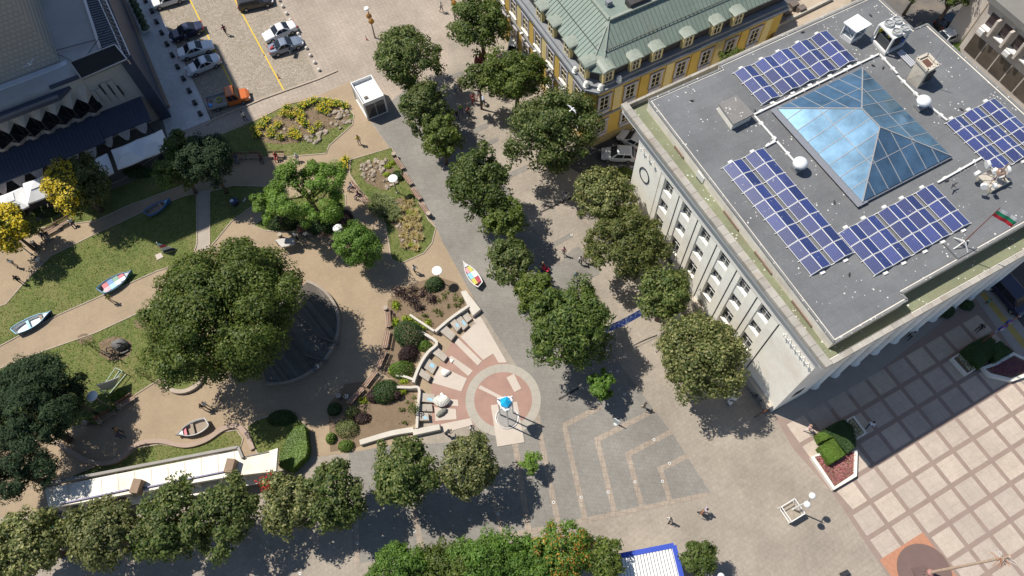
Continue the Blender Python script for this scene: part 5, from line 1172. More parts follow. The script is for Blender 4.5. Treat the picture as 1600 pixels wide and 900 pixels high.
for p in zl([(135, 5), (185, 88), (222, 170), (262, 255), (303, 343), (345, 430), (386, 522), (432, 613), (477, 708), (521, 803), (563, 888)], 200, 0, 5):
    c = P(*p, .2); place(cube, USED, (c.x, c.y, .0085), A25+.1+math.pi/2, 'black cube block in the row edging the theatre terrace', 'black cube blocks edging the terrace')
# ------------------------------------------------------------------ stone amphitheatre with the circle
q3 = lambda L: zl(L, 640, 440, 3.4636)
AC = P(*q3([(506, 638)])[0])
ro = (P(*q3([(710, 635)])[0])-P(*q3([(302, 635)])[0])).length/2; ri_ = (P(*q3([(660, 635)])[0])-P(*q3([(347, 635)])[0])).length/2
am = sheet('amphitheatre_floor', q3([(222, 335), (275, 300), (355, 228), (340, 200), (385, 188), (528, 440), (530, 640), (360, 780), (170, 800), (120, 760), (118, 560), (160, 452)]), .014, redstone)
circ = lambda r, n=48: [AC+Vector((math.cos(2*math.pi*i/n)*r, math.sin(2*math.pi*i/n)*r, 0)) for i in range(n)]
sheet('stone_ring', circ(ro), .019, granite_ring if 'granite_ring' in globals() else M('ring_stone', (.37, .335, .28), .14, .8, .85, fine=10)); sheet('red_circle', circ(ri_), .024, redstone)
for k in range(28):                                                    # joints between the ring stones
    a = 2*math.pi*k/28; d = Vector((math.cos(a), math.sin(a), 0)); sheet('ring_joint', strip_poly([AC+d*ri_, AC+d*ro], .025), .0215, M('joint_grey', (.27, .24, .2), .2), am)
pale = M('pale_slab', (.5, .43, .36), .1, .6, .8, fine=8, stain=(.42, .36, .3))
for L in [[(275, 300), (355, 228), (478, 388), (450, 392), (398, 425)], [(342, 202), (385, 190), (527, 438), (482, 440)], [(240, 327), (262, 307), (391, 431), (369, 455)], [(205, 416), (226, 401), (343, 483), (318, 512)], [(130, 520), (165, 458), (310, 525), (280, 595), (122, 548)],
          [(212, 636), (262, 640), (265, 675), (212, 672)], [(135, 680), (250, 690), (255, 745), (140, 755)], [(170, 772), (328, 740), (345, 775), (175, 822)]]:
    o = MB(); w = [P(*p) for p in q3(L)]; o.prism(w, .012, .045+.0007*(L[0][0] % 13)); s = o.build('stone_slab', pale, am)
for L in [[(440, 670), (582, 650), (622, 870), (475, 894)], [(525, 520), (565, 500), (605, 580), (568, 600)], [(383, 562), (505, 625), (496, 640), (371, 578)]]:
    o = MB(); o.prism([P(*p) for p in q3(L)], .018, .07); o.build('stone_slab', pale, am)
blk = M('seat_block', (.42, .37, .31), .2, 1.2, .85, fine=9, stain=(.3, .27, .23), rnd=.15)
blu = M('blue_mosaic', (.25, .45, .55), .35, 6, .5)
for i, L in enumerate([[(160, 265), (195, 235), (250, 285), (225, 318)], [(245, 195), (270, 175), (318, 235), (290, 262)], [(275, 168), (302, 148), (338, 200), (310, 222)], [(213, 215), (240, 195), (280, 245), (255, 270)], [(115, 380), (140, 345), (205, 405), (185, 432)], [(55, 450), (100, 410), (150, 455), (125, 500)], [(45, 500), (65, 470), (115, 510), (100, 540)], [(50, 600), (135, 610), (140, 655), (52, 648)], [(48, 662), (120, 663), (125, 702), (50, 700)], [(47, 706), (100, 711), (105, 750), (46, 752)]]):
    h = .55-.12*(i % 3); o = MB(); w = [P(*p, h) for p in q3(L)]; o.prism(w, .012, h); s = o.build('stone_seat', blk, am)
    c = sum(w, Vector())/4; o = MB(); o.prism([c+(p-c)*.35+(w[2]-c)*.35 for p in w], h, h+.012); o.build('mosaic_inlay', blu if i % 2 else blk, s)
wl = M('white_wall_stone', (.55, .505, .435), .15, 1, .85, stain=(.45, .4, .33))
for i, (L, wd, h) in enumerate([([(0, 178), (132, 266)], .32, .7), ([(138, 268), (225, 195), (318, 130)], .4, .8), ([(42, 262), (146, 326), (100, 380), (60, 440), (30, 510), (20, 545)], .4, .75), ([(-75, 505), (-30, 512), (28, 532)], .32, .6), ([(-70, 570), (0, 572), (50, 578), (44, 680), (38, 792)], .36, .75), ([(-270, 870), (-100, 820), (20, 800)], .7, .5)]):
    labs = ['low white wall ending among lime shrubs of the north bed', 'curved white wall closing the upper amphitheatre', 'curved white wall behind the stone seats', 'short white wall crossing the shrub bed', 'angled white wall round the bare soil bed', 'long low white wall along the bare soil bed']
    pts = [P(*p, h) for p in q3(L)]; o = MB(); o.ribbon(smooth(pts, 4) if len(pts) > 2 else pts, wd*.72, 0, h); tag(o.build('low_wall', wl), labs[i], 'wall', 'low white walls of the amphitheatre')
for lab, L, h in [('long white stone bench block beside the arcade trees', [(15, 800), (162, 770), (168, 800), (20, 832)], .6), ('pale stone block at the head of the amphitheatre', [(275, 52), (305, 46), (386, 150), (342, 186)], .6)]:
    o = MB(); w = [P(*p, h) for p in q3(L)]; c = sum(w, Vector())/4; o.loft([[Vector((p.x, p.y, 0)) for p in w][::-1], [Vector((p.x, p.y, h-.06)) for p in w][::-1], [(c+(p-c)*.96) for p in w][::-1]]); tag(o.build('stone_bench', wl), lab, 'stone bench')
# shells and stones
shm = M('white_shell', (.8, .77, .7), .08, 2, .6)
c = P(*q3([(176, 655)])[0]); hg = c+Vector((0, .78, .3)); n, m_ = 26, 7; vs_ = []
for j in range(m_+1):
    for i in range(n+1):
        th_ = math.pi*(1.2+.6*i/n); r = j/m_; R_ = 1.35*(1-.12*abs(i/n-.5)*2); vs_.append(hg+Vector((math.cos(th_)*R_*r*.95, math.sin(th_)*R_*r, .75*math.sin(math.pi*r*.82)-.28*r+(.09 if i % 2 else 0)*r)))
o = MB(); o.add(vs_, [[j*(n+1)+i, j*(n+1)+i+1, (j+1)*(n+1)+i+1, (j+1)*(n+1)+i] for j in range(m_) for i in range(n)]); o.ball(hg-UZ*.1, .2, 10, 6)
tag(o.build('scallop_shell', shm), 'large white ribbed scallop shell sculpture on a pale slab', 'shell sculpture')
def rocky(name, lab, cat, zx, zy, r, mat, sx=1, sy=1, h=.5, lobe=3, rz=0):
    c = P(*q3([(zx, zy)])[0]); bm = bmesh.new(); bmesh.ops.create_icosphere(bm, subdivisions=3, radius=1)
    for v in bm.verts:
        a = math.atan2(v.co.y, v.co.x); k = 1+.16*math.sin(lobe*a+1)+.06*math.sin(7*a); v.co = Vector((v.co.x*r*sx*k, v.co.y*r*sy*k, max(-.02, v.co.z*r*h+r*h*.5)))
    me = bpy.data.meshes.new(name); bm.to_mesh(me); bm.free(); me.materials.append(mat); o = bpy.data.objects.new(name, me); COL.objects.link(o); o.location = (c.x, c.y, .05); o.rotation_euler = (0, 0, rz); me.polygons.foreach_set('use_smooth', [True]*len(me.polygons)); return tag(o, lab, cat)
rocky('conch_shell', 'white lumpy conch sculpture on the wide pale slab', 'shell sculpture', 195, 495, .42, shm, 1.1, .9, .7)
rocky('small_shell', 'tiny white shell on a narrow pale slab', 'shell sculpture', 228, 430, .2, shm)
rocky('grey_stone', 'smooth grey boulder on the slab below the scallop shell', 'stone', 174, 712, .5, M('boulder_grey', (.2, .2, .17), .3, 4), 1.1, .65, .6, 2, .5)
# tripod sculpture
tri = [P(*q3([p])[0]) for p in ((490, 722), (560, 712), (535, 780))]; tcn = sum(tri, Vector())/3
ts = thing('tripod_sculpture', 'white three-legged frame holding a turquoise gem over a disc', 'sculpture', tuple(tcn))
Ht = 5.3; o = MB()
for p in tri: o = MB(); o.tube([p, p+UZ*Ht], .07, 10); o.build('post', flat('sculpture_white', (.62, .62, .62), .4, .3), ts)
o = MB(); cs = [tcn+(p-tcn)*.95+UZ*(Ht-.5) for p in tri]
rr = smooth([cs[0], (cs[0]+cs[1])/2+((cs[0]+cs[1])/2-tcn-UZ*(Ht-.5))*.35, cs[1], (cs[1]+cs[2])/2+((cs[1]+cs[2])/2-tcn-UZ*(Ht-.5))*.35, cs[2], (cs[2]+cs[0])/2+((cs[2]+cs[0])/2-tcn-UZ*(Ht-.5))*.35], 6, True); o.tube(rr+[rr[0]], .13, 8, False); o.build('frame', flat('sculpture_white2', (.7, .7, .69), .4), ts)
o = MB(); bm = bmesh.new(); bmesh.ops.create_icosphere(bm, subdivisions=1, radius=.62); o.add([v.co+tcn+UZ*(Ht-.45) for v in bm.verts], [[v.index for v in f.verts] for f in bm.faces]); bm.free(); o.build('gem', flat('turquoise_gem', (.02, .4, .7), .15, 0, .6), ts)
o = MB(); o.lathe([(.95, 0), (.95, .08), (.02, .1)], tcn+UZ*.07, 32); o.build('disc', M('grey_disc', (.28, .27, .25), .2, 2), ts)
o = MB(); rr = [tcn+Vector((1.12*math.cos(a*.3927), 1.12*math.sin(a*.3927), .12)) for a in range(17)]; o.tube(rr, .055, 8, False); o.build('ring', flat('sculpture_white', (.62, .62, .62)), ts)
# ------------------------------------------------------------------ round wooden stage under the big tree
q6 = lambda L: zl(L, 360, 440, 3.46)
sgc = P(440, 515, .45); sgr = (P(526, 515, .45)-sgc).length
stg = thing('round_stage', 'raised round wooden stage deck in the shade of the big tree', 'stage', (sgc.x, sgc.y, 0))
arc = [sgc+Vector((math.cos(math.radians(a)), math.sin(math.radians(a)), 0))*sgr for a in range(-100, 76, 8)]
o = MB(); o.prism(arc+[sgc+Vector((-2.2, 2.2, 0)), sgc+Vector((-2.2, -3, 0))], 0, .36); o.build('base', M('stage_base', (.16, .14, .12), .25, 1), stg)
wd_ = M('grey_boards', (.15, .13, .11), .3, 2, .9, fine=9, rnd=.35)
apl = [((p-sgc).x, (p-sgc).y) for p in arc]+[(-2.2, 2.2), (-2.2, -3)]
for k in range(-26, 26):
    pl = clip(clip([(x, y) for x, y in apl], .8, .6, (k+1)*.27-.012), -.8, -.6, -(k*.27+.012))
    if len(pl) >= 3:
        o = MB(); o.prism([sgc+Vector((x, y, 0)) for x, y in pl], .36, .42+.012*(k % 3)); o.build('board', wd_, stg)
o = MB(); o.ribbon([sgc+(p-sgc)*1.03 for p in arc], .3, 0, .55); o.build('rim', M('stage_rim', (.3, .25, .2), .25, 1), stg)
for a, c in (((500, 527), (530, 537)), ((478, 555), (510, 565))):
    o = MB(); o.bar(P(*a, .6), P(*c, .6), .2, .3); o.build('step', wd_, stg)
# ------------------------------------------------------------------ white arcade
arc_ = thing('white_arcade', 'long white flat-roofed arcade with stained roof and brown boxes', 'arcade', tuple(P(240, 745)))
whr = M('sunbleached_roof', (.82, .78, .68), .12, .6, .9, stain=(.7, .55, .38)); zA = 3.2
tops = [P(*p, zA) for p in ((70, 763), (372, 703), (378, 718), (434, 700), (431, 736), (362, 744), (200, 772), (76, 794))]
o = MB(); o.prism(tops, zA-.45, zA); o.build('roof', whr, arc_)
o = MB()
for p, q in (((66, 758), (373, 699)), ((373, 699), (380, 716))): o.bar(P(*p, zA+.12), P(*q, zA+.12), .25, .5)
o.build('parapet', M('parapet_grey', (.3, .28, .25), .2, 1), arc_)
o = MB(); o.prism([P(*p, zA) for p in ((76, 768), (366, 712), (366, 722), (78, 780))], 0, zA-.45); o.build('back_wall', wl, arc_)
for k in range(9):
    c = P(90+k*36, 792-k*6.2, zA-.5); o = MB(); o.lathe([(.22, 0), (.2, zA-.45)], (c.x, c.y, 0), 12); o.build('column', wl, arc_)
for k in range(12):
    a = P(82+k*26, 790-k*4.6, zA); d = P(80+k*26, 763-k*5.2, zA); o = MB(); o.bar(a+UZ*.01, d+UZ*.01, .05, .03); o.build('roof_seam', M('seam_tan', (.6, .5, .38), .2, 2), arc_)
o = MB(); o.bar(P(96, 787, zA+.1), P(200, 765, zA+.1), .12, .2); o.bar(P(222, 763, zA+.1), P(350, 737, zA+.1), .12, .2); o.build('gutter_rail', flat('violet_rail', (.1, .09, .2), .5), arc_)
o = MB(); o.prism([P(*p, 1.6) for p in ((200, 775), (362, 746), (430, 738), (420, 752), (300, 775), (205, 788))], 1.45, 1.6); o.build('lower_ledge', whr, arc_)
o = MB(); o.bar(P(382, 714, zA+.04), P(420, 706, zA+.04), .1, .1); o.build('roof_crack', darkm, arc_)
for px, py in ((211, 759), (358, 727)):
    c = P(px, py, zA+.9); o = MB(); o.box((c.x, c.y, zA+.45), (.75, 1.25, .9), -.15); o.build('roof_box', M('brown_box', (.26, .18, .12), .2, 2), arc_)
gp = thing('market_parasol', 'dark green market parasol half hidden under the corner lime tree', 'parasol', tuple(P(66, 816))); c = P(66, 813, 2.4)
o = MB(); o.lathe([(1.2, 2.0), (.6, 2.35), (.03, 2.6)], (c.x, c.y, 0), 8); o.build('canopy', M('green_canvas', (.03, .12, .07), .2, 2), gp); o = MB(); o.tube([(c.x, c.y, 0), (c.x, c.y, 2.55)], .03, 6); o.build('pole', darkm, gp)
mt = thing('market_table', 'dark market table set with rows of small white goods', 'table', tuple(P(84, 826))); c = P(84, 824, .8); o = MB(); o.box((c.x, c.y, .76), (1.0, 2.6, .06), .1); o.build('top', darkm, mt)
for k in range(4): o = MB(); o.box((c.x+(.4 if k % 2 else -.4), c.y+(1.2 if k > 1 else -1.2), .37), (.06, .06, .74)); o.build('leg', darkm, mt)
for i in range(9):
    for j in range(3): o = MB(); o.box((c.x-.28+j*.28, c.y-1.1+i*.27, .84), (.12, .16, .1), .1*i); o.build('ware', whitep, mt)
# ------------------------------------------------------------------ kiosks
k2 = lambda L: zl(L, 530, 100, 9)
kt = [P(*p, 2.95) for p in k2([(165, 268), (445, 155), (622, 440), (338, 557)])]; kc = sum(kt, Vector())/4
ks = thing('glass_kiosk', 'white glass-fronted kiosk with recessed flat roof beside the lime tree', 'kiosk', (kc.x, kc.y, 0))
o = MB(); o.prism([kc+(p-kc)*.96 for p in kt], 0, 2.45); o.build('walls', whitep, ks)
o = MB()
for i in range(4): a, b_ = kt[i], kt[(i+1) % 4]; o.bar(Vector((a.x, a.y, 2.7+.004*i)), Vector((b_.x, b_.y, 2.7+.004*i)), .1, .55)
for p in kt: o.bar(Vector((p.x, p.y, 0)), Vector((p.x, p.y, 2.9)), .14)
for i in range(4): a, b_ = kt[i], kt[(i+1) % 4]; o.bar(Vector((a.x, a.y, .1)), Vector((b_.x, b_.y, .1)), .12, .2)
o.build('frame', flat('kiosk_white', (.78, .78, .77), .4), ks)
rbm = flat('roof_white', (.75, .75, .73), .5)
for k in range(11):
    a, b_ = kt[0].lerp(kt[1], (k+.5)/11), kt[3].lerp(kt[2], (k+.5)/11); o = MB(); o.bar(Vector((a.x, a.y, 2.47)), Vector((b_.x, b_.y, 2.47)), .2, .05); o.build('roof_sheet', rbm, ks)
kg = glass('kiosk_glass', (.12, .12, .13), .08, .3)
for s in range(2):
    a, b_ = kt[3].lerp(kt[2], .06+.47*s), kt[3].lerp(kt[2], .48+.46*s); n = (kt[3]-kt[0]).normalized(); o = MB(); o.bar(Vector((a.x, a.y, 1.25))+n*.02, Vector((b_.x, b_.y, 1.25))+n*.02, .06, 2.1); o.build('glass_front', kg, ks)
c = kt[3]*.72+kt[1]*.28; o = MB(); o.box((c.x, c.y, 2.56), (.45, .35, .18), .6); o.build('roof_vent', M('brown_vent', (.12, .1, .08), .2), ks)
bk = thing('blue_edged_kiosk', 'kiosk with white corrugated roof and bright blue border', 'kiosk', tuple(P(1010, 900)))
bt_ = [P(*p, 3.0) for p in ((955, 871), (1053, 852), (1075, 940), (970, 955))]; bcn = sum(bt_, Vector())/4
o = MB(); o.prism([bcn+(p-bcn)*.94 for p in bt_], 0, 2.8); o.build('walls', whitep, bk)
o = MB()
for i in range(4): a, b_ = bt_[i], bt_[(i+1) % 4]; o.bar(a-UZ*(.12+.004*i), b_-UZ*(.12+.004*i), .42, .3)
o.build('border', flat('kiosk_blue', (.03, .07, .42), .5), bk)
for k in range(20):
    a, b_ = bt_[0].lerp(bt_[1], (k+.5)/20), bt_[3].lerp(bt_[2], (k+.5)/20); o = MB(); o.bar(a-UZ*.06, b_-UZ*.06, .2, .06); o.build('roof_sheet', flat('kiosk_roof', (.82, .81, .78), .5), bk)
# ------------------------------------------------------------------ planters on the square
kw = M('planter_white', (.74, .7, .62), .1, 1.5, .85, stain=(.6, .55, .47))
def carpet(name, lab, pts, z, kind, dens=60, size=.13, rows=True, parent=None):
    rngc = np.random.default_rng(len(lab)); w = [P(*p, z) for p in pts]; xs = [p.x for p in w]; ys = [p.y for p in w]; g = []
    step = .17
    for i in range(int((max(xs)-min(xs)+8)/step)):
        for j in range(int((max(ys)-min(ys)+8)/step)):
            c = Vector((sum(xs)/len(xs), sum(ys)/len(ys), 0))+U2*((i*step)-4)+V2*((j*step*1.0)-4)
            if inpoly(c.x, c.y, w): g.append((c.x, c.y, z))
    g = np.array(g); C = np.repeat(g, 3, 0)+rngc.normal(0, .035, (len(g)*3, 3)); C[:, 2] = z+.05+abs(rngc.normal(0, .04, len(C))); off = np.array(org(parent)) if parent else 0
    o = leaves(name, C-off, np.tile([0, 0, 1.0], (len(C), 1))+rngc.normal(0, .5, (len(C), 3)), size, LK[kind], parent, .8, rngc); o['kind'] = 'stuff'; return o
def planter(lab, outer, h, wdt, name='flower_planter'):
    w = [P(*p, h) for p in outer]; c = sum(w, Vector())/len(w); t = thing(name, lab, 'planter', (c.x, c.y, 0), group='flower planters on the square')
    inn = [c+(p-c)*(1-wdt/((p-c).length)) for p in w]
    o = MB(); o.ribbon([p.lerp(q, .5) for p, q in zip(w, inn)], wdt*.8, 0, h, True); o.build('rim', kw, t)
    o = MB(); o.prism([p.lerp(q, .6) for p, q in zip(w, inn)], 0, h-.1); o.build('soil', soil, t); return t
qp = lambda L: zl(L, 1250, 640, 6.425)
p1 = planter('white-rimmed planter of pink flowers below the clipped hedge', qp([(105, 470), (340, 812), (575, 672), (580, 400), (480, 400), (210, 425)]), .5, .42)
carpet('flowers', 'pink', qp([(150, 485), (345, 760), (545, 650), (552, 420), (460, 420), (230, 440)]), .42, 'pink', parent=p1)
p2 = planter('small white planter of pale flowers beside the shaded hedge', qp([(455, 100), (535, 53), (677, 240), (555, 315)]), .5, .3)
carpet('flowers', 'whit', qp([(475, 110), (525, 82), (640, 235), (560, 282)]), .42, 'white', parent=p2)
hedgebox('bright clipped hedge cube beside the pink flowers', qp([(195, 372), (335, 280), (462, 452), (300, 548)]), .1, 1.25, 'hedge')
hedgebox('clipped hedge with the building shade in its leaf colour beside the pink flowers', qp([(182, 238), (300, 165), (445, 95), (530, 160), (565, 300), (560, 380), (472, 440), (338, 278)]), .1, 1.1, 'hedgedark')  # building shade put into the colour: darker leaves than the sunlit hedge part
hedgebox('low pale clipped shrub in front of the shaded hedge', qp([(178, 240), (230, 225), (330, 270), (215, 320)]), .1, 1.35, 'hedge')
q4 = lambda L: zl(L, 1200, 450, 4)
p3 = planter('white planter of pale flowers in the building shade', q4([(1143, 435), (1212, 392), (1315, 502), (1246, 548)]), .5, .3)
carpet('flowers', 'wh', q4([(1180, 432), (1212, 412), (1290, 495), (1255, 520)]), .42, 'white', parent=p3)
p4 = planter('pointed planter of dark plum flowers by the street', q4([(1335, 500), (1420, 465), (1540, 400), (1700, 480), (1700, 520), (1525, 585), (1380, 545)]), .5, .4)
carpet('flowers', 'plum', q4([(1370, 505), (1430, 480), (1530, 425), (1650, 500), (1520, 556), (1400, 530)]), .42, 'plum', parent=p4)
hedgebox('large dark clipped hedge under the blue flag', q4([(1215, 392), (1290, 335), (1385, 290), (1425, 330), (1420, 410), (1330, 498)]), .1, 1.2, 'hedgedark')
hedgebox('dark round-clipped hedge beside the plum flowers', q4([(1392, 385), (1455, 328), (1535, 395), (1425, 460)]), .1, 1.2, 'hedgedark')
# ------------------------------------------------------------------ monument mast on the square
mo = thing('rope_mast_monument', 'tall rusty mast with twisted rope crown on a brown disc', 'monument', tuple(P(1452, 897)))
oq = [MON+ge1n*a+ge2n*b_ for a, b_ in ((-2.6, -2.5), (2.4, -2.5), (2.4, 4.6), (-2.6, 4.6))]
sheet('terracotta_paving', oq, .016, M('terracotta', (.42, .2, .12), .25, 3, .85, fine=16))
o = MB(); dc = P(1444, 893); o.lathe([(2.35, .018), (2.35, .1), (.02, .1)], dc, 40); o.build('disc', M('brown_disc', (.16, .105, .09), .15, 1.2), mo)
for k in range(4): o = MB(); o.box(P(1436, 888+k*4, .14), (1.3-.2*k, .28, .08+.06*k), .12); o.build('step', M('brown_step', (.14, .09, .08), .2, 2), mo)
mb0 = P(1452, 895); o = MB(); o.lathe([(.28, .1), (.3, .3), (.1, .5)], mb0, 12); o.build('foot', flat('foot_red', (.4, .2, .18), .6), mo)
o = MB(); o.tube([mb0+UZ*.2, mb0+UZ*12.2], [.14, .09], 10); o.build('mast', M('rust_pale', (.5, .38, .28), .4, 3, .8, fine=10), mo)
rgm = random.Random(3)
for k in range(26):
    a = rgm.uniform(0, 6.28); el = rgm.uniform(-.6, 1.0); r = rgm.uniform(.35, .85); t = mb0+UZ*(10.6+rgm.uniform(0, .9)); o = MB(); d = Vector((math.cos(a), math.sin(a), el)); o.tube([t, t+d*r*.5+UZ*.12, t+d*r], [.035, .03, .015], 5); o.build('branch', flat('branch_a', (.35, .16, .08), .7) if k % 2 else flat('branch_b', (.5, .45, .4), .6), mo)
# ------------------------------------------------------------------ lamps
lampw = flat('lamp_white', (.8, .8, .78), .4); lampg = flat('lamp_grey', (.24, .24, .23), .5, .4)
dl = thing('disc_lamp', 'disc lamp', 'street lamp'); o = MB(); o.lathe([(.14, 0), (.14, .12), (.06, .16), (.055, 3.3)], (0, 0, 0), 10); o.build('post', lampg, dl, local=True)
o = MB(); o.lathe([(.1, 3.25), (.16, 3.35), (.12, 3.52)], (0, 0, 0), 12); o.build('lantern', flat('lantern_glass', (.5, .5, .45), .2), dl, local=True)
o = MB(); o.lathe([(.02, 3.52), (.52, 3.56), (.55, 3.6), (.5, 3.64), (.02, 3.7)], (0, 0, 0), 24); o.build('disc', lampw, dl, local=True, smooth_=True)
for px, py, lab, sc_ in ((276, 252, 'white disc lamp by the dark conifer', .8), (144, 619, 'white disc lamp rising behind the bench pair', 1.05), (614, 279, 'white disc lamp in the east lawn rockery', .78), (683, 423, 'white disc lamp beside a round dark shrub', .75), (528, 357, 'white disc lamp between the acacia and the round tree', .8), (268, 497, 'white disc lamp poking through the very large tree', 2.6), (22, 376, 'white disc lamp under the golden tree', .85), (1056, 492, 'white disc lamp among facade trees', 1.4)):
    z = 3.6*sc_; c = P(px, py, z); place(dl, USED, (c.x, c.y, .03 if px < 700 else .005), 0, lab, 'white disc lamps of the park', (1, 1, sc_))
gl_ = thing('globe_lamp', 'globe lamp', 'street lamp'); o = MB(); o.lathe([(.1, 0), (.08, .3), (.06, 4.2)], (0, 0, 0), 10); o.build('post', lampw, gl_, local=True)
o = MB(); o.bar((-.42, 0, 4.2), (.42, 0, 4.2), .06); o.bar((0, 0, 4.2), (0, 0, 4.6), .06); o.build('arm', lampg, gl_, local=True)
for x, z in ((-.42, 4.45), (.42, 4.7)):
    o = MB(); o.ball((x, 0, z), .3, 16, 10); o.build('globe', flat('opal_globe', (.82, .82, .8), .25), gl_, local=True, smooth_=True)
    o = MB(); o.lathe([(.1, z-.4), (.14, z-.28)], (x, 0, 0), 10); o.build('cup', lampg, gl_, local=True)
for px, py, lab in ((1239, 796, 'twin white globe lamp with a caged base on the tan pavers'), (1104, 915, 'twin white globe lamp beside the small dark tree')):
    c = P(px, py); o = place(gl_, USED, (c.x, c.y, 0), .9, lab, 'twin globe lamps')
cg = thing('lamp_cage', 'low white square cage frame round the globe lamp foot', 'barrier', tuple(P(1234, 799))); c = P(1234, 800); o = MB(); ww = .75
cr = [c+ge1n*a*ww+ge2n*b_*ww for a, b_ in ((-1, -1), (1, -1), (1, 1), (-1, 1))]
for i in range(4):
    o.bar(cr[i], cr[i]+UZ*1.0, .07)
    for z in (.35, 1.0): o.bar(cr[i]+UZ*z, cr[(i+1) % 4]+UZ*z, .06)
o.build('rails', lampw, cg); 
for i in (1, 2):
    o = MB(); o.bar(cr[i]+UZ*.55, cr[(i+1) % 4]+UZ*.55, .03, .8); o.build('panel', M('cage_panel', (.5, .46, .4), .2, 2), cg)
fl_ = thing('basket_lamp', 'basket lamp', 'street lamp'); o = MB(); o.lathe([(.12, 0), (.1, .3), (.06, 4.4)], (0, 0, 0), 10); o.build('post', lampg, fl_, local=True)
o = MB(); o.lathe([(.05, 4.3), (.35, 4.5), (.3, 4.65), (.02, 4.75)], (.35, .1, 0), 14); o.build('lantern', lampw, fl_, local=True)
o = MB(); o.bar((-.5, 0, 3.1), (.5, 0, 3.1), .05); o.bar((0, 0, 4.4), (.35, .1, 4.5), .05); o.build('arm', lampg, fl_, local=True)
rngb = np.random.default_rng(8)
for s in (-.5, .5):
    n = 260; d = rngb.normal(size=(n, 3)); d /= np.linalg.norm(d, axis=1, keepdims=True); leaves('flower_basket', d*.36*rngb.uniform(.7, 1.05, (n, 1))+np.array([s, 0, 3.2]), d+rngb.normal(0, .4, (n, 3)), .16, LK['orange'], fl_, .7, rngb)
for px, py, lab in ((586, 59, 'lamp post with hanging orange flower baskets on the tiled square'), (711, 31, 'lamp post with orange flower baskets beside the dark tree')):
    c = P(px, py); place(fl_, USED, (c.x, c.y, .005), 1.9, lab, 'lamp posts with flower baskets')
# ------------------------------------------------------------------ benches
slatm = M('bench_slat', (.25, .13, .085), .3, 3, .8, fine=12, rnd=.2); slatw = M('bench_slat_bleached', (.42, .32, .25), .3, 3, .8, rnd=.2); legm = M('bench_concrete', (.36, .34, .31), .2, 2)
be = thing('park_bench', 'bench', 'bench')
for i in range(5): o = MB(); o.box((0, -.2+i*.1, .44), (1.9, .07, .04)); o.build('seat_slat', slatm if i % 2 else slatw, be, local=True)
for i in range(3): o = MB(); o.box((0, .32+i*.03, .56+i*.12), (1.9, .035, .08)); o.build('back_slat', slatm, be, local=True)
for x in (-.75, .75):
    o = MB(); o.box((x, 0, .21), (.12, .5, .42)); o.build('leg', legm, be, local=True); o = MB(); o.bar((x, .28, .3), (x, .4, .86), .06); o.build('back_bracket', legm, be, local=True)
BL = [((624, 256), (70, 100), 1, 'slatted bench of the promenade row, first from the lamp end', 'r'), ((637, 280), (70, 100), 1, '', 'r'), ((650.5, 303), (70, 100), 1, '', 'r'), ((664, 327), (70, 100), 1, '', 'r'),
 ((553, 296), (40, 46), -1, 'slatted bench with seated people at the edge of the east lawn', 'e'), ((571, 317), (40, 46), -1, 'empty slatted bench end at the edge of the east lawn', 'e'),
 ((606, 499), (8, 90), -1, 'slatted bench at the head of the curved bench row', 'c'), ((604, 531), (-16, 80), -1, 'slatted bench second in the curved bench row', 'c'), ((596, 562), (-38, 90), -1, 'slatted bench in the middle of the curved bench row', 'c'), ((579, 592), (-62, 80), -1, 'slatted bench fourth in the curved bench row', 'c'), ((557, 618), (-70, 72), -1, 'slatted bench with a seated person at the foot of the curved row', 'c'),
 ((197, 629), (110, -68), 1, 'slatted bench below the sail sculpture', 'w'), ((167, 651), (110, -68), 1, 'slatted bench beside the disc lamp and cedars', 'w'),
 ((371, 246), (100, -2), 1, 'shaded bench in the bay with a lounging person', 'n'), ((398, 245), (100, -2), 1, 'shaded middle bench in the bay', 'n'), ((432, 244), (100, -2), 1, 'bench in the bay with a person in red', 'n'),
 ((507, 373), (90, 50), 1, 'slatted bench on the edge of the acacia planting', 's'), ((476, 362), (100, 20), 1, 'shaded bench behind the standing group', 's'),
 ((99, 350), (80, -42), 1, 'bench under the golden tree with a person in white', 'g'), ((81, 361), (80, -42), 1, 'bench under the golden tree with two seated people', 'g')]
GN = dict(r='benches beside the promenade', e='benches of the east lawn', c='curved bench row', w='benches below the cedars', n='benches in the shaded bay', s='benches by the acacia', g='benches under the golden tree')
for (p, d, sd_, lab, g) in BL:
    c = P(*p, .3); rz = pdir(*p, *d)
    if sd_ > 0: rz += 0
    # back towards the planting: +y local must point away from the path
    if g in ('r',): rz += math.pi
    if g == 'e': rz += 0
    if g == 'c': rz += math.pi if False else 0
    place(be, USED, (c.x, c.y, .015), rz, lab or 'slatted bench in the long row between lawn and grey paving', GN[g])
bn = thing('litter_bin', 'bin', 'litter bin'); o = MB(); o.lathe([(.2, 0), (.24, .7), (.25, .72), (.25, .74), (.17, .75)], (0, 0, 0), 14); o.build('body', M('bin_grey', (.16, .15, .14), .3, 4), bn, local=True)
o = MB(); o.lathe([(.19, .79), (.02, .785)], (0, 0, 0), 14); o.build('opening', darkm, bn, local=True); o = MB(); o.lathe([(.27, .74), (.27, .8), (.2, .82), (.18, .8)], (0, 0, 0), 14); o.build('rim', kerbm, bn, local=True)
for p, lab in (((616, 243), 'round litter bin heading the promenade benches'), ((670, 336), 'round litter bin closing the promenade benches'), ((603, 483), 'round litter bin at the head of the curved bench row'), ((530, 620), 'round litter bin by the foot of the curved bench row'), ((349, 245), 'round litter bin in the shaded bay'), ((135, 662), 'round litter bin under the cedars'), ((438, 369), 'round litter bin beside the grey board'), ((53, 381), 'round litter bin under the golden tree')):
    c = P(*p, .4); place(bn, USED, (c.x, c.y, .012), 0, lab, 'round litter bins')
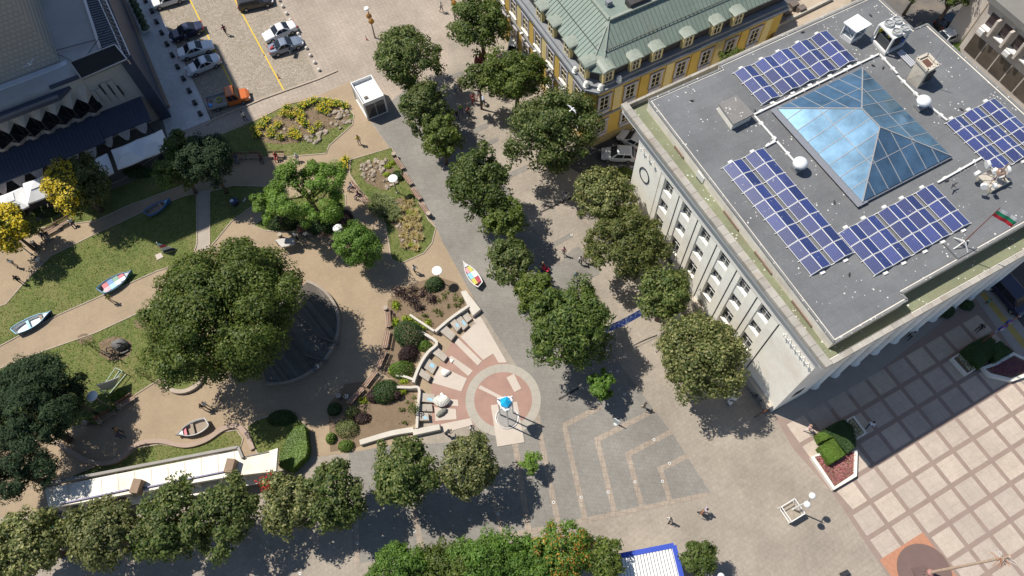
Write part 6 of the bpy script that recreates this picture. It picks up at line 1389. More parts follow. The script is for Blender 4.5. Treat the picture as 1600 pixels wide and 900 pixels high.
# white ball bollards of the square
bo_ = thing('ball_bollard', 'b', 'bollard'); o = MB(); o.ball((0, 0, .2), .22, 14, 9); o.build('ball', M('white_concrete', (.66, .62, .55), .15, 4), bo_, local=True, smooth_=True); o = MB(); o.lathe([(.2, 0), (.16, .06)], (0, 0, 0), 12); o.build('foot', kerbm, bo_, local=True)
for p in zl([(1182, 0), (1208, 48), (1238, 103), (1268, 155), (1299, 208), (1330, 263), (1358, 318), (1394, 373), (1424, 430), (1457, 486), (1492, 544)], 200, 0, 5):
    c = P(*p, .2); place(bo_, USED, (c.x, c.y, .006), 0, 'white stone ball in the row between car park and tiled square', 'white stone balls edging the car park')
# small fittings: floor lights in the paving
fl2 = thing('floor_light', 'f', 'floor light'); o = MB(); o.lathe([(.13, 0), (.13, .02), (.02, .022)], (0, 0, 0), 12); o.build('plate', whitep, fl2, local=True); o = MB(); o.box((0, 0, .024), (.12, .12, .012)); o.build('lens', darkm, fl2, local=True)
for p in ((865, 785), (908, 777), (950, 769), (992, 757-4), (1035, 752), (1022, 687), (1046, 724), (954, 581), (965, 580), (976, 616), (558, 849), (647, 830), (734, 812), (778, 803), (469, 896), (893, 367)):
    c = P(*p); place(fl2, USED, (c.x, c.y, .012), .2, 'small white floor light set in the paving', 'floor lights in the paving')
# banners strung over the promenade
bnr = thing('street_banner', 'long blue banner strung across the promenade between trees', 'banner', tuple(P(972, 502, 0)))
a, b_ = P(945, 516, 3.6), P(1002, 488, 3.6); o = MB(); n = 24; R0_, R1_ = [], []
for i in range(n+1): p = a.lerp(b_, i/n)-UZ*(.3*math.sin(math.pi*i/n)); R0_.append(p+UZ*.35+V2*.22); R1_.append(p-UZ*.3-V2*.22)
o.add(R0_+R1_, [[i, i+1, n+2+i, n+1+i] for i in range(n)])
def bannermat():
    m, t, b = newmat('blue_banner'); n1 = noise(t, worldpos(t), 3.2, 5, .8); lk(t, ramp(t, n1, [(.52, (.02, .06, .32)), (.56, (.35, .42, .6))]), b.inputs['Base Color']); b.inputs['Roughness'].default_value = .6; return m
o.build('cloth', bannermat(), bnr)
d_ = (b_-a).normalized(); o = MB(); o.tube([a-d_*4+UZ*.35, b_+d_*3.5+UZ*.35], .02, 5); o.build('cord', darkm, bnr)
for e in (a-d_*4, b_+d_*3.5): o = MB(); o.tube([Vector((e.x, e.y, 0)), Vector((e.x, e.y, 4.1))], .05, 6); o.build('post', lampg, bnr)
# EU flag in the shade
ef = thing('blue_flagpole', 'red flagpole with blue and white flag beside the shaded hedge', 'flag', tuple(P(1526, 540))); b0 = P(1526, 540); o = MB(); o.tube([b0, b0+UZ*7.4], [.07, .05], 8); o.build('pole', flat('pole_red', (.22, .08, .06)), ef)
fb = MB(); n = 12; fdx = (P(1600, 480, 4.4)-P(1575, 500, 4.4)).normalized()
g = [[b0+UZ*(5.1-h)+fdx*(2.4*i/n-.7)+V2*(.2*math.sin(i*.9))-UZ*(.05*i) for i in range(n+1)] for h in (0, .5, 1.0)]
for r in range(2): fb.cur = r; fb.add(g[r]+g[r+1], [[i, i+1, n+2+i, n+1+i] for i in range(n)])
fb.build('flag', [flat('eu_blue', (.02, .05, .4), .7), flat('flag_pale', (.3, .36, .5), .7)], ef, smooth_=True)
# ------------------------------------------------------------------ boats and park sculptures
def boat(label, px, py, dx, dy, L, Wd, hull, inside, deck, seats, z=.04, rim=None, patch=None, tilt=0.0):
    c = P(px, py, .3); rz = pdir(px, py, dx, dy); t = thing('rowing_boat', label, 'boat', (c.x, c.y, z), rz, 'decorated rowing boats in the park')
    n = 14; outer, inner = [], []
    for k, (hz_, wk) in enumerate(((0, .55), (.22, .9), (.5, 1.0))):
        r = []
        for s in (1, -1):
            seq = range(n+1) if s == 1 else range(n-1, 0, -1)
            for i in seq:
                x = i/n; w = math.sin(math.pi*min(1, .16+x*.92))**.7 if x < .75 else math.sin(math.pi*min(1, .16+x*.92))**.85
                w = max(0.02, w)*(1.0 if x > .04 else .82); r.append(Vector(((x-.5)*L*(.9+.05*k), s*Wd/2*w*wk, hz_+.16*(2*x-1)**2*k/2*1.1)))
        outer.append(r)
    o = MB(); o.loft(outer, cap=False); o.add(outer[0], [list(range(len(outer[0])))[::-1]])
    inner = [[Vector((p.x*.95, p.y*.88, p.z-.02)) for p in outer[2]], [Vector((p.x*.9, p.y*.8, .14)) for p in outer[2]]]
    o.loft([outer[2], inner[0]], cap=False); o.build('hull', hull, t, local=True)
    o = MB(); o.loft(inner[::-1], cap=False); o.add(inner[1], [list(range(len(inner[1])))]); o.build('inside', inside, t, local=True)
    rm = MB(); ring = [p+Vector((0, 0, .02)) for p in outer[2]]; rm.tube(ring+[ring[0]], .045, 6, False); rm.build('gunwale', rim or deck, t, local=True)
    for x, col in seats:
        w = Wd*.8*max(.2, math.sin(math.pi*min(1, .16+(x+.5)*.92))**.7); o = MB(); o.box((x*L, 0, .4), (.26, w, .05)); o.build('thwart', col, t, local=True)
    ft = [p for p in outer[2] if p.x > L*.27]; o = MB(); q = sorted(ft, key=lambda p: math.atan2(p.y, p.x-L*.2)); o.add([Vector((p.x*.97, p.y*.9, p.z-.01)) for p in q], [list(range(len(q)))]); o.build('foredeck', deck, t, local=True)
    if patch:
        for i, m in enumerate(patch):
            k = len(patch)//2; x = (-.36+.62*(i % k)/k)*L; s = 1 if i < k else -1; o = MB(); w = Wd*.4*max(.3, math.sin(math.pi*min(1, .16+(x/L+.5+.08)*.92))**.7)
            o.box((x+.3*L/k, s*w/2, .5), (.62*L/k-.02, w-.01, .05)); o.build('patch', m, t, local=True)
    return t
bw_ = flat('boat_white', (.7, .7, .68), .5); bbl = flat('boat_blue', (.05, .16, .38), .5); bnv = flat('boat_navy', (.025, .04, .1), .5); blb = flat('boat_light_blue', (.25, .52, .66), .5); bwo = M('boat_wood', (.3, .24, .18), .25, 3); bgr = flat('boat_green', (.08, .22, .15), .5); brd = flat('boat_red', (.42, .04, .07), .5); byl = flat('boat_yellow', (.5, .48, .08), .5); bpk = flat('boat_pink', (.6, .3, .33), .5); bgy = flat('boat_grey', (.33, .34, .36), .5)
boat('blue rowing boat with brown inside in the shaded lawn', 248, 325, 36, -22, 3.2, 1.25, bbl, bwo, blb, [(.1, bwo)], rim=bbl)
boat('rowing boat covered in many coloured patches on the lawn', 183, 441, 54, -34, 4.0, 1.55, bgr, bgy, bgy, [], rim=bbl, patch=[brd, bbl, bgr, brd, bpk, blb, bw_, bw_])
boat('white and light blue rowing boat at the lawn edge by the sandy path', 53, 504, 64, -34, 4.3, 1.35, bnv, bw_, bw_, [(-.12, blb), (.2, bwo)], rim=blb)
boat('weathered white rowing boat on the sandy playground', 302, 671, -50, 20, 3.3, 1.45, bw_, bwo, bw_, [(0, bwo), (.22, brd)], rim=bgy)
boat('slim painted rowing boat with blue and red patches on the grey paving', 737, 429, -34, -48, 3.7, 1.15, bw_, bpk, bw_, [(.24, blb), (-.2, brd)], z=.01, rim=bw_, patch=[byl, blb, bpk, brd, bw_, byl])
# sail sculpture: curved white sail over a wire boat frame
q4b = lambda L: zl(L, 100, 480, 4.5)
ss = thing('sail_sculpture', 'curved white sail sculpture with glazed frame on the southwest lawn', 'sculpture', tuple(P(*q4b([(350, 545)])[0])))
fr_ = [P(*p, .15) for p in q4b([(390, 445), (437, 468), (315, 615), (282, 605)])]; o = MB(); 
for i in range(4): o.bar(fr_[i], fr_[(i+1) % 4], .07); o.bar(fr_[i], fr_[i]+UZ*.8, .06); o.bar(fr_[i]+UZ*.8, fr_[(i+1) % 4]+UZ*.8, .06)
o.build('frame', flat('frame_green', (.2, .3, .2), .5), ss)
base = fr_[2].lerp(fr_[3], .5); tip = P(*q4b([(228, 548)])[0], 3.0); far = P(*q4b([(392, 490)])[0], 1.2); o = MB(); n = 12; A0_ = []; B0_ = []
for i in range(n+1):
    t = i/n; A0_.append(tip.lerp(far, t)+Vector((0, -.35, .5))*math.sin(math.pi*t)*.8); B0_.append(tip.lerp(base+UZ*.2, min(1, t*1.2)).lerp(far-UZ*.9, max(0, t-.5)))
o.add(A0_+B0_, [[i, i+1, n+2+i, n+1+i] for i in range(n)]); o.build('sail', flat('sail_white', (.5, .52, .52), .4), ss, smooth_=True)
o = MB(); o.tube(A0_, .06, 6); o.build('sail_edge', bw_, ss)
# small patchwork sail beside the big tree
ps = thing('patchwork_sail', 'upright triangular patchwork sail at the edge of the big tree', 'sculpture', tuple(P(260, 396))); b0 = P(258, 397)
a, b_, c = b0+Vector((-.1, .1, .1)), b0+Vector((1.3, .5, .1)), b0+Vector((-.05, .3, 2.0))
for i, m in enumerate((blb, brd, bw_, bnv)):
    t0, t1 = i/4, (i+1)/4; o = MB(); n = Vector((.02, -.05, 0)); p = [c.lerp(a, t0), c.lerp(a, t1), c.lerp(b_, t1), c.lerp(b_, t0)]; p = p if i else p[1:]; k = len(p); o.add(p+[q+n for q in p], [list(range(k)), [k+x for x in range(k)][::-1]]+[[x, k+x, k+(x+1) % k, (x+1) % k] for x in range(k)]); o.build('patch', m, ps)
o = MB(); o.tube([a-UZ*.1, c+UZ*.1], .05, 6); o.build('mast', bw_, ps)
sp = thing('stone_plate', 'flat square stone plate lying in the lawn near the sail', 'stone plate', tuple(P(249, 402))); o = MB(); o.prism([P(*p) for p in ((243, 399), (252, 395), (256, 402), (246, 407))], .03, .1); o.build('plate', pale, sp)
# dark board sculpture on the shaded lawn and grey boat-shaped board
bd = thing('info_board', 'dark blue board with white figure on the shaded lawn', 'board', tuple(P(365, 320))); q = [P(*p, .7) for p in ((357, 313), (366, 307), (373, 313), (363, 321))]; o = MB(); o.prism(q, .55, .7); o.build('top', bnv, bd); o = MB(); qc = sum(q, Vector())/4; o.prism([qc+(p-qc)*.7 for p in q], .03, .55); o.build('stand', darkm, bd); o = MB(); o.lathe([(.22, .7), (.22, .73), (.14, .73), (.13, .71)], (qc.x-.2, qc.y, 0), 12); o.build('figure', bw_, bd)
gb = thing('grey_board', 'long grey metal board leaning like a boat beside the standing group', 'board', tuple(P(445, 381))); q = [P(*p, 1.2) for p in zl([(120, 600), (180, 585), (242, 590), (240, 628), (160, 645)], 400, 225, 4)]; o = MB(); o.prism(q, 1.1, 1.2); o.build('panel', M('pale_metal', (.42, .39, .36), .15, 1.5, .4), gb)
for p in (q[0], q[2], q[4]): o = MB(); o.bar(Vector((p.x, p.y, .0)), Vector((p.x, p.y, 1.1)), .07); o.build('post', lampg, gb)
# rock with ironwork
rk = thing('iron_and_rock_sculpture', 'dark iron bicycle-like sculpture beside a boulder on bare earth', 'sculpture', tuple(P(181, 545)))
bm = bmesh.new(); bmesh.ops.create_icosphere(bm, subdivisions=3, radius=1); cb_ = P(186, 538, .5)
o = MB(); o.add([Vector((v.co.x*.8*(1+.12*math.sin(4*v.co.y+1)), v.co.y*.65*(1+.1*math.sin(5*v.co.x)), max(-.3, v.co.z*.75)))+Vector((cb_.x, cb_.y, .3)) for v in bm.verts], [[v.index for v in f.verts] for f in bm.faces]); bm.free(); o.build('boulder', M('dark_rock', (.15, .145, .14), .35, 3), rk)
iron = flat('wrought_iron', (.02, .018, .017), .6)
for px, py, r in ((173, 548, .5), (181, 550, .4), (188, 541, .5)):
    c = P(px, py, .7); o = MB(); pts = [c+Vector((math.cos(a*.4189)*r*.9, math.sin(a*.4189)*r*.45, math.sin(a*.4189)*r*.8)) for a in range(16)]; o.tube(pts, .05, 6, False)
    for k in range(4): a = k*.785; d = Vector((math.cos(a)*r*.9, math.sin(a)*r*.45, math.sin(a)*r*.8)); o.bar(c-d, c+d, .025)
    o.build('wheel', iron, rk)
o = MB(); o.bar(P(168, 551, .05), P(168, 551, 1.9), .07); o.bar(P(168, 551, 1.9)+Vector((-.2, 0, 0)), P(168, 551, 1.9)+Vector((.2, 0, 0)), .06); o.bar(P(173, 548, .7), P(188, 541, .9), .06); o.bar(P(160, 547, .1), P(172, 556, .5), .06); o.bar(P(186, 555, .15), P(201, 547, .15), .18); o.build('bars', iron, rk)
# staked saplings
for px, py, tx, ty, lab in ((160, 556-4, 128, 514, 'staked sapling with bound trunk beside the iron sculpture'), (243, 521, 222, 500, 'staked sapling leaning at the edge of the big tree'), (237, 595, 211, 577, 'thin staked sapling by the sandy playground'), (648, 643, 630, 640, 'staked young plant by the soil bed wall')):
    b0 = P(px, py); h = 2.6 if px != 648 else 1.2; t = thing('staked_sapling', lab, 'sapling', tuple(b0), group='staked saplings'); o = MB(); o.tube([(0, 0, 0), (.03, 0, h)], [.035, .02], 6); o.build('trunk', bark, t, local=True)
    for s in (-.22, .22):
        o = MB(); o.tube([(s, .05, 0), (s, .05, h*.75)], .03, 6); o.build('stake', M('stake_wood', (.22, .14, .09), .3, 3), t, local=True)
    o = MB(); o.bar((-.22, .05, h*.65), (.22, .05, h*.65), .05); o.build('tie', M('stake_wood', (.22, .14, .09)), t, local=True)
    rngs = np.random.default_rng(px); n = 130; d = rngs.normal(0, .3, (n, 3)); leaves('crown', d+np.array([0, 0, h+.1]), rngs.normal(0, .5, (n, 3))+np.array([0, 0, .8]), .2, LK['mid'], t, .6, rngs)
# street signs, posts, parasols at the cafe, etc.
sg_ = thing('pavement_board', 'small white pavement sign standing on the chevron paving', 'sign', tuple(P(964, 661))); c = P(963, 660, .5)
o = MB(); o.lathe([(.22, 0), (.2, .06), (.03, .1)], (c.x, c.y, .012), 10); o.build('foot', bw_, sg_); o = MB(); o.box((c.x, c.y, .75), (.06, .6, 1.2), .9); o.build('panel', flat('sign_pale', (.6, .65, .66), .4), sg_)
rp = thing('closed_parasols', 'dark red folded parasols under the dark tree by the restaurant', 'parasol', tuple(P(748, 98)))
for k in range(3): c = P(745+k*6, 98-k*5, 1); o = MB(); o.lathe([(.28, .5), (.34, 1.2), (.1, 2.3), (.02, 2.5)], (c.x, c.y, 0), 8); o.build('folded_cloth', M('maroon_canvas', (.16, .04, .05), .2, 3), rp); o = MB(); o.tube([(c.x, c.y, 0), (c.x, c.y, .6)], .04, 6); o.build('pole', darkm, rp)
for px, py, lab in ((573, 62, 'short red barrier post beside the basket lamp'), (436, 122, 'small red cone in the car park'), (412, 86, 'small dark stone block on the yellow line')):
    c = P(px, py); t = thing('barrier_post', lab, 'post', (c.x, c.y, .012)); o = MB(); o.lathe([(.16, 0), (.14, .05), (.05, .1), (.04, .7 if px != 412 else .3), (.02, .72 if px != 412 else .32)], (0, 0, 0), 10); o.build('body', flat('post_red', (.35, .08, .08), .6) if px != 412 else conc, t, local=True)
bench_s = thing('steel_bench', 'dark bar bench on the tan pavers by the globe lamp', 'bench', tuple(P(1320, 895))); o = MB(); o.bar(P(1314, 899, .4), P(1326, 893, .4), .4, .08); o.build('seat', darkm, bench_s)
for px, py in ((1315, 899), (1325, 894)): o = MB(); c = P(px, py, .2); o.box((c.x, c.y, .2), (.1, .35, .38), .5); o.build('leg', darkm, bench_s)
# bicycles by the facade
def bicycle(label, px, py, dx, dy, col):
    c = P(px, py, .4); t = thing('bicycle', label, 'bicycle', (c.x, c.y, .0), pdir(px, py, dx, dy), 'bicycles by the white facade')
    for x in (-.5, .5):
        o = MB(); pts = [(x+.33*math.cos(a*.3927), 0, .34+.33*math.sin(a*.3927)) for a in range(17)]; o.tube(pts, .025, 6, False); w = o.build('wheel', darkm, t, local=True)
        o = MB()
        for k in range(4): a = k*.785; o.bar((x-.32*math.cos(a), 0, .34-.32*math.sin(a)), (x+.32*math.cos(a), 0, .34+.32*math.sin(a)), .01)
        o.build('spokes', alum, w, local=True)
    o = MB()
    for a, b_ in (((-.5, 0, .34), (-.12, 0, .3)), ((-.12, 0, .3), (-.25, 0, .8)), ((-.25, 0, .78), (.38, 0, .8)), ((-.12, 0, .3), (.38, 0, .75)), ((.5, 0, .34), (.36, 0, .95)), ((-.5, 0, .34), (-.24, 0, .7))): o.tube([a, b_], .022, 6)
    o.build('frame', col, t, local=True)
    o = MB(); o.bar((.36, -.25, .97), (.36, .25, .97), .03); o.build('handlebar', darkm, t, local=True); o = MB(); o.box((-.27, 0, .86), (.25, .12, .06)); o.build('saddle', darkm, t, local=True)
bicycle('dark bicycle parked against the white facade', 1184, 623, 20, 24, flat('bike_dark', (.05, .07, .1), .4)); bicycle('bicycle with an orange frame by the white facade', 1191, 645, 30, -14, flat('bike_orange', (.6, .15, .02), .4)); bicycle('bicycle leaning under the golden tree', 63, 388, 20, -20, flat('bike_black', (.02, .02, .02), .4))
wt = thing('cafe_table', 'small white round table beneath the pale-tipped lime tree', 'table', tuple(P(1148, 622))); c = P(1148, 620, .7); o = MB(); o.lathe([(.4, .7), (.4, .74), (.02, .75)], (c.x, c.y, 0), 18); o.build('top', bw_, wt); o = MB(); o.tube([(c.x, c.y, 0), (c.x, c.y, .7)], .04, 8); o.build('leg', darkm, wt)
for k, (px, py) in enumerate(((1140, 624), (1141, 629))):
    c = P(px, py, .4); t = thing('cafe_chair', 'white chair beside the small round table', 'chair', (c.x, c.y, 0), .5*k, 'white chairs by the round table'); o = MB(); o.box((0, 0, .45), (.42, .42, .04)); o.build('seat', bw_, t, local=True); o = MB(); o.box((0, .2, .7), (.42, .04, .45)); o.build('backrest', bw_, t, local=True)
    for x, y in ((-.18, -.18), (.18, -.18), (.18, .18), (-.18, .18)): o = MB(); o.tube([(x, y, 0), (x, y, .45)], .02, 6); o.build('leg', bw_, t, local=True)
# ------------------------------------------------------------------ birds
brdm = flat('bird_dark', (.04, .04, .045), .7); gullm = flat('gull_white', (.75, .75, .73), .7)
def bird(label, px, py, z, white=False, fly=False, rz=0.0, s=1.0, group=None):
    c = P(px, py, z); t = thing('bird', label, 'bird', tuple(c), rz, group); m = gullm if white else brdm
    bm = bmesh.new(); bmesh.ops.create_uvsphere(bm, u_segments=12, v_segments=8, radius=1); o = MB()
    vs_ = []
    for v in bm.verts:
        x, y, zz = v.co; k = 1-.35*max(0, -x); hd = max(0, x-.45)*.45; vs_.append(Vector((x*.2*s+hd*.1, y*.085*s*k, (zz*.085*k+.13+hd*.28+.03*x)*s)))
    o.add(vs_, [[v.index for v in f.verts] for f in bm.faces]); bm.free(); o.build('body', m, t, local=True, smooth_=True)
    for sy in (-1, 1):
        o = MB()
        if fly: o.add([Vector((.12, sy*.06, .15))*s, Vector((-.06, sy*.06, .15))*s, Vector((-.1, sy*.4, .26))*s, Vector((.08, sy*.35, .26))*s, Vector((-.12, sy*.72, .2))*s], [[0, 1, 2, 3], [3, 2, 4]])
        else: o.add([Vector((.1, sy*.085, .15))*s, Vector((-.08, sy*.09, .18))*s, Vector((-.3, sy*.03, .12))*s, Vector((-.06, sy*.095, .09))*s], [[0, 1, 2, 3]])
        o.build('wing', m if not white else flat('gull_grey', (.45, .46, .48), .7), t, local=True)
        if not fly:
            o = MB(); o.tube([(.0, sy*.03, 0), (.0, sy*.03, .09*s)], .008, 4); o.build('leg', flat('leg_pink', (.4, .2, .12), .7), t, local=True)
    o = MB(); o.add([Vector((-.16, .03, .12))*s, Vector((-.16, -.03, .12))*s, Vector((-.34, -.07, .1))*s, Vector((-.34, .07, .1))*s], [[0, 1, 2, 3]]); o.build('tail', m, t, local=True)
    o = MB(); o.lathe([(.02, 0), (.003, .07)], (0, 0, 0), 5); ob = o.build('beak', flat('beak', (.5, .35, .05), .6), t, local=True); ob.location = (.24*s, 0, .2*s); ob.rotation_euler = (0, math.pi/2, 0)
for i, (px, py) in enumerate(((1081, 158), (1179, 174), (1363, 103), (1379, 107), (1360, 25), (1254, 51), (1303, 316), (1377, 336), (1326, 430), (1502, 172), (1479, 283), (1556, 157), (1430, 265))):
    bird('small dark bird standing on the grey roof', px, py, ZR+.014, rz=i*1.3, s=.75, group='dark birds on the roof')
bird('dark bird gliding low over the roof by the third solar array', 1489, 291, ZR+.5, False, True, 2.2, .8)
bird('white gull gliding above the broad lime tree', 894, 172, 15, True, True, .6, 1.0); bird('white gull gliding past the theatre tower', 48, 102, 14, True, True, -.6, 1.2)
bird('white bird on the shaded lawn by the dark board', 383, 313, .04, True, rz=1)
# ------------------------------------------------------------------ vehicles
tyre = flat('tyre', (.02, .02, .02), .9); rimm = flat('wheel_rim', (.4, .4, .42), .35, .7); cgl = glass('car_glass', (.02, .024, .03), .06, .15, 0); hl = flat('headlight', (.7, .72, .75), .15); tl = flat('tail_light', (.4, .01, .01), .25)
def car(label, px, py, dx, dy, paint, kind='sedan', name='parked_car', cat='car', L=4.55, Wd=1.78, group='parked cars', openings=None):
    c = P(px, py, .6); rz = pdir(px, py, dx, dy); t = thing(name, label, cat, (c.x, c.y, .012), rz, group)
    H = {'sedan': 1.43, 'hatch': 1.5, 'estate': 1.46, 'van': 1.95, 'pickup': 1.95}[kind]; h = L/2; w = Wd/2
    # lower body stations: x, half width, top z
    if kind == 'sedan': st = [(-h, .74, .72), (-h+.12, .84, .93), (-h+.85, .98, .98), (-h*.3, 1, .96), (h*.28, 1, .94), (h*.42, .99, .92), (h-.6, .95, .84), (h-.15, .84, .72), (h, .7, .6)]; gh = [(-h+.95, -h+1.75, h*.0+.15, h*.42)]
    elif kind in ('hatch', 'estate'): st = [(-h, .82, .75), (-h+.1, .92, .98), (-h*.3, 1, .97), (h*.3, 1, .95), (h*.46, .98, .92), (h-.55, .94, .84), (h-.14, .84, .7), (h, .7, .58)]; gh = [(-h+.12, -h+.55, h*.05, h*.46)]
    elif kind == 'van': st = [(-h, .9, .9), (-h+.08, .97, 1.05), (-h*.3, 1, 1.05), (h*.5, 1, 1.03), (h*.62, .98, 1.0), (h-.3, .92, .9), (h, .76, .66)]; gh = [(-h+.06, -h+.3, h*.32, h*.62)]
    else: st = [(-.12, .98, 1.0), (h*.3, 1, 1.0), (h*.56, .99, .98), (h-.35, .92, .9), (h-.05, .8, .7), (h, .7, .6)]; gh = [(-.1, .02, h*.36, h*.58)]
    rings = []
    for x, k, zt in st:
        y = w*k; rings.append([Vector((x, -y*.9, .24)), Vector((x, -y, .36)), Vector((x, -y, zt*.72)), Vector((x, -y*.95, zt-.06)), Vector((x, -y*.84, zt)), Vector((x, 0, zt+.025)), Vector((x, y*.84, zt)), Vector((x, y*.95, zt-.06)), Vector((x, y, zt*.72)), Vector((x, y, .36)), Vector((x, y*.9, .24))])
    o = MB(); o.loft(rings); o.build('body', paint, t, local=True, smooth_=False)
    xr0, xr1, xf1, xf0 = gh[0]; zb_ = .93 if kind not in ('van', 'pickup') else 1.0; yb_, yt_ = w*.92, w*.74 if kind not in ('van', 'pickup') else w*.84
    def ring_(xa, xb, y, z): return [Vector((xa, -y, z)), Vector(((xa+xb)/2, -y*1.02, z)), Vector((xb, -y, z)), Vector((xb+.02, 0, z)), Vector((xb, y, z)), Vector(((xa+xb)/2, y*1.02, z)), Vector((xa, y, z)), Vector((xa-.02, 0, z))]
    o = MB(); R = [ring_(xr0, xf0, yb_, zb_), ring_(xr1-.06, xf1+.06, yt_*1.04, H-.07), ring_(xr1+.08, xf1-.08, yt_*.9, H-.01)]; o.loft(R, cap=False); o.add(R[2], [[0, 1, 2, 3, 4, 5, 6, 7]]); o.build('cabin', paint, t, local=True)
    def quadp(name, p, mat, off):
        c0 = sum(p, Vector())/4; n = (p[1]-p[0]).cross(p[3]-p[0]).normalized()
        if n.dot(c0-Vector(((xr0+xf0)/2, 0, .8))) < 0: n = -n
        q = [c0+(x-c0)*.9+n*off for x in p]; o = MB(); o.add(q+[x-n*.02 for x in q], [[0, 1, 2, 3], [7, 6, 5, 4]]+[[i, 4+i, 4+(i+1) % 4, (i+1) % 4] for i in range(4)]); o.build(name, mat, t, local=True)
    a, b_ = R[0], R[1]
    quadp('windshield', [a[2], a[4], b_[4], b_[2]], cgl, .035); quadp('rear_window', [a[6], a[0], b_[0], b_[6]], cgl, .035)
    for s in (0, 1):
        i0, i1, i2 = (0, 1, 2) if s == 0 else (6, 5, 4)
        quadp('side_window', [a[i0].lerp(a[i1], .18), a[i1], b_[i1], b_[i0].lerp(b_[i1], .1)], cgl, .02); quadp('side_window', [a[i1], a[i2].lerp(a[i1], .2), b_[i2], b_[i1]], cgl, .02)
    for x in (-h*.6, h*.62):
        for s in (-1, 1):
            o = MB(); o.tube([(x, s*(w-.2), .31), (x, s*(w+.012), .31)], .31, 16); wv = o.build('wheel', tyre, t, local=True); o = MB(); o.tube([(x, s*(w-.02), .31), (x, s*(w+.022), .31)], .19, 10); o.build('rim', rimm, wv, local=True)
    xl = st[-1][0]; xb = st[0][0] if kind != 'pickup' else -h
    for s in (-1, 1):
        o = MB(); o.box((xl-.16, s*w*.66, .62), (.3, .32, .14), s*-.3); o.build('headlight', hl, t, local=True)
        o = MB(); o.box((xb+.06, s*w*.68, .78), (.12, .3, .16), s*.25); o.build('tail_light', tl, t, local=True)
        o = MB(); o.box((xf0-.25, s*(w+.08), 1.0), (.12, .18, .12)); o.build('mirror', paint, t, local=True)
    if kind == 'pickup':
        o = MB(); o.box((-h*.54, 0, .62), (h*.92, Wd, .16)); o.build('bed_floor', M('bed_planks', (.3, .27, .24), .25, 3), t, local=True)
        for s in (-1, 1): o = MB(); o.box((-h*.54, s*w, .86), (h*.92, .05, .36)); o.build('bed_side', flat('bed_grey', (.35, .36, .37), .5), t, local=True)
        o = MB(); o.box((-h, 0, .86), (.05, Wd, .36)); o.build('tailgate', flat('bed_grey', (.35, .36, .37)), t, local=True)
        for k in range(3): o = MB(); pts = [(-h*.42+.34*math.cos(a_*.5), .1+.34*math.sin(a_*.5), .76+.06*k) for a_ in range(14)]; o.tube(pts, .05, 6); o.build('hose_coil', flat('hose_yellow', (.5, .45, .08), .6), t, local=True)
        o = MB(); o.box((-h*.85, -.4, .8), (.35, .5, .22), .4); o.build('blue_bag', flat('bag_blue', (.1, .3, .6), .6), t, local=True); o = MB(); o.box((-h*.8, .3, .78), (.3, .3, .18)); o.build('crate', flat('crate_brown', (.2, .13, .08), .7), t, local=True)
        o = MB(); o.box((-.1*h, 0, .45), (h*1.2, Wd*.5, .2)); o.build('chassis', darkm, t, local=True)
    if openings:
        for s in openings:
            o = MB(); xh = xf0-.35; o.box((xh-.25, s*(w+.42), .78), (.9, .06, .62), -s*1.0); dr = o.build('door', paint, t, local=True)
            o = MB(); o.box((xh-.25, s*(w+.42), 1.2), (.7, .04, .3), -s*1.0); o.build('door_window', cgl, dr, local=True)
    return t
def paint(n, c, coat=.8): return flat('paint_'+n, c, .35, .25 if n in ('silver', 'bluegrey', 'navy') else 0, coat)
pw_, psil, pnv, pbg, por, pbk = paint('white', (.72, .72, .71)), paint('silver', (.62, .64, .66)), paint('navy', (.02, .025, .06)), paint('bluegrey', (.2, .24, .3)), paint('orange', (.55, .13, .015)), paint('black', (.018, .018, .02))
car('dark navy saloon parked behind the black cubes', 291, 49, -52, 18, pnv)
car('white coupe saloon parked in the shade', 305.5, 77, 56, -18, pw_, L=4.6); car('silver white saloon parked beside the white coupe', 317.5, 101, -52, 22, psil, L=4.5)
car('orange double-cab pickup truck with a hose on its bed', 357, 155, 62, -17, por, 'pickup', 'pickup_truck', 'pickup truck', 5.2, 1.9)
car('white car cut by the frame at the theatre terrace', 262, -1, -52, 16, pw_, 'estate'); car('black estate car by the second yellow line', 399, 3, 56, -12, pbk, 'estate', L=4.7)
car('cream white saloon facing the ball bollards', 437, 49, -48, 20, pw_, L=4.5); car('blue grey saloon with an open door beside the cream one', 446, 71, 46, -16, pbg, L=4.5, openings=(-1,))
car('silver hatchback in the alley under the lime tree', 966, 241, -44, -2, psil, 'hatch', L=3.9); car('white car half hidden by the white building', 990, 219, -30, -14, pw_, 'hatch', L=3.9)
car('black estate car in the back yard', 1487, 31, 38, -18, pbk, 'estate', L=4.6); car('white estate car beside the yard hedge', 1491, 53, 40, -16, pw_, 'estate', L=4.5)
car('dark blue van parked in the shaded street', 1577, 462, 40, 46, pnv, 'van', 'parked_van', 'van', 4.7, 1.85); car('white car by the yellow building entrance', 806, 66, 10, -50, pw_, 'hatch', L=4.0)
car('pale car beside the restaurant entrance', 800, 2, 40, 8, pw_, 'estate', L=4.4)
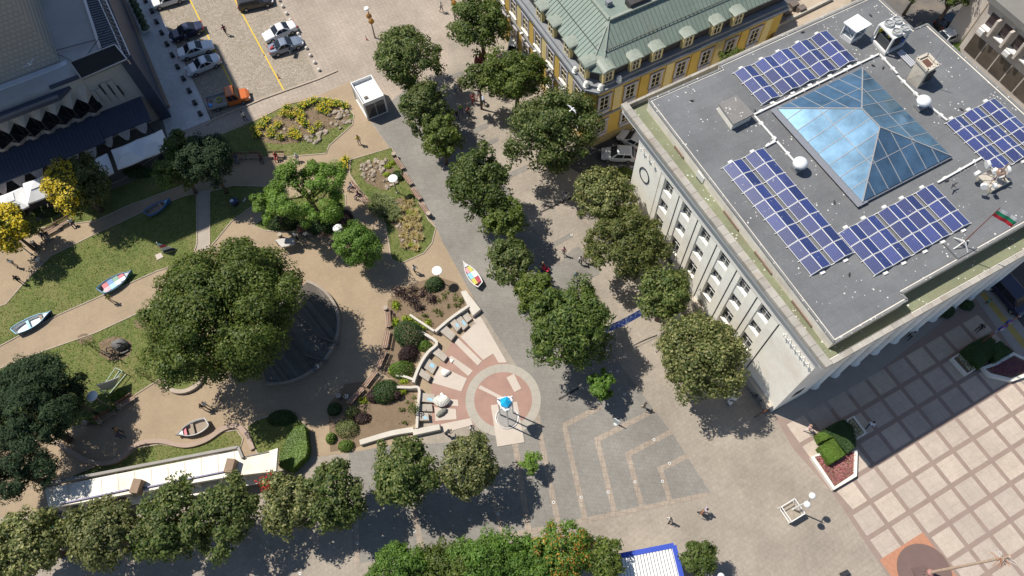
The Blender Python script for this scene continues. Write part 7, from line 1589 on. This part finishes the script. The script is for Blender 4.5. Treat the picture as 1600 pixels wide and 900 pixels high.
# ------------------------------------------------------------------ people
skin_ = flat('skin', (.42, .26, .19), .6); skin2 = flat('skin_tan', (.33, .19, .13), .6); hairm = [flat('hair_dark', (.02, .015, .012), .7), flat('hair_brown', (.08, .045, .025), .7), flat('hair_fair', (.28, .2, .11), .7), flat('hair_grey', (.35, .34, .33), .7)]
def cloth(c): return flat('cloth_%d_%d_%d' % tuple(int(x*99) for x in c), c, .9)
def person_mesh(name, pose):
    """one continuous skinned body; pose gives joint positions"""
    J = dict(pelvis=(0, 0, .95), waist=(0, 0, 1.1), chest=(.02, 0, 1.32), neck=(.02, 0, 1.47), head=(.05, 0, 1.6), top=(.04, 0, 1.7), nose=(.12, 0, 1.6),
             sl=(0, .17, 1.4), sr=(0, -.17, 1.4), hl=(0, .1, .9), hr=(0, -.1, .9)); J.update(pose)
    R = dict(pelvis=.15, waist=.13, chest=.155, neck=.06, head=.095, top=.07, nose=.035, sl=.065, sr=.065, el=.045, er=.045, wl=.032, wr=.032, pl=.038, pr=.038, hl=.1, hr=.1, kl=.065, kr=.065, al=.045, ar=.045, tl=.04, tr=.04)
    E = [('pelvis', 'waist', 1), ('waist', 'chest', 1), ('chest', 'neck', 1), ('neck', 'head', 0), ('head', 'top', 0), ('head', 'nose', 0)]
    for s in 'lr': E += [('chest', 's'+s, 1), ('s'+s, 'e'+s, 1), ('e'+s, 'w'+s, 4), ('w'+s, 'p'+s, 0), ('pelvis', 'h'+s, 2), ('h'+s, 'k'+s, 2), ('k'+s, 'a'+s, 5), ('a'+s, 't'+s, 3)]
    for s in 'lr':                                             # five fingers rooted in the palm
        w_, p_ = Vector(J['w'+s]), Vector(J['p'+s]); d = (p_-w_).normalized(); sd = d.cross(Vector((0, 0, 1)) if abs(d.z) < .9 else Vector((1, 0, 0))).normalized()
        for i in range(5):
            off = (i-2)*.019; base_ = p_ if i else p_-d*.03; tip = base_+d*(.075-.008*abs(i-2) if i else .03)+sd*(off if i else -.055); J['f%s%d' % (s, i)] = tuple(tip); R['f%s%d' % (s, i)] = .009; E.append(('p'+s, 'f%s%d' % (s, i), 0))
    names = list(J); idx = {n: i for i, n in enumerate(names)}
    me = bpy.data.meshes.new(name); me.from_pydata([J[n] for n in names], [(idx[a], idx[b]) for a, b, _ in E], []); o = bpy.data.objects.new(name, me); COL.objects.link(o)
    sk = o.modifiers.new('s', 'SKIN'); o.modifiers.new('u', 'SUBSURF').levels = 1
    for n in names: v = me.skin_vertices[0].data[idx[n]]; v.radius = (R[n], R[n]); v.use_root = n == 'pelvis'
    dg = bpy.context.evaluated_depsgraph_get(); ev = bpy.data.meshes.new_from_object(o.evaluated_get(dg)); ev.name = name
    bpy.data.objects.remove(o); bpy.data.meshes.remove(me)
    segs = [(np.array(J[a]), np.array(J[b]), k) for a, b, k in E]; mi = []
    for p in ev.polygons:
        c = np.array(p.center); best = min(segs, key=lambda s: np.linalg.norm(c-(s[0]+(s[1]-s[0])*np.clip(((c-s[0])@(s[1]-s[0]))/((s[1]-s[0])@(s[1]-s[0])+1e-9), 0, 1)))); mi.append(best[2])
    ev.materials.clear()
    for _ in range(6): ev.materials.append(skin_)
    ev.polygons.foreach_set('material_index', mi); ev.polygons.foreach_set('use_smooth', [True]*len(mi)); ev.update()
    hb2 = MB(); hp = Vector(J['head']); hb2.ball(hp+Vector((-.025, 0, .045)), .115, 12, 8, 1, .92, 1.05); hm = hb2.mesh(name+'_hair', smooth_=True); hm.materials.append(hairm[0]); return ev, hm
POSES = {
 'walk': dict(el=(-.08, .25, 1.12), wl=(.1, .24, .92), pl=(.16, .23, .86), er=(.02, -.25, 1.12), wr=(-.12, -.26, .93), pr=(-.16, -.26, .86), kl=(.16, .1, .5), al=(.12, .1, .08), tl=(.3, .1, .035), kr=(-.04, -.1, .5), ar=(-.28, -.1, .13), tr=(-.16, -.1, .04)),
 'stride': dict(el=(.08, .26, 1.13), wl=(.22, .2, 1.0), pl=(.28, .19, .98), er=(-.16, -.24, 1.14), wr=(-.22, -.24, .92), pr=(-.22, -.24, .85), kl=(-.02, .1, .49), al=(-.3, .1, .16), tl=(-.18, .1, .05), kr=(.2, -.1, .52), ar=(.26, -.1, .08), tr=(.42, -.1, .045)),
 'stand': dict(el=(-.02, .25, 1.12), wl=(.06, .24, .9), pl=(.08, .23, .83), er=(.02, -.26, 1.14), wr=(.2, -.14, 1.12), pr=(.26, -.1, 1.15), kl=(.02, .11, .5), al=(0, .12, .08), tl=(.16, .14, .035), kr=(.0, -.11, .5), ar=(-.02, -.12, .08), tr=(.14, -.14, .035)),
 'sit': dict(pelvis=(0, 0, .55), waist=(-.02, 0, .7), chest=(-.03, 0, .92), neck=(-.01, 0, 1.07), head=(.03, 0, 1.2), top=(.02, 0, 1.3), nose=(.1, 0, 1.19), sl=(-.03, .17, 1.0), sr=(-.03, -.17, 1.0), el=(.02, .25, .76), wl=(.22, .18, .68), pl=(.29, .16, .67), er=(.02, -.25, .76), wr=(.2, -.16, .7), pr=(.27, -.14, .68), hl=(.06, .1, .53), hr=(.06, -.1, .53), kl=(.46, .13, .52), al=(.44, .13, .08), tl=(.6, .14, .035), kr=(.46, -.13, .52), ar=(.5, -.13, .08), tr=(.66, -.14, .035)),
 'bend': dict(pelvis=(-.12, 0, .9), waist=(.0, 0, 1.02), chest=(.22, 0, 1.14), neck=(.38, 0, 1.2), head=(.5, 0, 1.22), top=(.58, 0, 1.27), nose=(.56, 0, 1.16), sl=(.26, .17, 1.16), sr=(.26, -.17, 1.16), el=(.34, .22, .9), wl=(.44, .16, .7), pl=(.47, .15, .63), er=(.32, -.22, .9), wr=(.46, -.15, .74), pr=(.5, -.14, .68), hl=(-.12, .1, .87), hr=(-.12, -.1, .87), kl=(-.02, .12, .48), al=(-.1, .12, .08), tl=(.06, .13, .035), kr=(.02, -.12, .48), ar=(-.02, -.12, .08), tr=(.14, -.13, .035)),
}
PM = {k: person_mesh('person_'+k, v) for k, v in POSES.items()}
PN = [0]
def person(label, px, py, shirt, legs, pose='walk', face=0.0, hair=0, short=False, sleeves=False, zc=None, z=None, scale=1.0):
    PN[0] += 1; body, hm = PM[pose]; zz = z if z is not None else .012; c = P(px, py, (zc if zc is not None else (.55 if pose == 'sit' else .8))*scale+zz)
    t = thing('person', label, 'person', (c.x, c.y, zz), face); sk = skin_ if PN[0] % 3 else skin2
    o = bpy.data.objects.new('body', body); COL.objects.link(o); o.parent = t; ms = [sk, cloth(shirt), cloth(legs), flat('shoe', (.05, .05, .05), .7), cloth(shirt) if sleeves else sk, sk if short else cloth(legs)]
    for i, m in enumerate(ms): o.material_slots[i].link = 'OBJECT'; o.material_slots[i].material = m
    h = bpy.data.objects.new('hair', hm); COL.objects.link(h); h.parent = t; h.material_slots[0].link = 'OBJECT'; h.material_slots[0].material = hairm[hair]
    t.scale = (scale,)*3; return t
bl_, wh_, nv_, gy_, rd_, bg_, dn_, yl_, gn_, pk_ = (.025, .025, .028), (.7, .7, .68), (.03, .04, .1), (.25, .25, .26), (.4, .04, .05), (.45, .38, .28), (.08, .12, .22), (.55, .5, .05), (.2, .5, .06), (.55, .3, .3)
person('person in dark red top striding across the car park', 351, 47, (.2, .05, .07), bl_, 'stride', -.8, 0, True)
person('person in navy standing between the parked cars', 292, 61, nv_, bl_, 'stand', 2.4); person('person in pale top walking on the shaded pavement', 381, 182, wh_, nv_, 'walk', 2.5)
person('person in red bending at the boot of the blue grey car', 424, 78, rd_, bl_, 'bend', .6); person('person in a yellow vest on the park entrance path', 560, 219, yl_, gy_, 'stand', -1.2)
person('person in white walking on the tiled square', 689, 11, wh_, gy_, 'walk', -.5, 3)
for a in [('person in white top walking with a companion in yellow', 712, 139, (.5, .55, .6), dn_, 'walk', -1.3), ('person in yellow top walking beside one in white', 719, 135, (.45, .42, .15), bl_, 'walk', -1.3), ('person in white dress near the sprawling tree', 747, 149, wh_, pk_, 'stride', -1.9),
          ('person in a long red dress near the sprawling tree', 739, 154, rd_, rd_, 'stand', -1.0), ('person in pale blue by the sprawling tree shade', 755, 157, (.5, .55, .65), bl_, 'bend', 2.0), ('person in a bright green vest in a group of walkers', 720, 171, gn_, dn_, 'walk', -1.0), ('person in dark red at the edge of the walking group', 731, 174, (.25, .06, .05), bl_, 'stride', -.4),
          ('person in black in the shade of the promenade trees', 707, 178, bl_, bl_, 'walk', -1.0), ('second person in black in the promenade tree shade', 714, 180, bl_, nv_, 'walk', -1.1), ('person in white under the broad lime tree', 884, 308, (.55, .55, .58), gy_, 'walk', -1.4),
          ('person in pink top walking alone on the tan paving', 881, 393, pk_, gy_, 'walk', 1.3), ('person in dark clothes behind a red pushchair', 848, 416, bl_, bl_, 'walk', -.6), ('person in white and black pair by the olive tree', 907, 407, wh_, bl_, 'walk', -1.4), ('person in brown beside the one in white by the olive tree', 914, 404, (.2, .12, .08), bg_, 'walk', -1.4),
          ('person in blue top and red cap on the promenade', 900, 431, (.1, .25, .4), gy_, 'walk', 1.8), ('person in white top walking out of the park', 648, 421, wh_, bl_, 'stride', 2.4), ('person in black and beige crossing the chevron paving', 1007, 634, bl_, bg_, 'stride', -.3),
          ('person in brown walking with a companion below the chevron', 1096, 801, (.22, .1, .06), bl_, 'stride', -.3), ('person in pale violet walking with a companion in brown', 1102, 798, (.5, .45, .55), wh_, 'walk', -.4), ('person in white top walking near the chevron end', 1046, 812, wh_, bl_, 'walk', -2.2),
          ('person in pink walking at the edge of the building shade', 1264, 669, (.6, .35, .33), wh_, 'walk', 3.0), ('person in white and blue in the building shade by the planter', 1360, 664, (.6, .65, .75), nv_, 'stride', 1.1), ('person in grey walking along the columns', 1424, 524, gy_, bl_, 'walk', .8), ('person in black standing on the shaded slabs', 1532, 512, bl_, bl_, 'stand', -2.4),
          ('person in yellow top walking on the sandy path', 171, 467, (.4, .38, .1), bg_, 'stride', 2.6), ('person in black top by the sandy playground', 317, 636, bl_, bg_, 'stand', -.7), ('person in white top beside one in black on the playground', 321, 633, wh_, bg_, 'stand', 2.4),
          ('person in white on the path below the golden tree', 62, 408, wh_, gy_, 'stride', -.7), ('person in dark top near the lawn corner', 28, 437, bl_, bl_, 'stride', -.6), ('person in white top at the shaded path edge', 19, 411, wh_, bg_, 'walk', -1.5), ('person in brown walking under the cedar shadow', 184, 673, (.3, .2, .12), bl_, 'walk', 2.8), ('person in navy walking under the cedar shadow', 187, 681, nv_, nv_, 'walk', 2.8),
          ('person in white shorts in the group by the grey board', 462, 369, wh_, bl_, 'stand', 1.0), ('person in dark red in the group by the grey board', 470, 362, (.3, .06, .05), bl_, 'stand', -1), ('person in white tee in the group by the grey board', 478, 368, wh_, nv_, 'stride', 2.2),
          ('person in black beside the red stroller wheel by the arcade', 698, 677, bl_, bl_, 'bend', .4), ('person in black and white below the stone circle', 737, 669, wh_, bl_, 'walk', -.6), ('person in black standing in the back yard by the cars', 1489, 42, (.4, .04, .08), bl_, 'stand', 1)]: person(*a, hair=PN[0] % 3)
person('small child in pink on the sandy playground', 340, 621, pk_, wh_, 'stride', -.7, 2, True, scale=.62); person('child in green by the parked dark van', 1543, 472, (.1, .3, .25), bl_, 'stride', .6, 1, True, scale=.7)
for a in [('person in white sitting on the rim of the round stage', 497, 573, wh_, dn_, -2.6, .5), ('person in pale blue sitting at the foot of the curved bench row', 543, 621, (.5, .58, .68), gy_, 2.6, 0), ('person in white sitting on the bench under the golden tree', 112, 347, wh_, bl_, -1.1, 0), ('person in navy sitting under the golden tree', 66, 368, nv_, nv_, -1.1, 0), ('person in black sitting under the golden tree', 73, 367, bl_, gy_, -1.1, 0),
          ('person in dark red lounging on the shaded bench', 362, 246, (.2, .05, .07), pk_, -1.5, 0), ('person in blue jeans lounging on the shaded bench', 369, 247, (.05, .06, .15), dn_, -1.4, 0), ('person in brown sitting on the middle shaded bench', 408, 246, (.15, .09, .06), bl_, -1.5, 0), ('person in red sitting at the end of the shaded bay', 431, 244, rd_, rd_, -1.5, 0), ('person in white sitting under the acacia edge', 464, 246, wh_, gy_, -1.5, 0),
          ('person in white and blue sitting on the east lawn bench', 549, 291, (.55, .6, .7), nv_, -2.4, 0), ('person in black and red sitting on the east lawn bench', 560, 304, (.08, .03, .05), nv_, -2.4, 0), ('person in brown sitting on the bench by the cedars', 152, 654, (.25, .1, .06), bg_, -.9, 0), ('person in blue sitting beneath the very large tree', 405, 543, (.05, .25, .55), nv_, -1, .4)]:
    person(a[0], a[1], a[2], a[3], a[4], 'sit', a[5], hair=PN[0] % 4, z=.012+a[6])
pc = thing('pushchair', 'red pushchair pushed along the promenade', 'pushchair', tuple(P(853, 424)), -.6); o = MB()
pr_ = [(-.3, .5), (.28, .42), (.36, .55), (-.05, .62), (-.28, 1.0), (-.42, .98)]; o.loft([[Vector((x, y, z)) for x, z in pr_] for y in (-.22, .22)]); o.build('seat', flat('pushchair_red', (.55, .03, .06), .7), pc, local=True)
o = MB(); o.bar((-.42, 0, .95), (-.62, 0, 1.05), .04); o.bar((-.62, -.22, 1.05), (-.62, .22, 1.05), .04); o.bar((-.3, -.2, .2), (.1, -.2, .5), .03); o.bar((-.3, .2, .2), (.1, .2, .5), .03); o.bar((.35, 0, .15), (.1, 0, .5), .03); o.build('frame', darkm, pc, local=True)
for x, y in ((-.32, -.26), (-.32, .26), (.36, 0)): o = MB(); o.tube([(x, y-.03, .14), (x, y+.03, .14)], .14, 12); o.build('wheel', tyre, pc, local=True)
